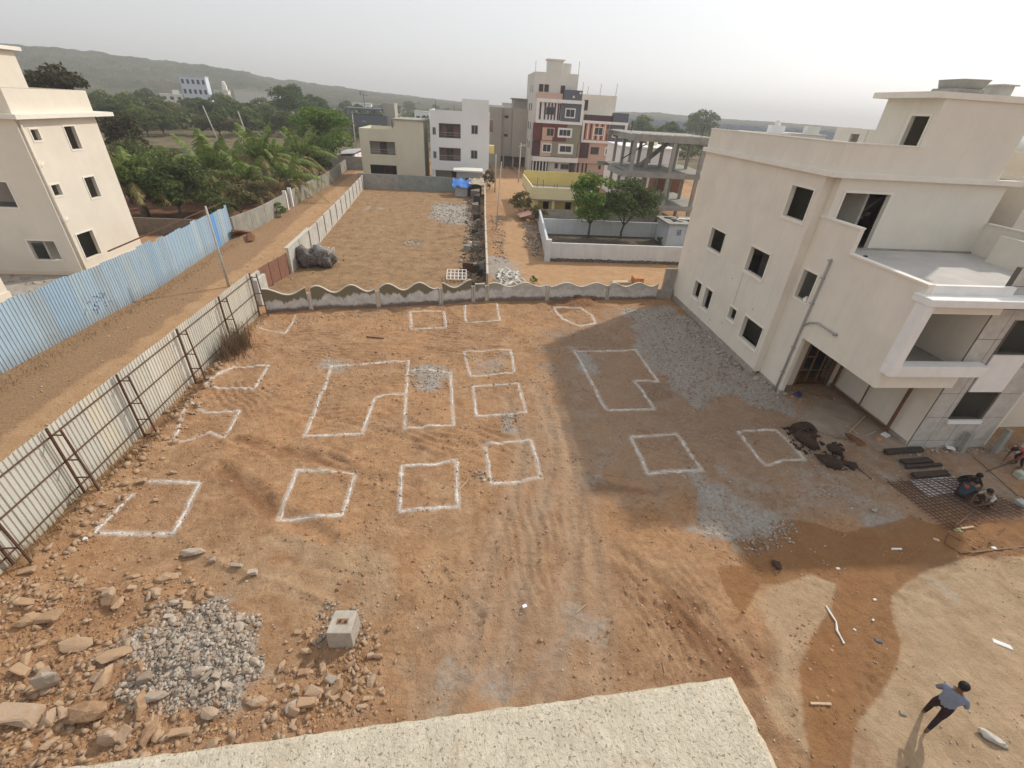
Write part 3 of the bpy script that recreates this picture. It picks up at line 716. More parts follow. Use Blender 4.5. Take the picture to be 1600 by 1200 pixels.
for x0, x1, yy in ((17.32, 17.98, 19.42), (18.45, 18.98, 19.42)):
    lf.box(x0, x0 + 0.1, yy, yy + 0.05, 0.2, 2.75).box(x1 - 0.1, x1, yy, yy + 0.05, 0.2, 2.75)
    for z in (0.2, 0.95, 1.7, 2.65): lf.box(x0 + 0.1, x1 - 0.1, yy + 0.002, yy + 0.048, z, z + 0.1)
lf.build('door_leaf', wood_m, door)
MB().box(19.6, 23.7, 20.3, 20.4, 0, 3.4).build('inner_wall', inner, H1)
# balcony: beam, frame, ledge
MB().box(LX + 0.0, 19.35, 13.96, 13.979, 3.28, 4.05).box(LX + 0.201, 19.35, 13.979, 14.2, 3.451, 4.05).build('balcony_beam', creamlt, H1)
MB().box(15.72, 19.75, 13.48, 13.958, 4.06, 4.50).build('balcony_ledge', white, H1, bevel=0.01)
MB().box(15.72, 16.02, 13.48, 13.958, 4.502, 6.88).build('balcony_post', white, H1)
MB().box(15.70, 22.3, 13.42, 14.19, 6.885, 7.14).build('balcony_canopy', white, H1, bevel=0.01)
MB().box(LX + 0.201, 19.348, 13.985, 14.19, 6.42, 6.88).build('balcony_lintel', creamlt, H1)
MB().box(LX + 0.201, 19.36, 14.0, 14.16, 7.142, 7.46).build('terrace_upstand', white, H1)
MB().box(LX + 0.201, 19.348, 14.21, 17.7, 3.9, 4.05).build('balcony_floor', concrete, H1)
MB().box(LX + 0.201, 19.348, 17.7, 17.88, 4.0, 6.94).build('balcony_wall', cream, H1)
# stone-clad front
wb = MB().wall('y', 14.22, 14.4, 19.36, 23.1, -0.3, 8.1, [(20.5, 22.0, 1.55, 2.95), (20.6, 22.0, 4.72, 6.15)])
wb.build('wall', joint, H1)
xs_ = [19.355, 20.17, 21.12, 22.08, 23.1]
zs_ = [-0.25, 0.41, 1.66, 2.86, 4.14, 5.34, 6.57, 7.45, 8.1]
holes = [(20.42, 22.08, 1.36, 2.95), (20.42, 22.08, 2.86, 4.72), (20.42, 22.08, 4.72, 6.15)]
for i in range(4):
    for j in range(8):
        a, b, c, d = xs_[i] + 0.012, xs_[i + 1] - 0.012, zs_[j] + 0.012, zs_[j + 1] - 0.012
        rects = [(a, b, c, d)]
        for h in holes:
            nr_ = []
            for (a2, b2, c2, d2) in rects:
                if h[0] >= b2 or h[1] <= a2 or h[2] >= d2 or h[3] <= c2: nr_.append((a2, b2, c2, d2)); continue
                if a2 < h[0]: nr_.append((a2, h[0], c2, d2))
                if b2 > h[1]: nr_.append((h[1], b2, c2, d2))
                ma, mb_ = max(a2, h[0]), min(b2, h[1])
                if c2 < h[2]: nr_.append((ma, mb_, c2, h[2]))
                if d2 > h[3]: nr_.append((ma, mb_, h[3], d2))
            rects = nr_
        for (a2, b2, c2, d2) in rects:
            if b2 - a2 < 0.03 or d2 - c2 < 0.03: continue
            e = random.uniform(0, 0.004)
            if c2 < 7.2 and d2 > 6.85 and a2 < 22.3 and d2 - c2 > 0.5:      # the canopy bears on this course
                pass
            MB().box(a2, b2, 14.192 - e, 14.219, c2, d2).build('stone_panel', stonep, H1)
MB().box(20.45, 22.05, 14.10, 14.21, 1.36, 1.54).build('sill', white, H1)
MB().box(20.5, 22.02, 14.15, 14.215, 2.97, 4.68).build('spandrel_panel', white, H1)
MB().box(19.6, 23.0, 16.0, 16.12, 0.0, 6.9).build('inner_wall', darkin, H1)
MB().box(19.56, 23.0, 14.41, 16.0, 3.4, 3.55).build('floor_slab', concrete, H1)
MB().box(23.1, 23.28, 14.25, 18.5, -0.3, 8.3).build('wall', cream, H1)
# rain pipe with its branch
pp_ = MB().tube([(LX - 0.07, 18.72, 0.05), (LX - 0.07, 18.72, 3.9), (LX - 0.07, 18.68, 7.0)], 0.05, 10)
pp_.build('drain_pipe', pipe_m, H1, smooth=True)
MB().tube([(LX - 0.07, 18.66, 3.85), (LX - 0.08, 18.35, 4.12), (LX - 0.08, 17.9, 4.3), (LX - 0.08, 16.75, 4.28)], 0.04, 8).tube([(LX - 0.16, 16.72, 4.28), (LX + 0.02, 16.72, 4.28)], 0.07, 10).build('drain_branch', pipe_m, H1, smooth=True)
for z in (1.2, 2.6, 4.9, 6.1, 6.9): MB().box(LX - 0.13, LX + 0.005, 18.64, 18.80, z, z + 0.05).build('pipe_clamp', pipe_m, H1)
for (y, z) in ((24.6, 1.3), (26.0, 0.9), (31.2, 3.9), (25.0, 4.0), (22.2, 3.2)):
    MB().tube([(WX - 0.004, y, z), (WX + 0.02, y, z)], 0.035, 8).build('conduit_hole', darkin, H1)
MB().box(WX - 0.006, WX - 0.001, 24.05, 24.10, 2.7, 4.6).build('plaster_seam', mk('seam', (0.50, 0.45, 0.38), 0.95, var=0.2), H1)

# things on its roof and terrace
tk = MB()
tk.hexa([(20.1, 21.0, 13.401), (21.5, 21.0, 13.401), (21.5, 22.2, 13.401), (20.1, 22.2, 13.401), (20.2, 21.0, 13.62), (21.45, 21.0, 13.62), (21.45, 22.2, 13.62), (20.2, 22.2, 13.62)])
tk.hexa([(20.35, 21.1, 13.622), (21.45, 21.1, 13.622), (21.45, 22.1, 13.622), (20.35, 22.1, 13.622), (20.3, 21.0, 13.95), (21.6, 21.0, 13.98), (21.6, 22.2, 13.98), (20.3, 22.2, 13.95)])
tag(tk.build('cement_box', [concrete], None, origin=(20.8, 21.6, 13.4)), 'grey two-tiered cement box, larger one on the stair tower roof', 'roof box')
tag(MB().box(22.6, 23.2, 21.4, 22.2, 13.401, 13.85).box(22.5, 23.3, 21.3, 22.3, 13.851, 13.90).build('tank_box', concrete_lt, None, origin=(22.9, 21.8, 13.4)), 'small pale cement box with a lid on the stair tower roof', 'roof box')
tag(MB().bar((17.25, 18.6, 7.18), (17.42, 18.65, 7.2), 0.12, 0.05).build('stone', darkin, None, origin=(17.3, 18.6, 7.16)), 'small dark stone lying on the terrace floor', 'stone')
hc = MB().box(LX + 0.04, LX + 0.17, 19.25, 19.5, 4.785, 4.93).box(LX + 0.05, LX + 0.15, 19.32, 19.4, 4.93, 5.02)
tag(hc.build('cement_lump', white, None, origin=(LX + .1, 19.4, 4.78)), 'white lump of plaster left on the sill above the drain branch', 'plaster lump')
# tall wooden frame standing in the porch
fx = 19.12
wf = thing('wooden_frame', 'brown wooden window frame leaning on the porch wall, with one upright in its middle', 'window frame', (fx, 16.0, 0.1))
MB().bar((fx, 18.9, 0.25), (fx, 18.9, 2.75), 0.1).build('post', wood_m, wf)
MB().bar((fx, 15.2, 0.15), (fx, 15.2, 2.7), 0.1).build('post', wood_m, wf)
MB().bar((fx, 18.95, 2.75), (fx, 15.15, 2.75), 0.1).build('rail', wood_m, wf)
MB().bar((fx, 18.85, 0.25), (fx, 15.25, 0.25), 0.1).build('rail', wood_m, wf)
MB().bar((fx, 17.0, 0.3), (fx, 17.0, 2.7), 0.05).build('mullion', wood_m, wf)

# ================================================================== TWIN HOUSE behind the terrace
H2 = thing('house', 'second cream house under construction behind the terrace at the right edge', 'house', (30, 22, 0))
MB().wall('x', 25.2, 25.4, 19.9, 33.0, -0.2, 10.14, [(21.2, 21.9, 8.3, 9.75)]).box(25.2, 25.4, 15.6, 19.9, -0.2, 7.6).build('wall', cream2, H2)
ring(MB(), 'x', 25.17, 25.199, 21.2, 21.9, 8.3, 9.75, 0.09).build('window_surround', creamlt, H2)
MB().box(25.41, 40, 15.6, 15.8, -0.2, 7.2).box(25.41, 40, 20.0, 20.2, 7, 10.14).build('wall', cream2, H2)
MB().box(25.41, 40, 15.8, 33, 6.9, 7.1).box(25.2, 40, 20.2, 33, 10.141, 10.3).build('roof_slab', screed, H2)
MB().box(25.0, 25.45, 19.8, 33.1, 10.301, 10.5).build('cornice', creamlt, H2)
MB().box(25.2, 25.35, 20.0, 33, 10.501, 11.45).box(25.36, 40, 20.0, 20.15, 10.301, 11.45).build('parapet', cream2, H2)
MB().box(28.6, 36, 20.16, 24, 10.301, 13.2).build('tower_wall', cream2, H2)
MB().box(28.2, 36.3, 19.9, 24.3, 13.201, 13.4).build('tower_roof', creamlt, H2)
MB().box(24.3, 25.15, 13.6, 13.75, -0.2, 2.2).build('gate_wall', cream2, H2)

# ================================================================== LEFT HOUSE
H3 = thing('house', 'cream house under construction behind the blue fence', 'house', (-31, 37.5, 0))
LXL = -27.5
lw3 = [(34.75, 35.35, 8.5, 9.12), (37.55, 38.5, 7.78, 9.18), (34.45, 35.15, 5.25, 5.92), (37.5, 38.5, 4.6, 5.98), (34.75, 36.3, 0.95, 2.66)]
MB().wall('x', LXL - 0.22, LXL, 33.95, 40.9, 0.35, 9.72, lw3).build('wall', cream2, H3)
for a, b, c, d in lw3: ring(MB(), 'x', LXL + 0.001, LXL + 0.03, a, b, c, d, 0.09).build('window_surround', creamlt, H3)
MB().box(LXL - 0.25, LXL + 0.03, 33.9, 40.95, -0.3, 0.35).build('plinth', cream2, H3)
sw3 = [(-30.15, -28.45, 1.1, 2.4), (-31.0, -29.65, 4.55, 6.1)]
MB().wall('y', 33.95, 34.15, -38, LXL - 0.221, 0.35, 9.72, sw3).build('wall', cream2, H3)
for a, b, c, d in sw3: ring(MB(), 'y', 33.92, 33.949, a, b, c, d, 0.09).build('window_surround', creamlt, H3)
MB().box(-38, LXL - 0.251, 33.92, 34.2, -0.3, 0.35).build('plinth', cream2, H3)
MB().box(-38, LXL - 0.222, 40.7, 40.9, -0.3, 9.72).build('wall', cream2, H3)
MB().box(-38.2, LXL + 0.45, 33.6, 42.35, 9.721, 9.98).build('cornice', creamlt, H3)
MB().box(LXL - 0.16, LXL - 0.0, 34.0, 40.95, 9.981, 11.3).box(-38, LXL - 0.16, 40.8, 40.95, 9.981, 11.3).box(-38, LXL - 0.16, 34.0, 34.15, 9.981, 11.3).build('parapet', cream2, H3)
MB().box(-38, -28.6, 33.98, 37.5, 11.301, 13.3).build('tower_wall', cream2, H3)
MB().box(-38, -28.3, 33.7, 37.8, 13.301, 13.5).build('tower_roof', creamlt, H3)
for z in (0.3, 3.5, 6.8): MB().box(-38, LXL - 0.23, 34.16, 40.69, z - 0.1, z).build('floor_slab', concrete, H3)
MB().box(-29.5, -29.38, 34.3, 40, 0.3, 9.7).build('inner_wall', inner, H3)
MB().tube([(LXL + 0.09, 34.15, 0.2), (LXL + 0.09, 34.15, 9.6)], 0.06, 8).tube([(LXL + 0.05, 34.15, 7.0), (LXL + 0.08, 34.6, 7.25)], 0.06, 8).tube([(LXL + 0.05, 34.15, 3.6), (LXL + 0.08, 34.6, 3.85)], 0.06, 8).build('drain_pipe', cream2, H3, smooth=True)
H4 = thing('house', 'low cream wall corner of a house at the left edge', 'house', (-30, 26, 0))
MB().box(-40, -27.6, 20.5, 28.4, -0.2, 0.9).box(-40, -27.65, 20.5, 28.35, 0.9, 2.6).build('wall', cream2, H4)
tag(MB().box(-38, -23, 28.6, 33.6, -0.1, 0.06).build('apron', plinth, None, origin=(-30, 31, 0)), kind='structure')

# ================================================================== PARAPET IN FRONT OF THE CAMERA
HB = thing('building', 'rough cream plastered parapet along the bottom edge, nearest to the camera', 'parapet', (-0.5, 0.3, 0))
def parapet_top():
    k = NT('scratched render', 0.95, 0.15)
    P = k.pos(); a = k.noise(9, 5, 0.7, P); b = k.noise(75, 5, 0.75, k.pos((1.15, 0.8, 1)), 0.8); c2 = k.noise(120, 3, 0.7, P)
    c = k.ramp(a, 0.3, 0.7, (0.53, 0.465, 0.355), (0.64, 0.58, 0.465))
    sp = k.noise(150, 4, 0.7, P, 0.3)
    c = k.mix(k.math('MULTIPLY', k.ramp(sp, 0.68, 0.8), 0.25), c, (0.36, 0.31, 0.23))
    c = k.mix(k.math('MULTIPLY', k.ramp(k.noise(6.5, 5, 0.75, P, 1.2), 0.55, 0.72), 0.75), c, (0.46, 0.34, 0.21))
    c = k.mix(k.math('MULTIPLY', k.ramp(k.noise(55, 5, 0.8, k.pos((1.3, 0.7, 1)), 1.0), 0.5, 0.66), 0.3), c, (0.47, 0.415, 0.315))
    c = k.mix(k.math('MULTIPLY', k.ramp(k.noise(38, 5, 0.8, P, 1.6), 0.58, 0.68), 0.3), c, (0.66, 0.61, 0.51))
    k.col(c)
    h = k.math('ADD', k.math('MULTIPLY', b, 0.8), k.math('MULTIPLY', c2, 0.5))
    h = k.math('ADD', h, k.math('MULTIPLY', k.ramp(sp, 0.6, 0.7, (1, 1, 1), (0, 0, 0)), 0.8))
    k.bump(h, 1.0, 0.006)
    return k.m
pt = parapet_top()
def parapet(name, cx, cy, L, W, ang, z0, z1, far=False):
    n, m = int(L / 0.008) if L < 2 else int(L / 0.02), int(W / 0.008)
    u = np.linspace(-L / 2, L / 2, n); v = np.linspace(-W / 2, W / 2, m)
    U, V = np.meshgrid(u, v)
    ed = np.minimum(L / 2 - np.abs(U), W / 2 - np.abs(V))
    Z = z1 + fbm(U * 14, V * 14, 3, 3) * 0.004 + fbm(U * 60, V * 50, 2, 5) * 0.0015 - 0.02 * np.exp(-(ed / 0.006) ** 2)
    Ux = U + np.where(np.abs(np.abs(U) - L / 2) < 1e-6, fbm(V * 60, V * 0, 3, 1) * 0.004, 0); Vx = V + np.where(np.abs(np.abs(V) - W / 2) < 1e-6, fbm(U * 55, U * 0, 3, 2) * 0.004, 0)
    ca, sa = math.cos(ang), math.sin(ang)
    X = cx + Ux * ca - Vx * sa; Y = cy + Ux * sa + Vx * ca
    co = np.stack([X, Y, Z], -1).reshape(-1, 3)
    F = []
    for j in range(m - 1):
        for i in range(n - 1): F.append((j * n + i, j * n + i + 1, (j + 1) * n + i + 1, (j + 1) * n + i))
    V2 = co.tolist(); base = len(V2)
    loop = [i for i in range(n)] + [j * n + n - 1 for j in range(1, m)] + [(m - 1) * n + i for i in range(n - 2, -1, -1)] + [j * n for j in range(m - 2, 0, -1)]
    for q in loop: V2.append([V2[q][0], V2[q][1], z0])
    for a in range(len(loop)):
        b = (a + 1) % len(loop); F.append((loop[b], loop[a], base + a, base + b))
    mb = MB(); mb.v = V2; mb.f = F; mb.mi = [0] * len(F)
    return mb.build(name, pt, HB, smooth=False)
parapet('parapet', -0.995, 0.222, 3.14, 0.27, math.radians(3.6), 10.02, 11.0)
parapet('parapet', 0.455, -1.09, 0.2, 2.3, 0, 10.02, 10.995)
MB().box(-2.6, 0.57, -6, 0.28, -0.3, 9.9).build('wall', cream, HB)
MB().box(-2.6, 0.55, -6, 0.2, 9.901, 10.015).build('roof_slab', screed, HB)

# ================================================================== FENCES AND WALLS
def sheet_mat(name, cols, dirt):
    k = NT(name, 0.55, 0.4)
    oi = k.n('ShaderNodeObjectInfo')
    r = k.n('ShaderNodeValToRGB'); r.color_ramp.interpolation = 'CONSTANT'
    els = r.color_ramp.elements
    for i, c in enumerate(cols):
        e = els[i] if i < 2 else els.new(i / len(cols))
        e.position = i / len(cols); e.color = (*c, 1)
    k.l(oi.outputs['Random'], r.inputs[0])
    n = k.noise(1.6, 6, 0.7, k.pos((2, 2, 0.6)), 0.5)
    c = k.mix(k.math('MULTIPLY', k.ramp(n, 0.5, 0.75), 0.4), r.outputs[0], dirt)
    sx = k.n('ShaderNodeSeparateXYZ'); k.l(k.pos(), sx.inputs[0])
    z = k.math('ADD', sx.outputs[2], k.math('MULTIPLY', k.math('SUBTRACT', k.noise(2.5, 4, 0.6), 0.5), 0.9))
    c = k.mix(k.math('MULTIPLY', k.ramp(z, 0.05, 0.75, (1, 1, 1), (0, 0, 0)), 0.55), c, dirt)
    k.col(c); k.bump(k.noise(8, 3), 0.2, 0.02)
    return k.m
blue_m = sheet_mat('blue sheet', [(0.34, 0.46, 0.57), (0.38, 0.50, 0.59), (0.31, 0.43, 0.55), (0.42, 0.52, 0.58), (0.33, 0.47, 0.60), (0.39, 0.52, 0.63), (0.36, 0.45, 0.52)], (0.26, 0.27, 0.28))
blue2_m = mk('deep blue sheet', (0.14, 0.34, 0.66), 0.5, var=0.1, scale=1, bump=0.1)
pale_m = sheet_mat('pale sheet', [(0.62, 0.61, 0.54), (0.66, 0.64, 0.56), (0.58, 0.58, 0.53), (0.63, 0.60, 0.51), (0.68, 0.66, 0.59)], (0.40, 0.34, 0.24))

def corr_sheet(mb, p0, p1, z0, z1, pitch=0.2, depth=0.035, th=0.004):
    """trapezoid-ribbed sheet from p0 to p1; z0/z1 may be pairs"""
    p0 = Vector((*p0, 0)); p1 = Vector((*p1, 0)); L = (p1 - p0).length; d = (p1 - p0) / L; nrm = Vector((-d.y, d.x, 0))
    n = max(1, round(L / pitch)); pr = []
    for i in range(n):
        a = i / n; w = 1.0 / n
        pr += [(a, 0), (a + 0.50 * w, 0), (a + 0.60 * w, 1), (a + 0.88 * w, 1), (a + 0.98 * w, 0)]
    pr.append((1.0, 0))
    z0 = z0 if isinstance(z0, tuple) else (z0, z0); z1 = z1 if isinstance(z1, tuple) else (z1, z1)
    for (a, h), (b, g) in zip(pr, pr[1:]):
        A = p0 + d * L * a + nrm * depth * h; B = p0 + d * L * b + nrm * depth * g
        za0, zb0 = z0[0] + (z0[1] - z0[0]) * a, z0[0] + (z0[1] - z0[0]) * b
        za1, zb1 = z1[0] + (z1[1] - z1[0]) * a, z1[0] + (z1[1] - z1[0]) * b
        N = nrm * th
        mb.hexa([(A.x, A.y, za0), (B.x, B.y, zb0), (B.x + N.x, B.y + N.y, zb0), (A.x + N.x, A.y + N.y, za0), (A.x, A.y, za1), (B.x, B.y, zb1), (B.x + N.x, B.y + N.y, zb1), (A.x + N.x, A.y + N.y, za1)])
    return mb

# pale fence on the plot side of the lane
PF = thing('metal_fence', 'pale grey ribbed metal sheet fence braced with brown steel ladders, left side of the plot', 'fence', (-12.95, 15, 0))
fy = 1.6
k_ = 0
while fy < 27.2:
    y1 = min(fy + 0.86, 27.4)
    dx = 0.006 * (k_ % 2)
    tilt = random.uniform(-0.015, 0.015)
    corr_sheet(MB(), (-13.0 - dx, fy), (-13.0 - dx, y1 + 0.02), 0.02, (2.78 + tilt, 2.78 + random.uniform(-0.015, 0.015)), 0.172, 0.03).build('metal_sheet', pale_m, PF)
    fy = y1; k_ += 1
for z in (0.45, 1.5, 2.5):
    MB().bar((-12.93, 1.6, z), (-12.93, 27.3, z), 0.032).build('rail', rust, PF)
for y in [3.0, 6.1, 9.3, (-12.98, 12.10)[1], (-12.73, 15.33)[1], (-12.91, 19.31)[1], (-13.33, 22.93)[1] + 0.3, (-13.02, 27.06)[1]]:
    b = MB().bar((-12.86, y, -0.1), (-12.86, y, 2.86), 0.06).bar((-12.36, y, -0.1), (-12.48, y, 2.80), 0.05)
    for z, x in ((0.12, -12.38), (0.85, -12.40), (1.6, -12.43), (2.6, -12.46)): b.bar((-12.86, y, z), (x, y, z), 0.035)
    b.build('brace_frame', rust, PF)

# blue fence on the far side of the lane
BF = thing('metal_fence', 'light blue ribbed metal sheet fence along the far side of the dirt lane', 'fence', (-21.8, 28, 0))
by = 9.0; k_ = 0
bl = [(9.0, -21.95), (20.0, -21.9), (31.5, -21.35), (45.6, -22.2)]
def blx(y): return float(np.interp(y, [b[0] for b in bl], [b[1] for b in bl]))
while by < 45.4:
    w = random.choice((0.75, 0.8, 0.85, 0.9)); y1 = min(by + w, 45.6)
    top = 2.95 + random.uniform(-0.06, 0.06) - 0.004 * (by - 9) + (0.12 if int(by) % 7 == 3 else 0)
    m = blue2_m if (abs(by - 42.2) < 0.42) else blue_m
    corr_sheet(MB(), (blx(by) + 0.008 * (k_ % 2), by), (blx(y1) + 0.008 * (k_ % 2), y1 + 0.03), 0.0, (top, top + random.uniform(-0.02, 0.02)), 0.2 if by < 34 else 0.4, -0.03).build('metal_sheet', m, BF)
    by = y1; k_ += 1
for z in (0.6, 1.7, 2.7): MB().bar((-22.02, 9, z), (-21.97, 20, z), 0.04).bar((-21.97, 20, z), (-21.44, 31.5, z), 0.04).bar((-21.44, 31.5, z), (-22.28, 45.5, z), 0.04).build('rail', rust, BF)
MB().bar((-22.3, 30, 3.0), (-22.45, 45.3, 3.12), 0.07).build('rail', rust, BF)
gm = mk('faded blue scrawl', (0.13, 0.20, 0.36), 0.8, var=0.5, scale=9, bump=0)
sc = MB()
gy0, gx0 = 26.6, -21.52
for i in range(26):
    a = gy0 + random.uniform(-0.9, 0.9); z = 1.0 + random.uniform(-0.42, 0.42)
    x = blx(a) + 0.026
    sc.bar((x, a, z), (blx(a) + 0.027, a + random.uniform(-0.3, 0.3), z + random.uniform(-0.3, 0.3)), 0.006, 0.045, up=(1, 0, 0))
tag(sc.build('paint_scrawl', gm, BF), kind='stuff')

# wavy compound wall
wave_m = None
def wave_mat():
    k = NT('weathered whitewash', 0.92, 0.15)
    sx = k.n('ShaderNodeSeparateXYZ'); k.l(k.pos(), sx.inputs[0])
    base = k.ramp(k.noise(2.2, 5, 0.65), 0.3, 0.7, (0.45, 0.45, 0.43), (0.72, 0.71, 0.68))
    n = k.math('MULTIPLY', k.math('SUBTRACT', k.noise(1.5, 5, 0.65, k.pos((1, 1, 0.25)), 0.4), 0.5), 1.6)
    z = k.math('ADD', sx.outputs[2], n)
    xl = k.ramp(sx.outputs[0], 0.0, 1.0, (1, 1, 1), (1, 1, 1))
    fx_ = k.math('MULTIPLY', k.math('SUBTRACT', 4.0, sx.outputs[0]), 0.25)
    fxc = k.math('MINIMUM', k.math('MAXIMUM', fx_, 0.25), 1.0)
    c = k.mix(k.math('MULTIPLY', k.ramp(z, 0.80, 0.93), fxc), base, (0.20, 0.18, 0.12))
    z2 = k.math('ADD', sx.outputs[2], k.math('MULTIPLY', k.math('SUBTRACT', k.noise(2.5, 4), 0.5), 0.5))
    c = k.mix(k.math('MULTIPLY', k.ramp(z2, 0.22, 0.36, (1, 1, 1), (0, 0, 0)), 0.85), c, (0.15, 0.10, 0.075))
    k.col(c); k.bump(k.noise(18, 4), 0.4, 0.01)
    return k.m
wave_m = wave_mat()
WW = thing('compound_wall', 'low wall with a wavy top and stained whitewash, across the far end of the plot', 'wall', (0, 29.5, 0))
posts = [(-12.98, 27.67), (-10.24, 28.54), (-6.07, 29.20), (-1.98, 30.00), (0.24, 30.61), (1.21, 30.79), (5.63, 31.17), (10.18, 31.44), (14.23, 31.82)]
posts[0] = (-12.9, 27.75)
cap_m = mk('pale wall cap', (0.52, 0.49, 0.42), 0.9, var=0.12, scale=4)
for i, (a, b) in enumerate(zip(posts, posts[1:])):
    a = Vector(a); b = Vector(b); L = (b - a).length; d = (b - a) / L; nr = Vector((-d.y, d.x)) * 0.06
    n = max(6, int(L / 0.12)); mb = MB(); cp = MB()
    waves = 1.5 if L > 3 else (0.75 if L > 1.2 else 0.0)
    pa = 0.14 / L
    ph = [0.3, 0.1, 0.0, 0.5, 0, 0.1, 0.9, 0.2][i]
    def top(t):
        if L < 1.3: return 1.25
        return (1.34 if a.x < 1 else 1.16) + (0.24 if a.x < 1 else 0.15) * math.cos((t * waves * 2 + ph * 1.2 - 0.5) * math.pi * 1.35)
    for q in range(n):
        t0 = pa + (1 - 2 * pa) * q / n; t1 = pa + (1 - 2 * pa) * (q + 1) / n
        A = a + d * L * t0; B = a + d * L * t1
        z0, z1 = top(t0), top(t1)
        mb.hexa([(A.x + nr.x, A.y + nr.y, -0.3), (A.x - nr.x, A.y - nr.y, -0.3), (B.x - nr.x, B.y - nr.y, -0.3), (B.x + nr.x, B.y + nr.y, -0.3), (A.x + nr.x, A.y + nr.y, z0), (A.x - nr.x, A.y - nr.y, z0), (B.x - nr.x, B.y - nr.y, z1), (B.x + nr.x, B.y + nr.y, z1)])
        w = nr * 1.35
        cp.hexa([(A.x + w.x, A.y + w.y, z0 + .001), (A.x - w.x, A.y - w.y, z0 + .001), (B.x - w.x, B.y - w.y, z1 + .001), (B.x + w.x, B.y + w.y, z1 + .001), (A.x + w.x, A.y + w.y, z0 + .05), (A.x - w.x, A.y - w.y, z0 + .05), (B.x - w.x, B.y - w.y, z1 + .05), (B.x + w.x, B.y + w.y, z1 + .05)])
    mb.build('wall_panel', wave_m, WW); cp.build('wall_cap', cap_m, WW)
    if i:
        for s in (-0.12, 0.05):
            q = a + d * s
            w = nr * 1.6
            MB().hexa([(q.x + w.x, q.y + w.y, -0.3), (q.x - w.x, q.y - w.y, -0.3), (q.x - w.x + d.x * .1, q.y - w.y + d.y * .1, -0.3), (q.x + w.x + d.x * .1, q.y + w.y + d.y * .1, -0.3), (q.x + w.x, q.y + w.y, 1.14), (q.x - w.x, q.y - w.y, 1.14), (q.x - w.x + d.x * .1, q.y - w.y + d.y * .1, 1.14), (q.x + w.x + d.x * .1, q.y + w.y + d.y * .1, 1.14)]).build('post', concrete_lt, WW)
tag(MB().box(13.6, 15.4, 31.9, 32.1, -0.3, 0.75).box(14.6, 15.44, 32.101, 32.3, -0.3, 2.3).build('wall_stub', plinth, None, origin=(14.5, 32, 0)), 'broken grey wall stub between the wavy wall and the house corner', 'wall')

# precast wall with dark posts beside the lane
PW = thing('compound_wall', 'pale precast wall with dark posts between the dirt lane and the dry plot', 'wall', (-16, 55, 0))
pl = [(-13.75, 35.6), (-14.1, 43.5), (-15.1, 60), (-16.4, 78.5)]
def plx(y): return float(np.interp(y, [p[1] for p in pl], [p[0] for p in pl]))
ys_ = list(np.arange(35.6, 78.1, 3.03))
for i, (a, b) in enumerate(zip(ys_, ys_[1:])):
    MB().hexa([(plx(a) - .06, a + .1, -.2), (plx(a) + .06, a + .1, -.2), (plx(b) + .06, b - .1, -.2), (plx(b) - .06, b - .1, -.2), (plx(a) - .06, a + .1, 1.9), (plx(a) + .06, a + .1, 1.9), (plx(b) + .06, b - .1, 1.85), (plx(b) - .06, b - .1, 1.85)]).build('wall_panel', concrete_lt, PW)
    MB().box(plx(b) - .10, plx(b) + .10, b - .095, b + .095, .3, 1.80).build('post', grime if i > 0 else concrete_lt, PW)
MB().bar((plx(35.6), 35.5, 1.96), (plx(42), 42, 1.96), 0.3, 0.1).build('wall_cap', cap_m, PW)
GT = thing('gate', 'brown sheet metal gate at the near end of the precast wall', 'gate', (-14.6, 33.6, 0))
gx = lambda y: -14.4 + (y - 31.7) * 0.15
redm = mk('reddish brown sheet', (0.24, 0.12, 0.085), 0.6, var=0.15, scale=3)
for i in range(3):
    a = 31.75 + i * 1.22; b = a + 1.18
    MB().hexa([(gx(a) - .02, a, .08), (gx(a) + .02, a, .08), (gx(b) + .02, b, .08), (gx(b) - .02, b, .08), (gx(a) - .02, a, 1.62), (gx(a) + .02, a, 1.62), (gx(b) + .02, b, 1.62), (gx(b) - .02, b, 1.62)]).build('gate_panel', redm, GT)
    MB().bar((gx(b) + .01, b + .02, 0), (gx(b) + .01, b + .02, 1.66), 0.05).build('gate_post', rust, GT)
tag(MB().box(-14.5, -14.3, 30.4, 31.6, -.2, 1.5).box(-13.6, -13.4, 28.9, 30.3, -.2, 1.75).build('gate_pier', concrete_lt, None, origin=(-14, 31, 0)), 'two pale concrete piers between the metal fence corner and the brown gate', 'gate pier')

# grey wall at the far end of the dry plot
FW = thing('compound_wall', 'grey cement wall closing the far end of the dry plot below the white houses', 'wall', (-8, 76.5, 0))
teal = mk('damp grey cement', (0.27, 0.30, 0.285), 0.92, var=0.18, scale=1.2, stain=(0.15, 0.16, 0.14), stain_amt=0.7, streak=0.5)
for x in range(-17, -2, 3): MB().box(x + .003, x + 2.997, 76.6, 76.8, -.2, 2.1).build('wall_panel', teal if x > -14 else concrete, FW)
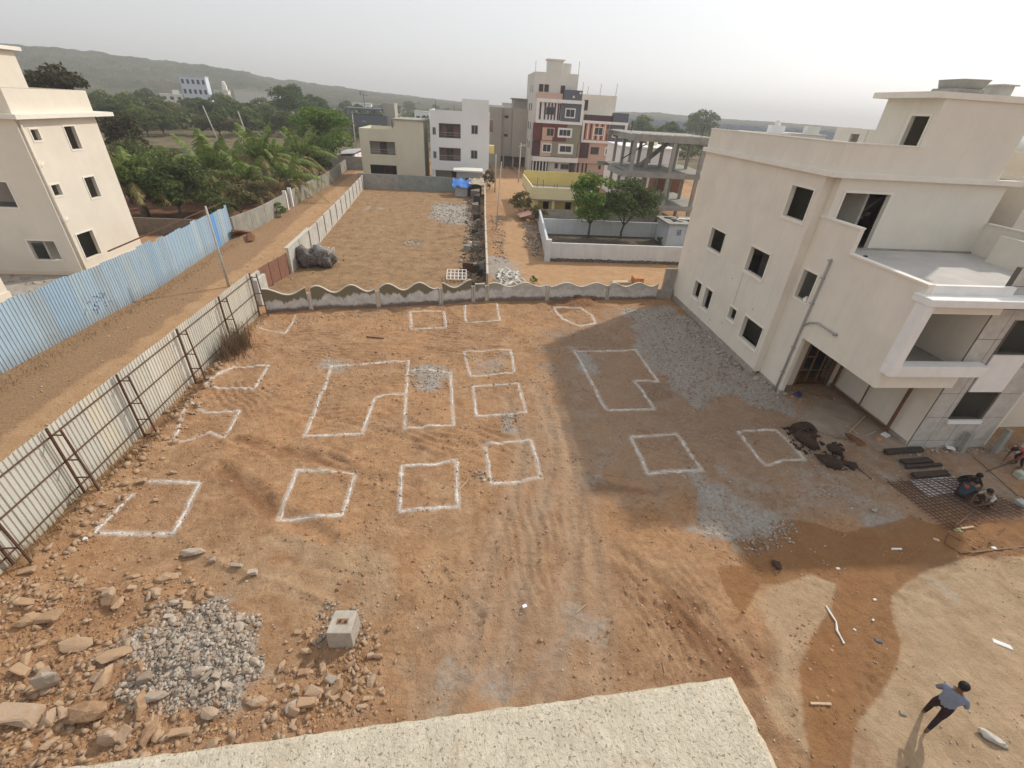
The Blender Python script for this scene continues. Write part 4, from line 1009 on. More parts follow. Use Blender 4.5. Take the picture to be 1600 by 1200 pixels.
# thin wall between dry plot and street
TW = thing('compound_wall', 'thin precast wall with a pale top between the dry plot and the side street', 'wall', (1.9, 55, 0))
tl = [(1.30, 32.2), (1.48, 42), (1.75, 55), (2.35, 78)]
def tlx(y): return float(np.interp(y, [p[1] for p in tl], [p[0] for p in tl]))
ys_ = list(np.arange(32.2, 77.0, 2.2))
for i, (a, b) in enumerate(zip(ys_, ys_[1:])):
    h = 1.5 + 0.05 * math.sin(i * 2.1)
    MB().hexa([(tlx(a) - .05, a, -.2), (tlx(a) + .05, a, -.2), (tlx(b) + .05, b - .01, -.2), (tlx(b) - .05, b - .01, -.2), (tlx(a) - .05, a, h), (tlx(a) + .05, a, h), (tlx(b) + .05, b - .01, h), (tlx(b) - .05, b - .01, h)]).build('wall_panel', plinth if i % 3 else concrete, TW)
    MB().bar((tlx(a), a, h + .03), (tlx(b), b - .01, h + .03), 0.16, 0.06).build('wall_cap', cap_m, TW)

# wall of the garden along the lane
GWm = mk('old grey garden wall', (0.31, 0.30, 0.26), 0.93, var=0.2, scale=1.0, stain=(0.16, 0.15, 0.12), stain_amt=0.7, streak=0.5)
GW = thing('garden_wall', 'old grey wall of the palm garden along the dirt lane', 'wall', (-22, 62, 0))
gl = [(-22.25, 45.8), (-21.6, 50), (-21.75, 59.0), (-21.9, 61.2), (-21.95, 80), (-23.6, 99)]
def glx(y): return float(np.interp(y, [p[1] for p in gl], [p[0] for p in gl]))
for a, b in [(45.9, 48.8), (48.85, 52), (52.05, 55.3), (55.35, 58.8)] + [(61.4 + i * 3.2, 64.55 + i * 3.2) for i in range(11)]:
    MB().hexa([(glx(a) - .1, a, -.2), (glx(a) + .1, a, -.2), (glx(b) + .1, b, -.2), (glx(b) - .1, b, -.2), (glx(a) - .1, a, 1.75), (glx(a) + .1, a, 1.75), (glx(b) + .1, b, 1.75), (glx(b) - .1, b, 1.75)]).build('wall_panel', GWm, GW)
for y in (58.95, 61.05): MB().box(glx(y) - .2, glx(y) + .2, y - .13, y + .13, -.2, 2.1).build('gate_pier', white, GW)
MB().box(-22.0, -21.95, 59.1, 60.9, 0.1, 1.6).build('gate_panel', grime, GW)
tag(MB().box(-62, -22.4, 46.0, 46.2, -.2, 1.4).build('garden_wall', grime, None, origin=(-42, 46, 0)), 'dark low wall behind the blue fence at the near edge of the garden', 'wall')
# sheds and walls at the far end of the lane
LN = thing('lane_shed', 'row of low red and white sheds ending the dirt lane', 'shed', (-22, 103, 0))
for i, (y, m) in enumerate(((99.3, redm), (101.4, white), (104.6, white), (107.8, redm))):
    MB().box(-25.0, -22.6, y, y + 2 + (i in (1, 2)), 0, 2.2).build('wall', m, LN)
MB().hexa([(-26, 99, 2.25), (-22.2, 99, 2.6), (-22.2, 111, 2.6), (-26, 111, 2.25), (-26, 99, 2.3), (-22.2, 99, 2.65), (-22.2, 111, 2.65), (-26, 111, 2.3)]).build('roof', mk('grey sheet roof', (0.42, 0.42, 0.43), 0.6), LN)

# white compound beyond the street
WC = thing('compound_wall', 'white painted wall round the small plot with two trees, beyond the wavy wall', 'wall', (12, 45, 0))
whitew = mk('whitewashed wall', (0.62, 0.65, 0.67), 0.9, var=0.06, scale=1.2, stain=(0.44, 0.46, 0.47), stain_amt=0.4, streak=0.3)
MB().box(7.15, 27, 41.1, 41.3, 0.25, 1.65).build('wall', whitew, WC)
rb = MB()
for i in range(70):
    x = 7.1 + i * 0.285 + random.uniform(-.05, .05); h = random.uniform(.2, .34); w = random.uniform(.2, .3)
    rb.box(x, x + w, 41.02 + random.uniform(0, .05), 41.35, -.1, h)
tag(rb.build('stone_footing', mk('dark rubble footing', (0.16, 0.14, 0.12), 0.95, var=0.4, scale=6), WC), kind='stuff')
MB().hexa([(6.95, 41.0, 0), (7.15, 41.0, 0), (8.55, 58.4, 0), (8.35, 58.4, 0), (6.95, 41.0, 1.7), (7.15, 41.0, 1.7), (8.55, 58.4, 1.7), (8.35, 58.4, 1.7)]).build('wall', whitew, WC)
MB().box(8.0, 27, 51.3, 51.5, -.1, 1.65).build('wall', whitew, WC)
MB().box(8.7, 24, 59.8, 59.9, -.1, 1.1).build('wall', concrete, WC)
MB().box(6.85, 7.35, 40.9, 41.35, -.1, 1.95).build('post', whitew, WC)
tag(MB().box(7.4, 26.9, 41.35, 51.2, -.05, 0.10).build('yard_earth', mk('dark yard earth', (0.12, 0.095, 0.07), 0.97, var=0.3, scale=2, bump=0.6, bscale=8, bdist=0.05), None, origin=(16, 46, 0)), kind='structure')
SH = thing('outhouse', 'small white outhouse with a littered roof in the corner of the white walled plot', 'outhouse', (22.3, 48, 0))
MB().wall('y', 47.2, 47.4, 20.7, 23.9, -.1, 2.4, [(21.6, 22.1, 1.3, 1.9)]).box(20.7, 20.9, 47.401, 50.5, -.1, 2.4).box(23.7, 23.9, 47.401, 50.5, -.1, 2.4).build('wall', whitew, SH)
MB().box(20.4, 24.2, 46.9, 50.8, 2.401, 2.55).build('roof', concrete, SH)
for i in range(7): MB().bar((20.7 + random.uniform(0, 2.8), 47.2 + random.uniform(0, 2.8), 2.6), (21 + random.uniform(0, 2.6), 47.4 + random.uniform(0, 2.8), 2.68), 0.3, 0.08).build('roof_litter', random.choice([rust, white, concrete, darkwood]), SH)

# poles
def pole(x, y, h, lean, label, r=0.09, arm=None):
    p = thing('utility_pole', label, 'pole', (x, y, 0))
    MB().tube([(x, y, -.2), (x + lean[0], y + lean[1], h)], [r * 1.2, r * 0.8], 8).build('shaft', concrete_lt, p, smooth=True)
    if arm:
        MB().bar((x + lean[0] - arm, y + lean[1], h - .4), (x + lean[0] + arm, y + lean[1], h - .4), 0.08).build('cross_arm', rust, p)
    return p
pole(-17.0, 32.4, 5.4, (-0.1, 0.1), 'leaning pale concrete pole in the dirt lane between the two metal fences', 0.08)
pole(2.9, 52.2, 7.0, (0.35, 0), 'thin pale pole beside the thin precast wall in the side street', 0.06)
pole(4.0, 78.5, 5.5, (0, 0), 'pale concrete pole at the far left of the side street', 0.09)
pole(8.9, 90.5, 6.5, (0.1, 0), 'pale concrete pole in front of the grey windowless block', 0.1)
pole(-55, 118, 8.5, (-1.8, 0), 'leaning pale pole among the trees beyond the palm garden, left one', 0.13)
pole(-46, 112, 8.0, (-1.3, 0), 'leaning pale pole among the trees beyond the palm garden, right one', 0.13)
pole(-28, 128, 8.5, (0, 0), 'wooden pole beside the dark shed beyond the lane', 0.13, 0.9)
wires = MB()
for q in range(3):
    wires.tube([(8.9 - 0.2 * q, 90.5, 6.2 - q * .2), (11, 100, 5.2 + q * .3), (13.4, 108, 8 + q * .6)], 0.025, 4)
tag(wires.build('cables', mk('grey cable', (0.4, 0.4, 0.4), 0.7), None, origin=(9, 90, 6)), 'bundle of cables from the pole to the tall house', 'cables')

# ================================================================== BUILDINGS BEYOND
glass = mk('dark window glass', (0.035, 0.04, 0.05), 0.2, var=0.1, scale=1, bump=0, spec=0.5)
beige = mk('beige wall', (0.66, 0.62, 0.49), 0.9, var=0.05, scale=0.4, stain=(0.44, 0.42, 0.34), stain_amt=0.3, streak=0.2)
whitef = mk('bright white wall', (0.80, 0.80, 0.80), 0.9, var=0.03, scale=0.4, streak=0.12)
taupe = mk('bare grey brown wall', (0.42, 0.39, 0.34), 0.92, var=0.08, scale=0.3, streak=0.3)
offw = mk('off white wall', (0.70, 0.68, 0.62), 0.9, var=0.05, scale=0.3, streak=0.2)
peach = mk('peach paint', (0.60, 0.42, 0.33), 0.85, var=0.03)
orange = mk('orange paint', (0.62, 0.26, 0.14), 0.85, var=0.05)
slate = mk('slate grey paint', (0.13, 0.14, 0.17), 0.85, var=0.05)
maroon = mk('maroon paint', (0.16, 0.055, 0.045), 0.85, var=0.05)
plum = mk('dark plum paint', (0.10, 0.055, 0.065), 0.85, var=0.05)
olive = mk('grey olive paint', (0.28, 0.27, 0.21), 0.85, var=0.05)
yellow = mk('yellow paint', (0.78, 0.63, 0.24), 0.88, var=0.05, scale=0.6, streak=0.15)
yellowlt = mk('pale yellow paint', (0.78, 0.69, 0.42), 0.88, var=0.05, scale=0.6)
tanw = mk('tan wall', (0.38, 0.36, 0.32), 0.9, var=0.08, scale=0.3)

def win(root, Y, x0, x1, z0, z1, leaves=2, fm=None, depth=0.05, fw=0.12, name='window'):
    """window on a wall whose outside face is the plane y=Y: proud frame, dark pane, mullions"""
    fm = fm or white
    f = MB().wall('y', Y - depth, Y - 0.002, x0, x1, z0, z1, [(x0 + fw, x1 - fw, z0 + fw, z1 - fw)]).build(name, fm, root)
    MB().box(x0 + fw, x1 - fw, Y - 0.02, Y - 0.003, z0 + fw, z1 - fw).build('pane', glass, f)
    mm = MB()
    for i in range(1, leaves):
        x = x0 + fw + (x1 - x0 - 2 * fw) * i / leaves
        mm.box(x - .03, x + .03, Y - .035, Y - .021, z0 + fw, z1 - fw)
    if leaves > 1: mm.build('mullion', fm, f)
    return f
def balcony(root, Y, x0, x1, z0, z1, wallm, depth=1.2, rail=True, doorx=None):
    """recess with back wall, floor, door and railing; the front wall has a hole there"""
    MB().box(x0, x1, Y + depth, Y + depth + .1, z0, z1).build('balcony_wall', wallm, root)
    MB().box(x0 - .1, x1 + .1, Y + .02, Y + depth, z0 - .12, z0 - .002).build('balcony_floor', concrete, root)
    dx = doorx if doorx is not None else (x0 + x1) / 2
    d = MB().box(dx - .55, dx + .55, Y + depth - .06, Y + depth - .002, z0, z1 - .25).build('door', maroon, root)
    MB().box(dx - .35, dx + .35, Y + depth - .08, Y + depth - .061, z0 + .2, z1 - .4).build('pane', glass, d)
    if rail:
        r = MB().bar((x0, Y + .06, z0 + .75), (x1, Y + .06, z0 + .75), 0.05).bar((x0, Y + .06, z0 + .4), (x1, Y + .06, z0 + .4), 0.03)
        r.build('railing', mk('grey rail', (0.45, 0.45, 0.45), 0.4), root)

def roofrods(root, pts, h=1.0):
    m = MB()
    for x, y, z in pts: m.bar((x, y, z), (x + random.uniform(-.08, .08), y, z + h * random.uniform(.7, 1.3)), 0.06)
    return m.build('starter_bars', rust, root)

# house A: beige, low
A_ = thing('house', 'beige two-storey house with an open corner balcony beyond the dry plot', 'house', (-12.6, 88, 0))
MB().wall('y', 84, 84.2, -17.65, -12.0, 0, 7.75, [(-16.15, -12.15, 4.1, 6.0), (-16.4, -12.15, 1.0, 2.55)]).build('wall', beige, A_)
MB().wall('x', -17.65, -17.45, 84.2, 94, 0, 7.75, [(84.4, 86.8, 4.1, 6.0)]).build('wall', beige, A_)
MB().box(-11.99, -7.5, 83.95, 94, 0, 9.15).build('wall', beige, A_)
MB().box(-17.65, -12, 93.8, 94, 0, 7.75).build('wall', beige, A_)
MB().box(-17.44, -12.0, 84.21, 93.79, 6.6, 6.8).build('roof_slab', screed, A_)
balcony(A_, 84.2, -17.4, -12.05, 4.05, 6.5, tanw, 1.6, True, -14.3)
balcony(A_, 84.2, -17.4, -12.05, 0.95, 3.9, darkin, 2.0, False, -14)
MB().box(-12.3, -7.2, 83.7, 94.2, 9.151, 9.3).build('roof_slab', concrete, A_)
roofrods(A_, [(-13.2, 90, 7.7), (-13.0, 88, 7.7)])
# house B: white three storeys
B_ = thing('house', 'bright white three-storey house with two brown balconies beyond the dry plot', 'house', (-1.8, 88, 0))
MB().wall('y', 84, 84.2, -6.45, 2.9, 0, 10.85, [(-5.05, -1.55, 7.0, 9.05), (-5.1, -1.55, 3.65, 5.6), (-6.1, -1.6, 0, 2.2)]).build('wall', whitef, B_)
MB().box(-1.3, 2.9, 84.0, 88, 10.851, 12.55).build('stair_tower', whitef, B_)
MB().box(-6.45, -6.25, 84.21, 95, 0, 10.85).build('wall', whitef, B_)
MB().wall('x', 2.9, 3.1, 84.0, 95, 0, 10.85, [(86, 88.5, 7.2, 9.0)]).build('wall', whitef, B_)
MB().box(-6.24, 2.89, 84.21, 95, 9.9, 10.1).build('roof_slab', screed, B_)
brwn = mk('brown balcony wall', (0.22, 0.16, 0.14), 0.85)
balcony(B_, 84.2, -5.05, -1.55, 7.0, 9.05, brwn); balcony(B_, 84.2, -5.1, -1.55, 3.65, 5.6, brwn)
balcony(B_, 84.2, -6.0, -1.6, 0.1, 2.2, tanw, 2.4, False, -2.6)
greyf = mk('grey window frame', (0.42, 0.45, 0.42), 0.5)
for x0, x1, z0, z1 in ((0.15, 1.25, 7.75, 9.05), (0.1, 1.2, 4.15, 5.45), (-6.05, -5.5, 7.35, 8.45), (-6.05, -5.5, 3.95, 5.0)):
    win(B_, 84, x0, x1, z0, z1, 2, greyf, fw=0.08)
MB().box(-1.0, 2.7, 82.8, 83.99, 2.0, 2.2).build('canopy', offw, B_)
MB().box(3.1, 4.0, 85, 86.2, 5.0, 6.2).build('side_box', yellow, B_)
MB().box(3.101, 3.9, 88.8, 90.8, 8.0, 9.8).build('side_box', brwn, B_)
roofrods(B_, [(-2.6, 86, 10.8), (-5.6, 86, 10.8)])
# small shed with blue tarpaulin in front of B
S_ = thing('shed', 'small grey cement shed with a dark window behind the blue tarpaulin', 'shed', (0, 78, 0))
MB().wall('y', 77.6, 77.8, -2.1, 1.9, 0, 2.9, [(-0.7, 0.4, 1.0, 2.0)]).box(-2.1, -1.9, 77.81, 81, 0, 2.9).box(1.7, 1.9, 77.81, 81, 0, 2.9).build('wall', mk('shed cement', (0.40, 0.41, 0.41), 0.9, streak=0.4), S_)
MB().box(-2.6, 2.0, 77.2, 81.2, 2.901, 3.1).build('roof', offw, S_)
MB().box(-1.8, 1.6, 80, 80.1, 0, 2.8).build('inner_wall', darkin, S_)
T_ = thing('lean_to', 'low lean-to of blue tarpaulin and straw sheets against the thin precast wall', 'lean-to', (0, 74, 0))
tarp = MB(); nn_ = 10
bluet = mk('blue tarpaulin', (0.06, 0.20, 0.58), 0.45, var=0.25, scale=3, bump=0.4, bscale=3, bdist=0.1)
def drape(x0, x1, y0, y1, z0, z1, seed, amp=0.12):
    m = MB(); n = 9
    P = [[(x0 + (x1 - x0) * i / n, y0 + (y1 - y0) * j / n, z0 + (z1 - z0) * j / n + amp * float(fbm(np.array([i * .7 + seed]), np.array([j * .7]), 3, seed)[0])) for i in range(n + 1)] for j in range(n + 1)]
    for j in range(n):
        for i in range(n):
            a, b, c, d = P[j][i], P[j][i + 1], P[j + 1][i + 1], P[j + 1][i]
            m.quad(a, b, c, d); dn = (0, 0, -0.03)
            if j in (0, n - 1) or i in (0, n - 1): m.quad(*[(q[0], q[1], q[2] - .03) for q in (a, b, c, d)])
    return m
drape(-2.6, 0.2, 72.2, 75.6, 1.5, 2.0, 3, 0.5).build('tarpaulin', bluet, T_, smooth=True)
drape(-0.2, 2.1, 72.8, 77.0, 1.75, 2.2, 5, 0.3).build('straw_roof', mk('straw sheet', (0.42, 0.36, 0.27), 0.95, var=0.2, scale=5), T_)
MB().box(-2.2, -0.4, 73.0, 75, 0, 1.4).build('wall', mk('pale shed side', (0.5, 0.5, 0.5), 0.9), T_)
MB().box(-0.38, 1.7, 73.6, 75, 0, 1.6).build('wall', darkwood, T_)
# block C: windowless grey
C_ = thing('building', 'windowless grey brown block with three tall bays behind the side street', 'building', (9, 120, 0))
for x0, x1, y in ((4.6, 6.9, 115), (6.92, 9.3, 115.8), (9.32, 13.0, 115)):
    MB().box(x0, x1, y, 126, 2.1 if x0 > 6 else 0, 11.6).build('wall', taupe, C_)
for z in (9.6, 6.0): win(C_, 115.8, 7.5, 8.4, z, z + .55, 1, grime, fw=.06)
MB().box(6.95, 13.0, 117, 126, 0.1, 2.09).build('ground_floor', grime, C_)
for x in (7.6, 9.8, 11.5, 12.9): MB().box(x - .15, x + .15, 115.3, 115.6, 0, 2.09).build('pillar', taupe, C_)
MB().box(9.6, 13.2, 118, 124, 11.601, 13.3).build('roof_room', taupe, C_)
MB().box(9.2, 13.4, 117.4, 124.4, 13.301, 13.5).build('roof_slab', concrete, C_)
# tall house D1
D1 = thing('apartment_house', 'tall five-storey house with striped and coloured balcony panels and a roof tank tower', 'building', (17.5, 110, 0))
YD = 106.0
MB().box(12.6, 21.4, YD + 1.2, 120, 0, 18.0).build('wall', offw, D1)
MB().box(15.2, 18.2, YD + 2, 110, 18.001, 20.0).box(14.9, 18.5, YD + 1.8, 110.2, 20.001, 20.25).build('tank_tower', offw, D1)
MB().box(18.3, 19.9, YD + 2.2, YD + 2.4, 18.001, 19.7).build('roof_wall', offw, D1)
MB().box(13.2, 22.9, YD, YD + 1.19, 2.3, 3.2).build('ledge', white, D1)
for z0, z1 in ((9.35, 9.85), (13.0, 13.6)): MB().box(13.3, 22.9, YD - .3, YD + 1.19, z0, z1).build('ledge', white, D1)
MB().box(13.3, 13.75, YD - .3, YD + 1.19, 9.851, 12.999).build('frame_post', white, D1); MB().box(22.4, 22.9, YD - .3, YD + 1.19, 9.851, 12.999).build('frame_post', white, D1)
MB().box(13.76, 18.4, YD + .3, YD + 1.18, 9.86, 12.99).build('panel', white, D1)
for x in (13.95, 14.9, 15.65, 16.3, 16.95, 17.6, 18.0): MB().box(x, x + .3, YD + .2, YD + .299, 10.0, 12.9).build('stripe', plum, D1)
win(D1, YD + .199, 15.3, 17.0, 10.9, 12.2, 2, slate, fw=.1)
MB().box(18.42, 22.39, YD + .1, YD + 1.18, 9.86, 12.99).build('panel', slate, D1)
win(D1, YD + .099, 19.2, 21.3, 10.5, 12.2, 2, white, fw=.2)
MB().box(13.3, 18.4, YD + .2, YD + 1.19, 13.601, 14.6).build('panel', peach, D1)
MB().box(18.6, 22.3, YD - .1, YD + 1.19, 13.601, 15.3).build('panel', slate, D1)
for x, z in ((20.4, 14.0), (21.7, 14.7)): MB().box(x, x + .35, YD - .13, YD - .101, z, z + .35).build('light_box', white, D1)
for x0, x1 in ((13.6, 14.5), (14.7, 15.6)): win(D1, YD + 1.199, x0, x1, 14.75, 16.0, 1, maroon, fw=.1)
win(D1, YD + 1.199, 18.0, 18.9, 14.6, 16.0, 1, maroon, fw=.1)
MB().box(13.0, 14.6, YD + .1, YD + 1.19, 6.2, 9.34).build('panel', maroon, D1)
MB().box(14.62, 19.9, YD - .1, YD + 1.19, 6.2, 9.34).build('panel', maroon, D1)
MB().box(19.92, 22.7, YD, YD + 1.19, 6.2, 9.34).build('panel', olive, D1)
MB().box(14.8, 17.0, YD - .16, YD - .101, 6.3, 8.6).build('panel', peach, D1)
win(D1, YD - .161, 15.6, 17.3, 7.0, 8.6, 2, peach, fw=.15)
win(D1, YD - .161, 18.0, 21.0, 6.95, 8.7, 3, white, fw=.35)
MB().box(14.62, 16.9, YD - .05, YD + 1.19, 3.3, 6.19).build('panel', peach, D1)
MB().box(16.92, 22.5, YD - .05, YD + 1.19, 3.3, 6.19).build('panel', olive, D1)
win(D1, YD - .051, 15.0, 17.0, 4.0, 5.7, 2, white, fw=.2); win(D1, YD - .051, 18.4, 21.6, 3.9, 5.8, 2, white, fw=.4)
MB().box(13.0, 14.5, YD + .4, YD + 1.19, 3.3, 6.0).build('panel', plum, D1)
MB().box(13.2, 16.6, YD + .6, YD + 1.19, 0, 2.29).build('panel', darkin, D1)
for i in range(5): MB().box(13.3 + i * .7, 13.5 + i * .7, YD + .3, YD + .59, 0, 2.29).build('stripe', white, D1)
win(D1, YD + 1.199, 18.2, 19.0, .9, 2.0, 1, olive); win(D1, YD + 1.199, 19.5, 21.4, .8, 1.9, 2, olive)
for z in (4.6, 8.0, 11.4, 14.6):
    f = MB().box(12.55, 12.599, 108.5, 109.6, z, z + 1.3).build('window', glass, D1); MB().box(12.55, 12.599, 112, 113.1, z, z + 1.3).build('window', glass, D1)
roofrods(D1, [(12.7, YD + 1.3, 18), (21.3, YD + 1.3, 18), (22.3, YD + .2, 15.3)], 1.8)
# D2
D2 = thing('apartment_house', 'four-storey peach house with orange and plum striped panel, right of the tall one', 'building', (27, 112, 0))
YD = 107.5
MB().box(22.95, 31.4, YD + 1.2, 121, 0, 11.2).build('wall', offw, D2)
MB().box(22.95, 30.8, YD + 3.5, 121, 11.201, 14.9).build('wall', cream, D2)
MB().box(23.3, 23.5, YD + 1.3, YD + 3.49, 11.201, 14.0).build('wall', cream, D2)
win(D2, YD + 3.499, 23.6, 24.8, 12.0, 13.9, 1, maroon, fw=.12)
MB().box(23.4, 33.0, YD - .2, YD + 1.19, 9.75, 10.25).build('ledge', white, D2); MB().box(23.4, 33.0, YD - .2, YD + 1.19, 6.2, 6.65).build('ledge', white, D2)
MB().box(32.5, 33.0, YD - .2, YD + 1.19, 6.651, 9.749).build('frame_post', white, D2); MB().box(23.4, 23.8, YD - .2, YD + 1.19, 6.651, 9.749).build('frame_post', white, D2)
MB().box(23.9, 29.3, YD + .3, YD + 1.18, 6.66, 9.74).build('panel', orange, D2)
for i in range(9): MB().box(24.0 + i * .6, 24.25 + i * .6, YD + .2, YD + .299, 6.8, 9.7).build('stripe', plum if i % 2 == 0 else white, D2)
win(D2, YD + .199, 26.0, 28.0, 7.6, 9.2, 2, white, fw=.15)
MB().box(29.32, 32.49, YD + .1, YD + 1.18, 6.66, 9.74).build('panel', slate, D2)
win(D2, YD + .099, 30.0, 32.2, 7.4, 9.0, 2, white, fw=.15)
MB().box(23.8, 29.6, YD + .2, YD + 1.19, 10.251, 11.3).build('panel', plum, D2); MB().box(29.7, 32.9, YD - .1, YD + 1.19, 10.251, 11.9).build('panel', slate, D2)
MB().box(23.0, 32.9, YD + .2, YD + 1.19, 2.2, 6.19).build('panel', peach, D2)
MB().box(23.4, 25.4, YD + .1, YD + .199, 3.2, 6.1).build('panel', plum, D2)
MB().box(29.4, 32.6, YD + .05, YD + .199, 4.2, 6.19).build('panel', slate, D2)
win(D2, YD + .198, 25.8, 27.6, 4.0, 5.4, 2, maroon, fw=.1); win(D2, YD + .049, 28.8, 31.6, 3.9, 5.5, 2, white, fw=.3)
MB().box(23.0, 32.4, YD + .6, YD + 1.19, 0, 2.19).build('panel', peach, D2)
for x in (23.4, 24.4, 25.2): MB().box(x, x + .35, YD + .5, YD + .599, 0, 2.19).build('stripe', plum, D2)
win(D2, YD + .599, 28.0, 28.8, 1.0, 2.0, 1, peach); win(D2, YD + .599, 29.3, 31.2, 1.0, 2.1, 2, peach)
roofrods(D2, [(24.5, YD + 4, 14.9), (27.2, YD + 4, 14.9), (30.6, YD + 4, 14.9)], 1.8)

# yellow house E
E_ = thing('house', 'low yellow house with a flat roof and broad parapet, behind the street bush', 'house', (12, 66, 0))
YE = 62.0
MB().wall('y', YE + .9, YE + 1.1, 8.7, 18, 0, 1.95, [(9.6, 10.4, 0, 1.5), (12.6, 13.4, .6, 1.5)]).build('wall', yellow, E_)
MB().box(8.7, 8.9, YE + 1.11, 74, 0, 1.9).box(17.8, 18, YE + 1.11, 74, 0, 1.9).build('wall', yellow, E_)
for x in (8.4, 10.6, 13.8): MB().box(x, x + .35, YE - .3, YE + .05, 0, 1.85).build('pillar', yellowlt, E_)
MB().box(7.9, 18.2, YE - .6, 74.2, 1.86, 2.0).build('roof_slab', concrete, E_)
MB().box(7.9, 14.6, YE - .6, YE - .45, 2.001, 3.4).build('parapet', yellowlt, E_)
MB().box(7.9, 8.05, YE - .44, 74.2, 2.001, 3.4).build('parapet', yellowlt, E_)
MB().box(8.06, 18.2, 74.05, 74.2, 2.001, 3.9).build('parapet', yellow, E_)
MB().box(14.61, 14.76, YE - .6, 67, 2.001, 3.3).build('parapet', yellowlt, E_)
MB().box(8.9, 17.8, YE + 2.5, YE + 2.6, 0, 1.85).build('inner_wall', darkin, E_)
roofrods(E_, [(9.8, YE + 3, 2), (11.4, YE + 3.5, 2), (12.0, YE + 5, 2), (13.4, YE + 2, 2), (9.5, YE + 7, 2)], 1.6)
MB().tube([(16.2, 70, 2.0), (16.2, 70, 3.3), (16.2, 70, 3.55)], [.6, .62, .25], 12).build('water_tank', slate, E_, smooth=True)

# concrete frame building F
F_ = thing('unfinished_building', 'unfinished bare concrete frame of beams and columns beside the trees', 'building frame', (23, 62, 0))
fm_ = mk('raw frame concrete', (0.34, 0.33, 0.30), 0.93, var=0.15, scale=1.2, stain=(0.20, 0.19, 0.17), stain_amt=0.6, bump=0.3, streak=0.3)
for z0, z1, xa in ((9.35, 10.0, 18.7), (5.55, 6.1, 17.9), (1.9, 2.4, 20.5)):
    MB().box(xa, 30, 58.0, 58.3, z0 - .05, z1).box(xa, 30, 63.8, 64.1, z0, z1).box(xa, xa + .3, 58.31, 63.79, z0, z1).box(xa, 30, 69.6, 69.9, z0, z1).build('beam', fm_, F_)
    MB().box(xa + 1.0 if z0 < 9 else xa + .31, 30, 58.31, 69.59, z1 - .14, z1 - .01).build('floor_slab', fm_, F_)
for y, xx in ((58.02, (18.9, 23.7, 27.3)), (63.82, (19.4, 21.6, 24.6, 28.2)), (69.62, (20.0, 22.3, 25.2, 28.6))):
    for x in xx:
        for z0, z1 in ((0, 1.89), (2.401, 5.54), (6.101, 9.29)):
            MB().box(x, x + (.42 if y < 59 else .35), y, y + .26, z0, z1 if y > 59 else z1 - .05).build('column', fm_, F_)
MB().hexa([(22.2, 64.3, 6.1), (22.5, 64.3, 6.1), (22.5, 65.6, 6.1), (22.2, 65.6, 6.1), (25.9, 64.3, 9.3), (26.3, 64.3, 9.3), (26.3, 65.6, 9.3), (25.9, 65.6, 9.3)]).build('staircase', fm_, F_)
for x in (19.4, 23.7, 27.3):
    for z0, z1 in ((9.36, 9.98), (5.56, 6.08), (1.92, 2.38)): MB().box(x + .03, x + .33, 58.31, 63.78, z0 + .01, z1 - .15).box(x + .03, x + .33, 64.12, 69.58, z0 + .01, z1 - .15).build('beam', fm_, F_)
for x in (21.8, 25.4):
    for z0, z1 in ((2.401, 5.54), (6.101, 9.29)): MB().box(x, x + .3, 61.0, 61.26, z0, z1).build('column', fm_, F_)
rg = MB()
for i in range(40):
    x = 18.75 + i * .28; z = 10.01
    rg.box(x, x + .3, 58.0, 58.5 + random.uniform(0, .6), z, z + random.uniform(.03, .16))
tag(rg.build('loose_cement', offw, F_), kind='stuff')
MB().bar((19.6, 63.7, 7.0), (22.5, 63.9, 8.8), .3, .06).build('plank', darkwood, F_)
roofrods(F_, [(26.9, 58.2, 10.0), (20.2, 64, 10.0)], 1.3)
# clutter seen through the frame
tag(MB().box(24.0, 33, 78, 88, 0, 7.4).box(23.8, 33.2, 77.8, 88.2, 7.401, 7.6).build('house', whitef, None, origin=(28, 83, 0)), 'plain white house seen through the bare concrete frame', 'house')
tag(MB().box(27.5, 31, 70.5, 74, 0, 4.2).build('shed', redm, None, origin=(29, 72, 0)), 'brown shed seen through the right bays of the concrete frame', 'shed')
tag(MB().tube([(30.5, 84, 7.6), (30.5, 84, 8.4), (30.5, 84, 8.7)], [.9, .95, .3], 12).build('water_tank', yellowlt, None, origin=(30.5, 84, 7.6)), 'pale green water tank on the white house behind the concrete frame', 'water tank')

# ---- far buildings
def far_house(x, y, w, d, h, m, label, nx=4, nz=3, room=True, rot=0.0, tank=False, name='far_house'):
    r = thing(name, label, 'house', (x, y, 0), None, rot)
    ca, sa = math.cos(rot), math.sin(rot)
    def put(mb, nm, mm):
        o = MB.build(mb, nm, mm, None); o.parent = r; o.location = (0, 0, 0); return o
    put(MB().box(-w / 2, w / 2, 0, d, -2, h), 'wall', m)
    put(MB().box(-w / 2 - .2, w / 2 + .2, -.2, d + .2, h + .001, h + .25), 'roof', offw)
    if room: put(MB().box(w * .1, w * .4, d * .3, d * .7, h + .251, h + 2.3), 'roof_room', m)
    if tank: put(MB().tube([(w * .25, d * .5, h + 2.3), (w * .25, d * .5, h + 3.6), (w * .25, d * .5, h + 4)], [.8, .8, .2], 8), 'water_tank', white)
    for j in range(nz):
        for i in range(nx):
            x0 = -w / 2 + w * (i + .25) / nx; z0 = .9 + j * (h / nz)
            put(MB().box(x0, x0 + w / nx * .5, -.05, -.003, z0, z0 + h / nz * .45), 'window', glass)
    return r
bluewh = mk('pale bluish wall', (0.60, 0.66, 0.74), 0.9, var=0.04)
far_house(-130.6, 268, 10.6, 8, 15.8, bluewh, 'pale blue and white house with rows of dark windows below the hill', 5, 4, False, 0.25)
far_house(-120, 270, 6, 6, 10.8, offw, 'white house with a rooftop room beside the pale blue one, below the hill', 3, 2, True, 0.2, True)
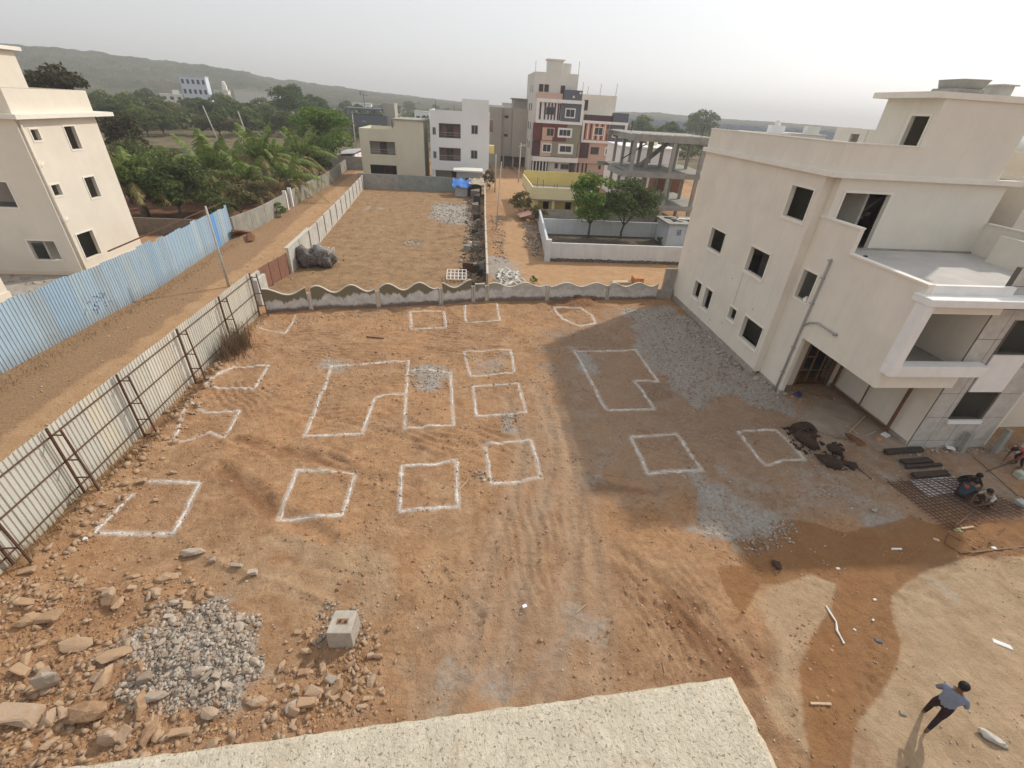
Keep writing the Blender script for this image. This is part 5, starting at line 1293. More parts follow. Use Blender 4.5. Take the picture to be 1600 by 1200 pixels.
far_house(-104, 272, 20, 8, 11.6, offw, 'long pale house with low roof wall below the hill, right of the rooftop room', 5, 1, False, 0.2)
far_house(-60, 300, 10, 8, 8.5, whitef, 'small white house among the far trees left of the big tree', 3, 2, False, 0.1)
far_house(-48, 225, 26, 10, 5.2, offw, 'long low white shed roof behind the large trees', 10, 1, False, 0.05)
DK = thing('dark_building', 'dark grey unfinished building with a mast behind the trees', 'building', (-36, 190, 0))
MB().box(-44, -30, 190, 204, -1, 6.5).build('wall', slate, DK); MB().box(-31, -27, 192, 200, 0, 10.5).build('tower', taupe, DK)
MB().box(-45, -31.5, 189, 204, 8.0, 8.5).build('roof', slate, DK)
for x in (-44, -39, -34): MB().box(x, x + .5, 190, 190.5, 6.51, 7.99).build('column', slate, DK)
MB().bar((-38, 195, 8.5), (-38, 195, 13.5), .2).bar((-39, 195, 12.4), (-36.6, 195, 12.4), .12).bar((-39, 195, 12.4), (-39, 195, 13.8), .3).build('mast', slate, DK)
far_house(-4, 230, 16, 9, 7, offw, 'distant low pale house above the white three-storey roof', 5, 1, True)
far_house(18, 175, 14, 9, 12.5, offw, 'distant white house between the grey block and the white house', 4, 2, True)
far_house(-30, 330, 9, 8, 6, whitef, 'tiny white house beyond the dark building', 2, 1, False)
far_house(-205, 250, 12, 9, 6, tanw, 'tan house at the foot of the hill behind the left house', 3, 2, False, 0.6)
far_house(-175, 330, 11, 9, 7, offw, 'pale house at the foot of the hill behind the dark trees', 3, 2, True, 0.5)
far_house(-150, 345, 20, 6, 3.4, offw, 'long pale wall-like building on the lower hillside', 8, 1, False, 0.4)
far_house(90, 150, 13, 12, 8.9, whitef, 'white house with a rooftop over the cream house roof', 4, 2, True, -0.3, True)
far_house(103, 152, 12, 10, 9.2, offw, 'second white house over the cream house roof, right of the other', 4, 2, True, -0.3)
FC = thing('factory', 'long grey blue row of saw-toothed sheds on the right horizon', 'factory', (150, 330, 0))
fcm = mk('blue grey sheet', (0.30, 0.33, 0.38), 0.7)
for i in range(26):
    x = 78 + i * 7.2; y = 360 - i * 3.2
    MB().hexa([(x, y, 0), (x + 6.9, y - 3, 0), (x + 6.9, y + 30, 0), (x, y + 30, 0), (x, y, 9.3), (x + 6.9, y - 3, 7.3), (x + 6.9, y + 30, 7.3), (x, y + 30, 9.3)]).build('shed_bay', fcm, FC)
PY = thing('pylon', 'lattice pylon rising from the far woods right of the striped houses', 'pylon', (62, 230, 0))
pm = MB()
for sx_, sy_ in ((-1, -1), (1, -1), (1, 1), (-1, 1)): pm.bar((62 + sx_ * 1.6, 230 + sy_ * 1.6, 0), (62 + sx_ * .3, 230 + sy_ * .3, 15), .2)
for z in range(1, 15, 2):
    w = 1.6 - 1.3 * z / 15
    pm.bar((62 - w, 230 - w, z), (62 + w, 230 - w, z + 1.6), .12).bar((62 + w, 230 - w, z), (62 - w, 230 - w, z + 1.6), .12)
pm.build('lattice', slate, PY); MB().box(60.9, 63.1, 229, 231, 15.01, 15.6).build('platform', slate, PY)
# walled plots beyond the garden
GP = thing('plot_wall', 'long grey wall with rust red and white panels beyond the mango trees', 'wall', (-50, 98, 0))
for i, m in enumerate((whitef, tanw, taupe, concrete, concrete, redm, orange, concrete, tanw, concrete)):
    x = -80 + i * 6.2
    MB().box(x + .01, x + 6.19, 97.8 - (i == 5) * .0, 98.0, 0, 2.2).build('wall_panel', {6: tanw, 0: offw}.get(i, m), GP)
MB().box(-80, -22, 84.0, 84.15, 0, 0.9).build('wall_panel', taupe, GP)
tag(MB().box(-80, -24, 98.1, 112, 0.0, .12).build('bare_yard', mk('pinkish bare yard', (0.34, 0.26, 0.22), 0.95, var=0.15), None, origin=(-50, 105, 0)), kind='structure')

# ================================================================== PLANTS
def leaf_mat(name, a, b, c=None, tr=0.3):
    k = NT(name, 0.7, 0.2)
    at = k.attr('tone').outputs['Fac']
    col = k.ramp(at, 0.0, 1.0, a, b)
    if c:
        oi = k.n('ShaderNodeObjectInfo'); col = k.mix(k.math('MULTIPLY', oi.outputs['Random'], 0.6), col, c)
    k.col(col)
    tb = k.n('ShaderNodeBsdfTranslucent'); k.l(col, tb.inputs[0])
    mx = k.n('ShaderNodeMixShader'); mx.inputs[0].default_value = tr
    out = [n for n in k.t.nodes if n.type == 'OUTPUT_MATERIAL'][0]
    k.l(k.b.outputs[0], mx.inputs[1]); k.l(tb.outputs[0], mx.inputs[2]); k.l(mx.outputs[0], out.inputs['Surface'])
    return k.m
leaf_g = leaf_mat('mid green leaves', (0.085, 0.125, 0.035), (0.23, 0.29, 0.085), (0.16, 0.17, 0.07))
leaf_d = leaf_mat('dark green leaves', (0.050, 0.085, 0.027), (0.145, 0.205, 0.06), (0.11, 0.13, 0.05))
leaf_b = leaf_mat('bright green leaves', (0.09, 0.155, 0.03), (0.22, 0.33, 0.065))
leaf_o = leaf_mat('olive leaves', (0.10, 0.105, 0.04), (0.25, 0.225, 0.10), (0.20, 0.15, 0.09))
leaf_far = leaf_mat('far leaves', (0.055, 0.08, 0.03), (0.16, 0.19, 0.07))
palm_g = leaf_mat('palm green', (0.10, 0.15, 0.04), (0.28, 0.34, 0.10))
palm_y = leaf_mat('palm yellowing', (0.19, 0.17, 0.06), (0.42, 0.36, 0.15))
palm_br = leaf_mat('palm dry', (0.16, 0.10, 0.05), (0.34, 0.235, 0.13))
bark = mk('bark', (0.13, 0.10, 0.075), 0.95, var=0.3, scale=6, bump=0.6, bscale=12, bdist=0.03)
barklt = mk('pale bark', (0.27, 0.22, 0.18), 0.95, var=0.25, scale=6, bump=0.5, bscale=12, bdist=0.02)

def fast_mesh(name, V, Q, mat, tone=None, smooth=False):
    me = bpy.data.meshes.new(name); V = np.asarray(V, np.float32); Q = np.asarray(Q, np.int32); k = Q.shape[1]
    me.vertices.add(len(V)); me.vertices.foreach_set('co', V.ravel())
    me.loops.add(Q.size); me.loops.foreach_set('vertex_index', Q.ravel())
    me.polygons.add(len(Q)); me.polygons.foreach_set('loop_start', np.arange(0, Q.size, k, dtype=np.int32))
    if smooth: me.polygons.foreach_set('use_smooth', np.ones(len(Q), bool))
    me.update(calc_edges=True)
    if tone is not None:
        a = me.attributes.new('tone', 'FLOAT', 'FACE'); a.data.foreach_set('value', np.asarray(tone, np.float32))
    me.materials.append(mat)
    return me

def leaf_quads(C, size, tone, r, droop=0.0, aspect=1.6):
    """bent leaf-sized quads at centres C (n,3)"""
    n = len(C); S = size * r.uniform(0.6, 1.35, n)[:, None]
    d = r.normal(size=(n, 3)); d[:, 2] = d[:, 2] * 0.6 - droop; d /= np.linalg.norm(d, axis=1)[:, None]
    e = np.cross(d, r.normal(size=(n, 3))); e /= np.linalg.norm(e, axis=1)[:, None] + 1e-9
    a = C - d * S * aspect / 2; b = C + d * S * aspect / 2
    w = e * S * 0.5
    V = np.stack([a, C - w, b, C + w], 1).reshape(-1, 3)
    Q = np.arange(4 * n).reshape(n, 4)
    return V, Q

def crown_mesh(name, mat, W, Hh, nl, nleaf, size, seed, flat=0.75, low=0.0, openness=0.35):
    r = np.random.default_rng(seed)
    cs = []; rad = []
    for i in range(nl):
        for _ in range(40):
            p = r.uniform(-1, 1, 3)
            q = (p ** 2).sum()
            if q < 1 and q > 0.12: break
        s = r.uniform(0.20, 0.40)
        cs.append([p[0] * (W / 2) * (1 - s * .6), p[1] * (W / 2) * (1 - s * .6), Hh / 2 + p[2] * (Hh / 2) * (1 - s * .6)]); rad.append(s * W / 2 * r.uniform(.8, 1.25))
    cs = np.array(cs); rad = np.array(rad); wt = rad ** 2 / (rad ** 2).sum()
    k = r.choice(nl, nleaf, p=wt)
    d = r.normal(size=(nleaf, 3)); d /= np.linalg.norm(d, axis=1)[:, None]
    d[:, 2] = np.where(d[:, 2] < -0.3, -d[:, 2] * r.uniform(0, 1, nleaf), d[:, 2])
    rr = rad[k] * (1 - openness * r.uniform(0, 1, nleaf) ** 2) * (1 + 0.12 * r.normal(size=nleaf))
    C = cs[k] + d * rr[:, None] * np.array([1, 1, flat])
    tone = np.clip(0.5 + 0.22 * r.normal(size=nleaf) + (r.uniform(-.22, .22, nl))[k], 0, 1)
    V, Q = leaf_quads(C, size, tone, r)
    return fast_mesh(name, V, Q, mat, tone)

def trunk_mesh(name, mat, h, r0, seed, branches=5, W=3.0, Hh=3.0):
    r = random.Random(seed); m = MB()
    top = (r.uniform(-.2, .2), r.uniform(-.2, .2), h)
    m.tube([(0, 0, -.3), (r.uniform(-.1, .1), r.uniform(-.1, .1), h * .5), top], [r0 * 1.25, r0, r0 * .8], 7)
    for i in range(branches):
        a = i * 2 * math.pi / branches + r.uniform(-.4, .4); L = W * r.uniform(.28, .42)
        m.tube([top, (top[0] + math.cos(a) * L * .5, top[1] + math.sin(a) * L * .5, h + Hh * .25), (top[0] + math.cos(a) * L, top[1] + math.sin(a) * L, h + Hh * r.uniform(.45, .7))], [r0 * .6, r0 * .4, r0 * .15], 5)
    o = m.build(name, mat, None, smooth=True); me = o.data; bpy.data.objects.remove(o); return me

PROTO = {}
def proto(kind):
    if kind in PROTO: return PROTO[kind]
    spec = {  # mat, W, H, lobes, leaves, size, trunk h, r0, seed
        'mango': (leaf_g, 6.4, 4.6, 26, 5200, 0.20, 1.2, .16, 1), 'mango2': (leaf_o, 6.0, 4.2, 24, 4400, 0.20, 1.3, .15, 2), 'mango3': (leaf_d, 6.6, 5.0, 26, 5000, 0.21, 1.2, .17, 3),
        'round': (leaf_b, 11.5, 8.6, 34, 8500, 0.30, 1.6, .3, 4), 'big': (leaf_d, 16, 11.5, 40, 8000, 0.42, 3.0, .45, 5),
        'mid': (leaf_g, 10, 6.6, 26, 3800, 0.40, 1.6, .25, 6), 'mid2': (leaf_d, 9, 6.2, 24, 3600, 0.38, 1.5, .25, 7), 'mid3': (leaf_o, 9, 5.6, 24, 2800, 0.36, 1.5, .22, 8),
        'neem': (leaf_d, 5.6, 4.7, 26, 7200, 0.135, 1.35, .10, 9), 'neem2': (leaf_b, 4.6, 4.5, 22, 5600, 0.13, 1.35, .09, 10),
        'shrub': (leaf_o, 3.0, 2.3, 14, 1800, 0.12, .3, .05, 11), 'shrub2': (leaf_g, 2.0, 1.5, 10, 1100, 0.10, .15, .04, 12),
        'casu': (leaf_mat('brown green needles', (0.04, 0.045, 0.02), (0.14, 0.12, 0.06)), 9, 11, 30, 5200, 0.34, 2.5, .3, 13),
        'dry': (palm_br, 1.6, 1.1, 9, 380, 0.07, .1, .03, 14)}[kind]
    mat, W, Hh, nl, n, sz, th, r0, seed = spec
    PROTO[kind] = (crown_mesh('crown', mat, W, Hh, nl, n, sz, seed), trunk_mesh('trunk', bark, th, r0, seed, 5, W, Hh), th)
    return PROTO[kind]
def tree(kind, x, y, s, label, group=None, name='tree', z=0.0, sz=1.0, cat='tree'):
    cm, tm, th = proto(kind)
    r = thing(name, label, cat, (x, y, z), group, random.uniform(0, 6.28)); r.scale = (s, s, s * sz)
    c = bpy.data.objects.new('crown' if cat == 'tree' else 'foliage', cm); COL.objects.link(c); c.parent = r; c.location = (0, 0, th * .85)
    t = bpy.data.objects.new('trunk' if cat == 'tree' else 'stem', tm); COL.objects.link(t); t.parent = r
    return r

# orchard behind the blue fence
G1 = 'orchard trees behind the blue fence'
orch = [((-30.20, 52.31), 'mango3', 1.0, 'dark green orchard tree with a forked trunk on the red earth, nearest the middle'), ((-33.87, 52.90), 'mango', 1.05, 'broad green orchard tree next to the left house wall'),
        ((-28.78, 55.19), 'mango', .85, 'light green orchard tree at the foot of the front palm'), ((-37.04, 61.91), 'mango', 1.0, 'orchard tree in the second row behind the forked one'), ((-39.14, 58.94), 'mango2', 1.0, 'olive orchard tree half hidden by the left house'),
        ((-35.06, 64.17), 'mango2', .95, 'olive orchard tree in the second row, left of the front palm'), ((-43.50, 70.01), 'mango3', .95, 'dark orchard tree in the back row below the grey plot wall'), ((-40.96, 71.89), 'mango', .9, 'green orchard tree in the back row below the rust red panel'),
        ((-34.36, 70.40), 'mango3', .75, 'small dark orchard tree behind the front palm'), ((-46.04, 69.27), 'mango2', .9, 'olive back row orchard tree beside the left house'), ((-25.13, 54.53), 'shrub', 1.3, 'ragged low bush under the palms next to the lane wall'),
        ((-25.15, 60.41), 'mango2', .5, 'half dry small tree under the middle palms'), ((-25.84, 52.15), 'mango', .42, 'low bright bush beside the end of the blue fence')]
for (p, k, s, lb) in orch: tree(k, p[0], p[1], s, lb, G1)
tree('round', -26.8, 98, 1.0, 'large round bright green tree beside the far end of the dirt lane')
tree('mango3', -24.8, 84, .85, 'dark tree overhanging the lane below the large round tree')
tree('casu', -60, 84, 1.0, 'tall brown green feathery tree behind the left house roof', sz=1.15)
tree('casu', -53.5, 84, .68, 'shorter brown green feathery tree right of the tall one behind the left house'); tree('mid3', -48, 76, .75, 'dry olive tree beside the left house wall')
tree('casu', -72, 88, .85, 'dark feathery tree at the far left behind the roof tower')
far_t = [((-100.88, 159.05), 'mid2', 1.0), ((-94.96, 158.40), 'mid', .8), ((-93.08, 167.99), 'mid', 1.0), ((-93.57, 180.16), 'mid3', .9), ((-84.75, 177.54), 'mid2', 1.1), ((-84.34, 191.64), 'mid', 1.15), ((-76.51, 191.55), 'mid2', 1.05),
         ((-120.42, 209.99), 'mid2', 1.0), ((-119.85, 236.98), 'mid2', 1.0), ((-115.43, 256.86), 'mid', 1.2), ((-96.07, 255.08), 'mid', 1.1), ((-123.76, 190.05), 'mid', 1.1), ((-143.37, 235.37), 'mid3', 1.1), ((-66.57, 189.31), 'mid2', .8), ((-47.70, 264.79), 'mid', .95), ((-61.89, 296.20), 'mid2', 1.1),
         ((-57.79, 420.68), 'mid2', 1.1), ((-58.80, 518.49), 'mid', 1.3), ((-34.78, 527.64), 'mid2', 1.2), ((-23.44, 558.18), 'mid3', 1.0), ((-49.47, 317.50), 'mid', .8)]
dsc = ['dark', 'green', 'tall green', 'dry olive', 'dark spreading', 'full green', 'dense', 'dark back row', 'back row', 'tall back row', 'bushy', 'leftmost', 'olive', 'small dark', 'green', 'dark', 'dark', 'tall', 'dark', 'thin olive', 'small green']
whr = ['just right of the left house roof', 'second from the left house roof beyond the plot wall', 'above the grey panels of the plot wall', 'between the two leaning poles', 'above the rust red wall panel', 'above the front palm', 'left of the biggest tree', 'behind the left leaning pole', 'below the pale blue house', 'below the long pale house', 'touching the left side of the biggest tree', 'behind the left house parapet', 'behind the trees by the left house roof', 'at the foot of the biggest tree', 'beside the beige house roof rods', 'in front of the dark unfinished building', 'left of the white three-storey roof', 'directly behind the beige stair block', 'touching the white stair tower', 'right behind the white stair tower', 'above the beige house parapet']
for (p, k, s), a, b in zip(far_t, dsc, whr): tree(k, p[0], p[1], s, '%s tree %s' % (a, b), 'trees beyond the orchard')
p = (-66.10, 203.81); tree('big', p[0], p[1], 1.0, 'biggest dark green tree beyond the palm garden')
p = (-64.89, 227.60); tree('big', p[0], p[1], .8, 'second large dark tree, touching the biggest one on its right')
more = [((-81.13, 125.35), 'mid3', .7, 'dry low tree at the left end of the pinkish yard'), ((-83.84, 141.72), 'mid', .8, 'low green tree behind the grey panels, left of the leaning pole'), ((-82.06, 146.03), 'mid2', .75, 'low dark tree between the grey panels and the leaning poles'),
        ((-76.18, 154.31), 'mid3', .75, 'straw coloured low tree right of the second leaning pole'), ((-70.96, 153.11), 'mid2', .8, 'low dark tree above the front palm tips'), ((-66.64, 154.01), 'mid3', .7, 'brownish low tree behind the thin palm'), ((-66.26, 163.46), 'mid', .9, 'low full tree behind the tall green palm'),
        ((-63.85, 172.50), 'mid', 1.0, 'full green tree behind the middle palms'), ((-56.67, 165.74), 'mid2', .9, 'dark tree just left of the large round tree'), ((-109.05, 178.91), 'mid', 1.1, 'wide green tree in the middle row behind the left house'), ((-106.70, 199.00), 'mid3', 1.0, 'brownish tree in the middle row between the poles'),
        ((-102.74, 211.65), 'mid2', 1.1, 'wide dark tree in the middle row below the pale blue house'), ((-98.13, 234.03), 'mid3', 1.0, 'dry tree in the middle row left of the biggest tree'), ((-49.89, 207.47), 'mid', .9, 'tree between the large round tree and the dark building'), ((-42.01, 185.85), 'mid3', .7, 'straw coloured scrub tree beside the beige house'),
        ((-119.31, 300.14), 'mid2', 1.2, 'far dark tree left of the biggest tree crown'), ((-81.76, 362.65), 'mid2', 1.2, 'far dark tree behind the dark building mast'), ((-152.05, 267.06), 'mid2', 1.3, 'far dark tree below the foot of the hill'), ((-78.38, 488.35), 'mid3', 1.1, 'far olive tree left of the white stair tower'), ((-71.37, 749.01), 'mid2', 1.3, 'far dark tree above the white parapet')]
for (p, k, s, lb) in more: tree(k, p[0], p[1], s, lb, 'trees beyond the orchard')
# trees of the white walled plot and the street
tree('neem2', 12.9, 50.0, 1.38, 'slim bright green tree, left one in the white walled plot', sz=.84); tree('neem', 16.7, 50.0, 1.26, 'broad darker tree, right one in the white walled plot', sz=.92)
p = (6.61, 60.42); tree('shrub', p[0], p[1], 1.2, 'bushy olive shrub at the corner of the yellow house', None, 'shrub', cat='shrub')
p = (7.76, 55.58); tree('shrub', p[0] + .2, p[1] + .6, .9, 'dark tangled shrub between the street and the white side wall', None, 'shrub', cat='shrub')
tree('shrub', 3.2, 80.5, .8, 'dry thin shrub at the corner of the white three-storey house', None, 'shrub', sz=1.5, cat='shrub')
tree('shrub2', *(-21.30, 55.24), .9, 'small blue green bush by the lane wall gateway', None, 'shrub', cat='shrub')
tree('shrub2', *(5.08, 34.90), .35, 'tiny green bush beside the heap of broken slabs', None, 'shrub', cat='shrub')
tree('shrub2', *(20.55, 48.52), .5, 'small leafy plant in front of the white outhouse', None, 'shrub', cat='shrub')
tree('shrub2', *(17.92, 46.66), .3, 'lowest small plant in the dark yard of the white walled plot', None, 'shrub', cat='shrub')
p = (88.38, 221.50); tree('mid2', p[0], p[1], 1.3, 'large rounded tree crown behind the bare concrete frame, left one')
for (p, s, lb) in (((129.61, 284.01), 1.9, 'large rounded tree crown touching the cream house roof corner'), ((84.42, 249.98), 1.4, 'green tree crown right of the striped houses'), ((55.87, 194.26), 1.1, 'small tree crown low behind the concrete frame beams')):
    tree('mid', p[0], p[1], s, lb, None, 'tree')
# woods to the horizon: far too many to count
def woods():
    r = np.random.default_rng(5); Vs = []; Qs = []; T = []; off = 0
    n = 0
    while n < 900:
        x = r.uniform(-420, 420); y = r.uniform(150, 900) if r.uniform() < .6 else r.uniform(150, 380)
        az = math.degrees(math.atan2(x, y))
        if az < -58 or az > 48: continue
        dens = float(vnoise(np.array([x / 60.]), np.array([y / 60.]), 9)[0]) + .5
        if az > 3: dens += 0.25
        if az < -8 and y > 300: dens -= 0.15
        if r.uniform() > dens * 1.2: continue
        if -140 < x < -90 and 262 < y < 285: continue
        if -130 < x < -75 and y < 268 and y > 225: continue
        s = r.uniform(2.0, 4.2); h = s * r.uniform(.9, 1.3)
        m = int(70 if y > 300 else 150)
        d = r.normal(size=(m, 3)); d /= np.linalg.norm(d, axis=1)[:, None]; d[:, 2] = np.abs(d[:, 2])
        lob = r.normal(size=(5, 3)) * np.array([s * .4, s * .4, h * .15]); kk = r.integers(0, 5, m)
        C = np.array([x, y, h * .35]) + lob[kk] + d * np.array([s, s, h]) * r.uniform(.55, .9, (m, 1))
        C[:, 2] = np.maximum(C[:, 2], 0.3)
        tone = np.clip(r.uniform(.2, .8) + .15 * r.normal(size=m), 0, 1)
        V, Q = leaf_quads(C, s * .30, tone, r, aspect=1.3)
        Vs.append(V); Qs.append(Q + off); T.append(tone); off += len(V); n += 1
    me = fast_mesh('woods', np.concatenate(Vs), np.concatenate(Qs), leaf_far, np.concatenate(T))
    o = bpy.data.objects.new('far_woods', me); COL.objects.link(o); tag(o, 'hazy woods and scrub on the plain reaching to the horizon', 'woods', kind='stuff')
woods()

# palms
def frond_mesh(name, mat, L, rise, droop, seed, width=0.42, nl=26):
    r = random.Random(seed); V = []; Q = []; T = []
    def P(t): return Vector((L * (t * .92 * math.cos(rise) + .10 * t * t), 0, L * (t * math.sin(rise) - droop * t ** 2.2)))
    def quad(a, b, c, d, tn):
        i = len(V); V.extend([tuple(a), tuple(b), tuple(c), tuple(d)]); Q.append((i, i + 1, i + 2, i + 3)); T.append(tn)
    for i in range(10):
        a, b = P(i / 10), P((i + 1) / 10); w = 0.05 * (1 - i / 12)
        for s in ((0, w, 0), (0, 0, w)):
            s = Vector(s); quad(a - s, a + s, b + s, b - s, .95)
    for i in range(nl):
        t = .14 + .86 * i / nl
        for sd in (-1, 1):
            a = P(t); f = (P(min(1, t + .05)) - P(t - .05)).normalized()
            ln = width * L * .42 * math.sin(math.pi * (0.12 + .84 * t)) ** .7 * r.uniform(.8, 1.15)
            side = Vector((0, sd, 0)); dirn = (f * .55 + side * .8 + Vector((0, 0, -.35 - r.uniform(0, .35)))).normalized()
            w = f * .055 * L * .28
            m = a + dirn * ln * .55 + Vector((0, 0, .03)); e = a + dirn * ln + Vector((0, 0, -.22 * ln))
            tn = r.uniform(.15, .85)
            quad(a - w, a + w, m + w * .9, m - w * .9, tn); quad(m - w * .9, m + w * .9, e + w * .25, e - w * .25, tn)
    return fast_mesh(name, V, Q, mat, T)
FR = [frond_mesh('frond', palm_g, 4.3, D(72), .30, 1), frond_mesh('frond', palm_g, 4.5, D(58), .55, 2), frond_mesh('frond', palm_g, 4.6, D(42), .62, 3),
      frond_mesh('frond', palm_y, 4.4, D(30), .70, 4), frond_mesh('frond', palm_y, 4.2, D(15), .75, 5), frond_mesh('frond', palm_br, 3.8, D(-12), .72, 6, .4)]
def palm(x, y, th, s, dryness, label, seed):
    r = random.Random(seed)
    p = thing('palm_tree', label, 'palm', (x, y, 0), 'young palms in the garden'); s *= 1.28; p.scale = (s, s, s)
    m = MB(); m.tube([(x, y, -.2), (x + .1, y, th * .5), (x, y, th + .25)], [.26, .19, .2], 8); m.build('trunk', barklt, p, smooth=True)
    n = 17
    for i in range(n):
        t = i / n
        k = 0 if t < .25 else 1 if t < .45 else 2 if t < .58 else (3 if dryness < .5 else 4) if t < .85 else (4 if dryness < .3 else 5)
        f = bpy.data.objects.new('frond', FR[k]); COL.objects.link(f); f.parent = p
        f.location = (0, 0, th); f.rotation_euler = (r.uniform(-.12, .12), r.uniform(-.1, .1), i * 2.4 + r.uniform(-.3, .3)); q = r.uniform(.85, 1.12); f.scale = (q, q, q)
    return p
for i, (p, th, s, dr_, lb) in enumerate([((-30.86, 61.63), 2.3, 1.12, .6, 'front palm with dried hanging fronds, above the end of the blue fence'), ((-28.02, 69.96), 2.6, 1.15, .3, 'tall green palm left of the middle pair in the garden'),
        ((-26.34, 72.63), 2.4, 1.0, .4, 'palm in the middle of the garden group, behind its neighbours'), ((-24.87, 76.66), 2.6, 1.1, .7, 'rightmost palm with yellow fronds hanging over the lane wall'), ((-33.41, 51.43), 2.6, .95, .2, 'leftmost palm with bare forked trunk beside the left house'),
        ((-26.77, 61.71), 2.0, .9, .8, 'low yellowing palm in front of the tall green palm'), ((-23.31, 65.16), 1.9, .9, .9, 'low brown palm nearest the lane wall gateway'), ((-33.61, 74.07), 2.8, .8, .9, 'thin palm with dark drooping fronds behind the front palm')]):
    palm(p[0], p[1], th, s, dr_, lb, i + 3)

# dry weeds by the pale fence
def weeds(name, label, pts, n, h, mat, spread):
    r = np.random.default_rng(len(label)); V = []; Q = []; T = []
    for i in range(n):
        k = r.integers(0, len(pts) - 1); t = r.uniform()
        x = pts[k][0] * (1 - t) + pts[k + 1][0] * t + r.normal() * spread; y = pts[k][1] * (1 - t) + pts[k + 1][1] * t + r.normal() * spread
        z = gz(x, y); a = r.uniform(0, 6.28); L = h * r.uniform(.4, 1.1); ln = r.uniform(.1, .6) * L; w = .008 + .006 * r.uniform()
        dx, dy = math.cos(a), math.sin(a); i0 = len(V)
        V += [(x - dy * w, y + dx * w, z - .02), (x + dy * w, y - dx * w, z - .02), (x + dx * ln + dy * w * .4, y + dy * ln - dx * w * .4, z + L), (x + dx * ln - dy * w * .4, y + dy * ln + dx * w * .4, z + L)]
        Q.append((i0, i0 + 1, i0 + 2, i0 + 3)); T.append(r.uniform())
    me = fast_mesh(name, V, Q, mat, T); o = bpy.data.objects.new(name, me); COL.objects.link(o); tag(o, label, 'weeds', kind='stuff')
weeds('dry_weeds', 'dry brown weeds along the foot of the pale metal fence', [(-12.6, 9), (-12.5, 14), (-12.4, 19), (-12.5, 27)], 900, .28, palm_br, .16)
weeds('dry_bush', 'bare dry bush against the pale fence beside its second brace from the corner', [(-12.3, 21.4), (-12.2, 23.4)], 620, 1.15, mk('dry twigs', (0.20, 0.14, 0.09), 0.95), .26)
weeds('lane_grass', 'dry grass patches on the verge of the dirt lane below the blue fence', [(-21.2, 14), (-20.9, 22), (-20.7, 32), (-21.3, 44)], 1500, .16, palm_br, .38)

# ================================================================== STONES AND RUBBLE
PHI = (1 + 5 ** .5) / 2
IV = np.array([(-1, PHI, 0), (1, PHI, 0), (-1, -PHI, 0), (1, -PHI, 0), (0, -1, PHI), (0, 1, PHI), (0, -1, -PHI), (0, 1, -PHI), (PHI, 0, -1), (PHI, 0, 1), (-PHI, 0, -1), (-PHI, 0, 1)]) / math.hypot(1, PHI)
IF = np.array([(0, 11, 5), (0, 5, 1), (0, 1, 7), (0, 7, 10), (0, 10, 11), (1, 5, 9), (5, 11, 4), (11, 10, 2), (10, 7, 6), (7, 1, 8), (3, 9, 4), (3, 4, 2), (3, 2, 6), (3, 6, 8), (3, 8, 9), (4, 9, 5), (2, 4, 11), (6, 2, 10), (8, 6, 7), (9, 8, 1)])
CV = np.array([(x, y, z) for x in (-1, 1) for y in (-1, 1) for z in (-1, 1)]) * .62
CF = np.array([(0, 1, 3), (0, 3, 2), (4, 6, 7), (4, 7, 5), (0, 4, 5), (0, 5, 1), (2, 3, 7), (2, 7, 6), (0, 2, 6), (0, 6, 4), (1, 5, 7), (1, 7, 3)])
def stone_mat(name, cols, attr=True, dust=.5):
    k = NT(name, 0.9, 0.2)
    f = k.attr('tone').outputs['Fac'] if attr else k.n('ShaderNodeObjectInfo').outputs['Random']
    r = k.n('ShaderNodeValToRGB'); e = r.color_ramp.elements
    for i, c in enumerate(cols):
        q = e[i] if i < 2 else e.new(i / (len(cols) - 1)); q.position = i / (len(cols) - 1); q.color = (*c, 1)
    k.l(f, r.inputs[0])
    n = k.noise(7, 5, .7); c = k.mix(k.math('MULTIPLY', k.ramp(n, .38, .62), dust), r.outputs[0], (0.43, 0.28, 0.165))
    k.col(c); k.bump(k.noise(22, 4, .7), .6, .03)
    return k.m
brown_st = stone_mat('brown stones', [(0.27, 0.18, 0.12), (0.38, 0.26, 0.17), (0.46, 0.34, 0.24), (0.38, 0.30, 0.23)], True, .8)
grey_st = stone_mat('grey rubble', [(0.22, 0.195, 0.165), (0.33, 0.30, 0.26), (0.42, 0.385, 0.34), (0.54, 0.50, 0.45)])
mix_st = stone_mat('mixed gravel', [(0.28, 0.17, 0.10), (0.40, 0.27, 0.17), (0.44, 0.40, 0.35), (0.58, 0.53, 0.47)])

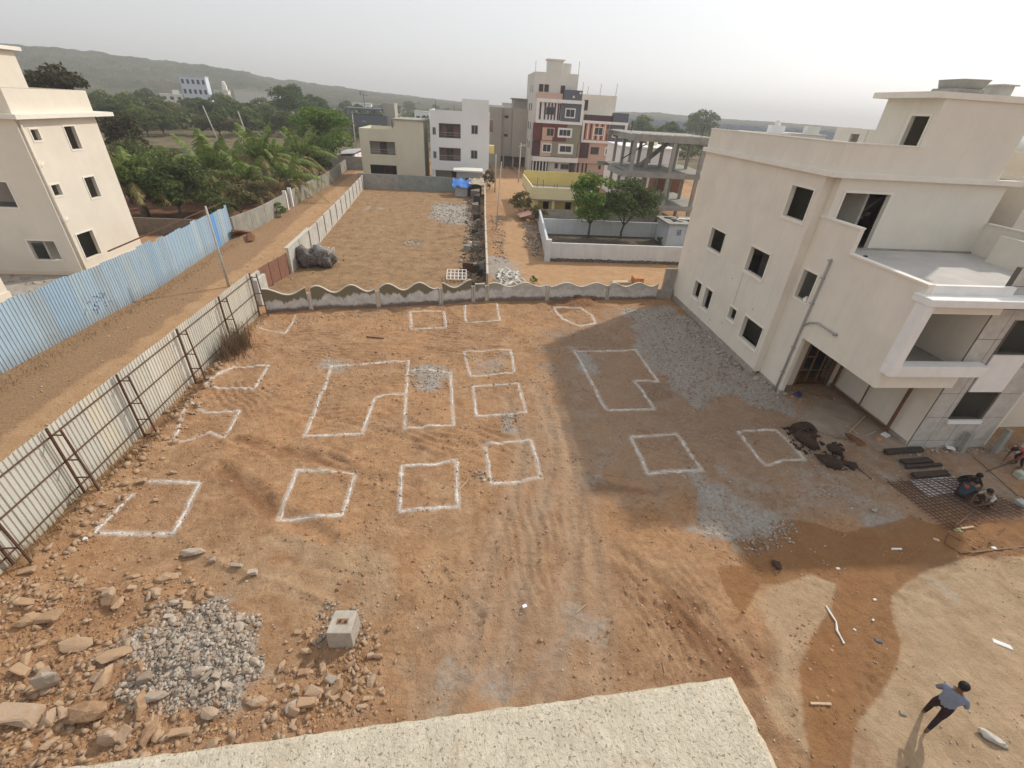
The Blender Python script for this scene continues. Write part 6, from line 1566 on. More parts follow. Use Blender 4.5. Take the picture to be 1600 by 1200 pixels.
def rubble(name, label, pts, sizes, mat, kind=0, seed=1, zoff=0.25, cat='rubble', flat=.7):
    """many small stones joined into one stuff object"""
    r = np.random.default_rng(seed); n = len(pts)
    if n == 0: return
    bv, bf = (IV, IF) if kind == 0 else (CV, CF)
    S = sizes[:, None, None] * (1 + .28 * r.normal(size=(n, len(bv), 1)).clip(-1, 1)) * np.stack([r.uniform(.7, 1.3, n), r.uniform(.6, 1.1, n), r.uniform(.4, .9, n) * flat / .7], 1)[:, None, :]
    V = bv[None] * S
    V = V + sizes[:, None, None] * r.normal(size=V.shape).clip(-1.2, 1.2) * (.26 if kind else .2)
    a = r.uniform(0, 6.28, n); b = r.uniform(-.7, .7, n)
    ca, sa, cb, sb = np.cos(a), np.sin(a), np.cos(b), np.sin(b)
    x, y, z = V[..., 0], V[..., 1], V[..., 2]
    x, z = x * cb[:, None] + z * sb[:, None], -x * sb[:, None] + z * cb[:, None]
    x, y = x * ca[:, None] - y * sa[:, None], x * sa[:, None] + y * ca[:, None]
    zz = ground_z(pts[:, 0], pts[:, 1]) if pts.shape[1] == 2 else pts[:, 2]
    V = np.stack([x + pts[:, 0:1], y + pts[:, 1:2], z + (zz + sizes * zoff)[:, None]], -1).reshape(-1, 3)
    F = (bf[None] + (np.arange(n) * len(bv))[:, None, None]).reshape(-1, 3)
    tone = np.repeat(r.uniform(0, 1, n), len(bf))
    me = fast_mesh(name, V, F, mat, tone); o = bpy.data.objects.new(name, me); COL.objects.link(o)
    return tag(o, label, cat, kind='stuff')

def scatter(poly, n, seed):
    r = np.random.default_rng(seed); P = np.array(poly); lo, hi = P.min(0), P.max(0); out = []
    while sum(len(o) for o in out) < n:
        q = r.uniform(lo, hi, (n * 3, 2)); out.append(q[sdist(q[:, 0], q[:, 1], poly) > r.uniform(-.25, .1, len(q))])
    return np.concatenate(out)[:n]
def psize(n, lo, hi, seed, k=2.2):
    r = np.random.default_rng(seed); return lo + (hi - lo) * r.uniform(0, 1, n) ** k

ALLP = [(-12.6, 3.0), (-12.6, 27.0), (15, 31), (15.2, 19), (19, 13.8), (26, 13.5), (26, 3), (9, 2.6)]
q = scatter(ALLP, 15000, 1); q = q[(vnoise(q[:, 0] * .7, q[:, 1] * .7, 31) + .35 * vnoise(q[:, 0] * 2.5, q[:, 1] * 2.5, 32)) > -.05]; rubble('gravel', 'fine brown gravel and chips scattered over the whole plot', q, psize(len(q), .008, .036, 2, 3), mix_st, seed=3)
q = scatter([(-12.91, 10.13), (-12.20, 19.32), (-10.86, 25.92), (5.71, 29.82), (9.80, 22.31), (3.24, 8.39), (-1.35, 5.20), (-9.05, 5.63)], 2600, 4); q = q[vnoise(q[:, 0] * .8, q[:, 1] * .8, 35) > 0.02]; rubble('gravel', 'scattered fist-sized brown stones lying among the lime outlines', q, psize(len(q), .015, .07, 5, 3.5), brown_st, seed=6)
for i, (poly, n, hi, lb) in enumerate([
    (GREY[0][0], 7500, .075, 'spilled grey stone chips along the foot of the cream house wall'), (GREY[1][0], 1500, .06, 'grey chips and cement crumbs in front of the porch'), (GREY[8][0], 9000, .085, 'heap of broken grey concrete chips between the big brown stones'),
    (GREY[9][0], 420, .09, 'grey stones piled on the lime rectangle in the middle of the plot'), (GREY[11][0], 260, .06, 'small patch of grey chips below the second right hand lime square'), (GREY[12][0], 240, .06, 'grey chips inside the lime square below the wavy wall'),
    (GREY[10][0], 160, .05, 'pale chips on the left side of the L-shaped outline'), ([(13.34, 12.11), (14.29, 11.74), (14.57, 10.91), (14.21, 10.61), (13.41, 11.26)], 420, .05, 'line of white chips near the black clods'), ([(8.83, 9.32), (11.35, 10.24), (11.34, 9.68), (9.35, 9.05)], 420, .08, 'white and brown rubble along the edge of the wet soil'),
    ([(-3.49, 7.86), (-3.01, 7.65), (-2.56, 6.59), (-3.76, 6.65), (-4.17, 7.52)], 500, .08, 'grey chips packed round the concrete block'), ([(0.06, 13.11), (0.67, 12.99), (1.02, 12.49), (0.30, 12.51)], 90, .10, 'small heap of stones at the corner of the third near lime square'),
    ([(15.34, 28.01), (15.94, 23.67), (16.56, 19.56), (15.73, 18.79), (14.90, 22.41), (14.20, 26.39)], 700, .16, 'broken concrete pieces along the house plinth'), (GREY[16][0], 1500, .16, 'pale broken stones spread at the far right corner of the dry plot'), (GREY[17][0], 140, .15, 'small scatter of pale stones in the middle of the dry plot'),
    ([(-12.84, 26.30), (-4.02, 29.08), (-3.96, 28.53), (-12.60, 25.67)], 500, .09, 'stones and clods at the foot of the wavy wall'), ([(18.85, 14.18), (25.35, 14.27), (24.93, 13.91), (18.41, 13.67)], 420, .10, 'rubble along the foot of the stone clad wall'), ([(8.17, 18.87), (14.59, 17.15), (13.76, 14.25), (9.04, 14.74)], 900, .05, 'small chips in the shade between the notched and the right lime outlines')]):
    q = scatter(poly, n, 20 + i); rubble('chips', lb, q, psize(n, .008, hi, 30 + i, 5.0 if i == 2 else 3.6), grey_st, kind=0 if i % 4 == 3 else 1, seed=40 + i, zoff=.08)
LEFT = [(-12.77, 8.64), (-12.00, 8.91), (-9.31, 8.30), (-8.62, 8.87), (-7.10, 8.21), (-8.09, 7.02), (-7.69, 5.82), (-5.84, 5.45), (-3.94, 6.19), (-2.90, 7.10), (-2.15, 6.57), (-2.45, 4.88), (-5.84, 4.61), (-6, 3.0), (-9.5, 3.2), (-11.5, 5)]
q = scatter(LEFT, 5200, 60); q = q[vnoise(q[:, 0] * 1.1, q[:, 1] * 1.1, 36) + .4 * vnoise(q[:, 0] * 4, q[:, 1] * 4, 37) > -.12]; rubble('stones', 'small brown stones filling the gaps between the big stones at the lower left', q, psize(len(q), .012, .12, 61, 4), brown_st, kind=1, seed=62, zoff=.05)
q = scatter([(-16.19, 29.77), (-12.36, 15.00), (-12.69, 11.66), (-12.3, 9), (-11.6, 9), (-11.54, 11.09), (-11.41, 14.99), (-13.03, 24.95)], 700, 63); rubble('stones', 'brown stones and clods in the earth bank along the pale fence', q, psize(700, .03, .15, 64, 2.4), brown_st, seed=65)

clodm = mk('dry earth clods', (0.36, 0.215, 0.125), .95, var=.35, scale=1.3, bump=.3)
q = scatter(ALLP, 34000, 120); q = q[(vnoise(q[:, 0] * .55, q[:, 1] * .8, 131) + .5 * vnoise(q[:, 0] * 2.2, q[:, 1] * 2.6, 132)) > .03]
rubble('clods', 'dry crumbling clods of earth covering the churned ground of the plot', q, psize(len(q), .012, .065, 121, 3.2), clodm, kind=1, seed=122, zoff=-.1, cat='earth clods')
q = scatter(LEFT, 5000, 123); rubble('clods', 'earth crumbs between the stones at the lower left', q, psize(len(q), .015, .07, 124, 3), clodm, kind=1, seed=125, zoff=-.1, cat='earth clods')
# ---- single stones
ROCKS = []
def rock_proto(seed, kind):
    r = np.random.default_rng(seed); bv, bf = (IV, IF) if kind == 0 else (CV, CF)
    bm = bmesh.new(); vs = [bm.verts.new(v * (1 + .22 * r.normal()) * np.array([1.15, .85, .68])) for v in bv]
    for f in bf: bm.faces.new([vs[i] for i in f])
    bmesh.ops.bevel(bm, geom=list(bm.edges), offset=.09, segments=1, affect='EDGES')
    for v in bm.verts: v.co *= 1 + .05 * r.normal()
    me = bpy.data.meshes.new('stone'); bm.to_mesh(me); bm.free(); return me
RP = [rock_proto(70 + i, i % 2) for i in range(9)]
RPm = {}
def rock(x, y, s, mat, label, group=None, name='stone', sink=.2, k=None, rot=None, sc=None, cat='stone'):
    k = random.randrange(9) if k is None else k
    key = (k, mat.name)
    if key not in RPm:
        me = RP[k].copy(); me.materials.clear(); me.materials.append(mat); RPm[key] = me
    o = bpy.data.objects.new(name, RPm[key]); COL.objects.link(o)
    sc = sc or (random.uniform(.8, 1.3), random.uniform(.75, 1.1), random.uniform(.65, 1.05))
    o.scale = (s * sc[0], s * sc[1], s * sc[2]); o.rotation_euler = rot or (random.uniform(-.3, .3), random.uniform(-.3, .3), random.uniform(0, 6.28))
    o.location = (x, y, gz(x, y) + s * sc[2] * .68 * (1 - sink * 2) + .01)
    return tag(o, label, cat, group)
brown1 = stone_mat('brown boulder', [(0.27, 0.165, 0.10), (0.36, 0.235, 0.15), (0.43, 0.31, 0.21), (0.40, 0.325, 0.26)], False, .8)
grey1 = stone_mat('grey boulder', [(0.27, 0.235, 0.20), (0.37, 0.33, 0.285), (0.47, 0.42, 0.365)], False)
big = [((85,1050), .34, grey1, 'tall pale upright stone with a split face at the lower left', (.62, .5, 1.5)), ((148,1108), .32, brown1, 'large rounded pale brown stone right of the upright stone', (1.1, .9, .9)), ((175,1150), .26, brown1, 'long smooth stone standing below the rounded one', (.7, .7, 1.3)),
       ((38,1045), .24, brown1, 'flat pale stone left of the upright stone', (1.2, .8, .6)), ((35,1115), .42, brown1, 'broad flat stone in the bottom left corner', (1.3, 1.0, .6)), ((305,860), .22, grey1, 'pale slab end at the left end of the earth ridge', (1.5, .9, .7)),
       ((333,876), .11, grey1, 'small square stone right of the pale slab end', (1, 1, 1)), ((372,884), .15, grey1, 'jagged broken stone in the middle of the earth ridge', (1.6, .7, .7)), ((398,898), .16, grey1, 'angular grey stone at the right end of the ridge stones', (1, 1, 1)),
       ((232,1062), .2, grey1, 'angular concrete lump at the near side of the grey heap', (1, .8, .9)), ((250,1090), .2, grey1, 'flat concrete lump below the grey heap', (1.2, .8, .6)), ((285,1140), .2, brown1, 'flat brown brick-like stone near the parapet', (1.5, .8, .6)),
       ((330,1112), .18, brown1, 'blocky orange brown stone right of the brick-like one', (1, 1, .9)), ((190,1020), .26, brown1, 'flat orange stone slab between the upright stone and the grey heap', (1.5, 1, .4)), ((125,1010), .25, brown1, 'flat layered stone above the upright one', (1.5, 1, .4)),
       ((80,965), .28, brown1, 'broad flat stone near the left fence corner', (1.4, 1, .45)), ((165,928), .15, brown1, 'dark sided stone at the top of the left stone field', (1.2, .8, .7)), ((213,908), .12, brown1, 'lone stone above the left stone field', (1.2, .7, .7)),
       ((275,944), .11, grey1, 'pale cube shaped stone right of the stone field', (1, 1, 1)), ((48,895), .2, brown1, 'pale stones beside the near end of the fence', (1.3, .8, .6)), ((222,752), .16, brown1, 'pinkish stone on the corner of the nearest left lime square', (1.3, .9, .7)),
       ((272,738), .12, brown1, 'small pink stone above the nearest left lime square', (1.1, .9, .8)), ((300,648), .17, brown1, 'flat stone at the pointed corner of the crooked outline', (1.2, .9, .5)), ((250,670), .17, brown1, 'brown stone at the foot of the third fence brace', (1.3, 1, .6)),
       ((325,593), .16, grey1, 'pale stone at the foot of the second fence brace', (1.2, .9, .8)), ((478,1015), .12, brown1, 'rounded stone left of the concrete block', (1, 1, .8)), ((590,1020), .13, brown1, 'orange stone right of the concrete block', (1.1, .9, .8)),
       ((475,1045), .15, brown1, 'orange stone below and left of the concrete block', (1.1, 1, .7)), ((515,1055), .15, grey1, 'grey faced stone directly below the concrete block', (1.2, 1, .7)), ((480,1090), .2, brown1, 'large stone pair near the parapet below the block', (1.3, 1, .9)),
       ((455,1098), .17, grey1, 'grey stone pressed against the large pair near the parapet', (1, 1, .9)), ((573,1090), .1, brown1, 'small stone by itself above the parapet edge', (1, 1, .8)), ((520,1085), .12, brown1, 'pale pebble shaped stone above the parapet edge', (1, .8, .8)), 
       ((1290,650), .17, grey1, 'pale flat stone at the edge of the porch', (1.5, .8, .4)), ((1365,797), .12, grey1, 'white broken tile like stone near the wet soil', (1.5, 1, .4)), ((1235,612), .13, grey1, 'pale stone at the corner of the house plinth', (1, 1, 1)), ((1115,495), .14, grey1, 'white lump lying on the chips by the house', (1, 1, .8)),
       ((1155,560), .16, grey1, 'concrete lump in the middle of the plinth rubble', (1.3, 1, .8)), ((245,780), .1, brown1, 'brown stone between fence and nearest left square', (1, 1, .7)), ((1023,540), .1, grey1, 'white crumpled lump above the notched outline', (1.2, .9, .8))]
BIGP = [(-9.50, 5.98), (-8.22, 5.33), (-7.55, 4.82), (-10.44, 6.38), (-9.70, 5.36), (-8.22, 9.64), (-7.55, 9.30), (-6.74, 9.05), (-6.15, 8.73), (-7.45, 5.94), (-7.00, 5.58), (-6.19, 4.91), (-5.73, 5.22), (-8.46, 6.65), (-9.58, 6.90), (-10.77, 7.64), (-9.87, 8.29), (-9.32, 8.70), (-7.88, 7.94), (-12.28, 9.02), (-11.43, 12.65), (-10.64, 13.15), (-11.78, 16.72), (-12.46, 15.62), (-12.45, 19.55), (-4.07, 6.53), (-2.28, 6.36), (-3.97, 6.04), (-3.32, 5.86), (-3.70, 5.36), (-4.03, 5.29), (-2.36, 5.37), (-3.15, 5.46), (17.16, 16.50), (14.85, 10.62), (16.14, 18.30), (16.78, 28.29), (15.21, 21.50), (-10.49, 11.80), (11.13, 23.89)]
for (p0, s, m, lb, sc), p in zip(big, BIGP):
    rock(p[0], p[1], s, m, lb, sc=sc, sink=.12, rot=(random.uniform(-.15, .15), random.uniform(-.15, .15), random.uniform(-.5, .5)), name='boulder' if s > .25 else 'stone')
r_ = np.random.default_rng(8)
MARKS = [((-9.50, 5.98), 'the tall upright stone'), ((-8.22, 5.33), 'the large rounded stone'), ((-6.76, 6.64), 'the grey rubble heap'), ((-8.69, 8.09), 'the top of the stone field'), ((-11.96, 8.42), 'the foot of the pale fence'), ((-5.68, 4.83), 'the cream parapet'),
         ((-8.46, 6.65), 'the flat orange slab'), ((-10.77, 7.64), 'the broad flat stone'), ((-3.23, 6.95), 'the concrete block'), ((-3.71, 5.40), 'the stone pair by the parapet'), ((-2.18, 5.80), 'the small stone above the parapet')]
def stone_label(x, y, s, kind):
    m = min(MARKS, key=lambda q: math.hypot(q[0][0] - x, q[0][1] - y)); dx, dy = x - m[0][0], y - m[0][1]; d = math.hypot(dx, dy)
    w = 'right against' if d < .45 else ('right of' if dx > 0 else 'left of') if abs(dx) > abs(dy) else ('beyond' if dy > 0 else 'on the near side of')
    z = 'pebble-sized' if s < .075 else 'small' if s < .10 else 'middle-sized' if s < .15 else 'large'
    return '%s %s %s %s' % (z, kind, w, m[1])
q = scatter(LEFT, 190, 90)
for x, y in q:
    s = float(.06 + .19 * r_.uniform() ** 2.2); rock(x, y, s, brown1, stone_label(x, y, s, 'loose brown stone'), 'brown stones of the lower left stone field', sink=.40, rot=(random.uniform(-.6, .6), random.uniform(-.6, .6), random.uniform(0, 6.28)))
q = scatter(GREY[8][0], 45, 91)
for x, y in q:
    s = float(r_.uniform(.06, .14)); rock(x, y, s, grey1, stone_label(x, y, s, 'broken grey concrete lump'), 'lumps of the grey heap', name='concrete_lump')
q = scatter([(-4.33, 7.53), (-2.29, 7.43), (-1.72, 5.78), (-2.50, 5.14), (-4.51, 5.25), (-4.71, 6.23)], 40, 93)
for x, y in q:
    if abs(x + 3.2) < .45 and abs(y - 6.9) < .6: continue
    s = float(r_.uniform(.05, .11)); rock(x, y, s, brown1, stone_label(x, y, s, 'orange brown stone'), 'stones round the concrete block')

# concrete block with rust marks
CB = thing('concrete_block', 'pale square concrete block with rusty bar ends on top, standing in the rubble', 'concrete block', (-3.22, 6.95, 0))
MB().hexa([(-3.56, 6.62, -.2), (-2.92, 6.60, -.2), (-2.86, 7.25, -.2), (-3.45, 7.27, -.2), (-3.52, 6.62, .62), (-2.92, 6.60, .60), (-2.88, 7.2, .62), (-3.44, 7.22, .62)]).build('block', mk('old block concrete', (0.42, 0.385, 0.33), .93, var=.15, scale=6, stain=(0.3, 0.22, 0.15), stain_amt=.5, bump=.5, bscale=30), CB, bevel=.02)
MB().tube([(-3.25, 6.9, .6), (-3.22, 6.92, .68)], .03, 6).tube([(-3.12, 6.88, .6), (-3.08, 6.9, .66)], .03, 6).build('bar_end', rust, CB)
MB().box(-3.32, -3.04, 6.84, 6.98, .622, .627).build('rust_stain', mk('rust stain', (0.26, 0.15, 0.09), .9, var=.3, scale=20), CB)

# black clods by the porch
clod = mk('black tar clods', (0.055, 0.035, 0.026), .8, var=.4, scale=9, bump=.9, bscale=14, bdist=.05)
for p, s, lb in (((14.84, 15.23), .30, 'black clod at the top of the group by the right lime square'), ((15.56, 15.50), .26, 'black clod touching the top one on its right'), ((14.58, 14.41), .36, 'largest black clod beside the right lime square'), ((15.58, 13.92), .22, 'black clod on the reddish earth'), ((14.94, 13.16), .34, 'long black clod below the reddish earth'), ((15.73, 13.07), .17, 'small black clod at the right end of the group'), ((15.64, 12.80), .09, 'tiniest black clod at the right end of the group'), ((9.69, 8.43), .11, 'black lump lying on the wet soil')):
    rock(p[0], p[1], s * 1.25, clod, lb, name='black_clod', sink=.2, cat='clod', sc=(1.25, 1.1, .8))
for p, s, lb in (((8.13, 31.45), .5, 'reddish heap of earth against the wavy wall, left lump'), ((9.05, 31.25), .42, 'reddish heap of earth against the wavy wall, right lump'), ((16.80, 14.29), .38, 'reddish earth lump in front of the porch'), ((-21.53, 45.97), .75, 'dark red heap of earth in the lane beside the blue fence end'), ((-20.34, 44.70), .6, 'smaller dark red heap of earth in the lane, on the road side of the other')):
    rock(p[0], p[1], s, mk('red earth', (0.20, 0.095, 0.05), .95, var=.3, scale=6, bump=1, bscale=10, bdist=.08), lb, name='earth_heap', sink=.3, cat='earth heap', sc=(1.5, 1, .5))

for i, (pl_, n) in enumerate((([(14.49, 15.51), (15.82, 15.89), (15.09, 14.23), (14.25, 13.74), (13.95, 14.46)], 150), ([(14.91, 13.64), (15.94, 14.05), (15.22, 12.92), (14.67, 12.70), (14.66, 13.24)], 80), ([(15.71, 14.22), (16.13, 14.22), (15.70, 13.71), (15.38, 13.72)], 40))):
    q = scatter(pl_, n, 140 + i); rubble('tar_crumbs', 'black crumbs lying round the black clods', q, psize(n, .02, .13, 143 + i, 2), clod, kind=i % 2, seed=146 + i, zoff=.3, cat='crumbs')
# broken slab heap in the street and stacked debris in the dry plot
r3 = random.Random(4)
for i in range(70):
    t = r3.uniform(0, 1); x = 2.2 + r3.uniform(0, 2.6) * (1 - t * .3); y = 33.2 + t * 4.4
    a = r3.uniform(-.5, .9); L = r3.uniform(.35, .8)
    h = max(0.08, .75 - abs(x - 2.9) * .35 - abs(y - 35.2) * .12)
    z = r3.uniform(.05, h)
    tag(MB().bar((x, y, z), (x + L * math.sin(a), y - L * math.cos(a) * .7, z - L * .3 + .1), r3.uniform(.10, .2), .05).build('broken_piece', concrete_lt if i % 3 else offw, None, origin=(x, y, z)), 'broken pale slab piece in the heap behind the wavy wall, beside the thin wall', 'rubble piece', 'broken slabs heaped at the street corner')
SK = thing('sack_pile', 'dark grey bales of netting and rags against the precast wall by the gate', 'bales', (-12.2, 37.8, 0))
net = mk('dark netting', (0.17, 0.155, 0.14), .95, var=.6, scale=7, bump=.9, bscale=20, bdist=.05)
def lump(name, x, y, z, r, sc, mat, parent, seed):
    g = np.random.default_rng(seed); bm = bmesh.new(); bmesh.ops.create_icosphere(bm, subdivisions=3, radius=1)
    for v in bm.verts:
        n = float(fbm(np.array([v.co.x * 2.2 + seed]), np.array([v.co.y * 2.2 + v.co.z * 1.7]), 3, seed)[0]); v.co *= 1 + n * .75
        v.co = Vector((v.co.x * r * sc[0] + x - wloc(parent).x, v.co.y * r * sc[1] + y - wloc(parent).y, max(v.co.z * r * sc[2] + z, 0)))
    me = bpy.data.meshes.new(name); bm.to_mesh(me); bm.free(); me.materials.append(mat); me.polygons.foreach_set('use_smooth', [True] * len(me.polygons))
    o = bpy.data.objects.new(name, me); COL.objects.link(o); o.parent = parent
lump('bale', -12.95, 37.6, .7, .95, (1, 1, .95), net, SK, 1); lump('bale', -12.1, 37.9, .75, .9, (.8, 1, 1), mk('grey netting', (0.25, 0.24, 0.23), .95, var=.4, scale=9, bump=.9, bscale=20, bdist=.05), SK, 2); lump('bale', -11.5, 37.6, .55, .6, (.9, 1, 1.1), net, SK, 3)
for i in range(9): MB().bar((-11.5 + r3.uniform(-.5, .3), 37.5 + r3.uniform(-.3, .5), 0.1), (-11.3 + r3.uniform(-.7, .5), 37.7 + r3.uniform(-.4, .5), r3.uniform(.9, 1.7)), .12, .06).build('broken_piece', offw, SK)
# crates, drums and frames along the thin wall
PT = thing('window_grille', 'white barred window grille lying flat in the dry plot beside the thin wall', 'grille', (-.7, 34.6, .2))
m = MB(); gx0, gy0 = (-1.78, 34.53)[0], (-1.78, 34.53)[1]
for i in range(6): m.bar((gx0 + i * .3, gy0, .25), (gx0 + i * .3, gy0 + 1.5, .55), .05)
for j in range(4): m.bar((gx0 - .03, gy0 + j * .5, .25 + j * .1), (gx0 + 1.53, gy0 + j * .5, .25 + j * .1), .06)
m.build('grille', white, PT)
JK = thing('junk_pile', 'pile of old formwork, drums and boards against the thin wall in the dry plot', 'junk', (.4, 38, 0))
for i, (x, y, dx, dy, h, mm) in enumerate(((-.6, 37.2, .9, .6, .75, rust), (.2, 37.0, .6, .6, .6, darkwood), (.7, 37.4, .5, .5, .8, concrete), (-.1, 37.9, .7, .5, .5, concrete_lt), (.6, 36.2, .5, .4, .5, darkwood), (-.6, 43.5, .6, .6, .5, concrete), (.3, 43.0, .6, .7, .7, grime), (.4, 44.6, .6, .6, .6, concrete), (-.2, 45.2, .4, .4, .4, offw), (.6, 48, .5, .8, .6, grime), (.2, 50, .7, .8, .5, darkwood), (.7, 53, .5, 1, .9, grime), (.4, 57, .8, 1.5, .7, darkwood), (.2, 62, .9, 2, .9, grime), (.5, 67, .9, 2, 1.2, darkwood), (.1, 70.5, 1.3, 2, 1.3, grime))):
    MB().hexa([(x, y, -.1), (x + dx, y, -.1), (x + dx, y + dy, -.1), (x, y + dy, -.1), (x + .08, y + .05, h), (x + dx - .02, y + .1, h * .9), (x + dx, y + dy, h), (x, y + dy - .1, h * .85)]).build('junk_piece', mm, JK)
q = scatter([(-.9, 33), (1.3, 33), (1.5, 71), (-.2, 71), (-.4, 50)], 900, 95); rubble('litter', 'dark litter and rubble strip along the thin wall of the dry plot', q, psize(900, .04, .22, 96, 1.8), stone_mat('litter', [(0.06, 0.05, 0.045), (0.15, 0.12, 0.10), (0.38, 0.36, 0.33), (0.2, 0.17, 0.14)]), kind=1, seed=97, cat='litter')
q = scatter([(6.2, 42), (6.9, 42), (8.2, 57), (6.6, 57), (5.6, 46)], 420, 98); rubble('litter', 'grey litter on the street verge beside the white side wall', q, psize(420, .04, .18, 99, 2), grey_st, kind=1, seed=100, cat='litter')
q = scatter([(2.3, 40), (3.4, 40), (4, 60), (2.7, 60)], 260, 101); rubble('litter', 'stones on the street verge along the thin wall', q, psize(260, .04, .16, 102, 2), mix_st, kind=1, seed=103, cat='litter')
q = scatter(PLOT2, 900, 104); rubble('litter', 'small pale litter over the dry plot', q, psize(900, .02, .10, 105, 4), grey_st, kind=1, seed=106, cat='litter')
q = scatter([(-21, 12), (-14, 12), (-16.5, 75), (-21.5, 75)], 1500, 107); rubble('gravel', 'small stones on the dirt lane', q, psize(1500, .015, .08, 108, 4), mix_st, seed=109)
q = scatter([(-36, 29), (-23, 29), (-23, 33.4), (-36, 33.4)], 700, 110); rubble('litter', 'white and grey scraps on the ground between the left houses', q, psize(700, .03, .16, 111, 3), grey_st, kind=1, seed=112, cat='litter')
tag(MB().hexa([(6.1, 57.2, .45), (8.0, 57.6, .9), (7.8, 60.5, .95), (5.8, 60, .5), (6.1, 57.2, .5), (8.0, 57.6, .95), (7.8, 60.5, 1.0), (5.8, 60, .55)]).build('sheet_roof', mk('faded red sheet', (0.42, 0.24, 0.20), .8, var=.2), None, origin=(7, 59, .5)), 'faded red sheet lying on the bushes beside the street', 'sheet')
BR = thing('brick_stack', 'stack of orange bricks behind the wavy wall at the street edge', 'bricks', (11.9, 33.9, 0))
brk = mk('orange brick', (0.52, 0.26, 0.12), .9, var=.2, scale=3)
bx, byy = (13.39, 34.91)
for k in range(4):
    for j in range(3):
        for i in range(3): MB().box(bx + i * .27, bx + i * .27 + .255, byy + j * .3, byy + j * .3 + .285, k * .15, k * .15 + .14).build('brick', brk, BR)
tag(MB().hexa([(bx - 1.7, byy + .1, .0), (bx - .1, byy + .1, .0), (bx - .1, byy + .7, .0), (bx - 1.7, byy + .7, .0), (bx - 1.7, byy + .1, .18), (bx - .1, byy + .1, .22), (bx - .1, byy + .7, .2), (bx - 1.7, byy + .7, .16)]).build('board', woodlt, None, origin=(bx - 1, byy, 0)), 'pale board lying left of the orange bricks behind the wavy wall', 'board')

# ================================================================== PEOPLE
skin_m = mk('brown skin', (0.15, 0.08, 0.05), .6, var=.08, scale=20)
hair_m = mk('black hair', (0.012, 0.010, 0.010), .6, var=.2, scale=40, bump=.5, bscale=120)
trou_m = mk('dark trousers', (0.035, 0.022, 0.026), .9, var=.2, scale=8)
eye_m = mk('eyes', (0.02, 0.02, 0.02), .3, bump=0)
lip_m = mk('lips', (0.12, 0.05, 0.045), .6, bump=0)
def shirt(name, c): return mk(name, c, .9, var=.12, scale=6, bump=.4, bscale=14, bdist=.02)

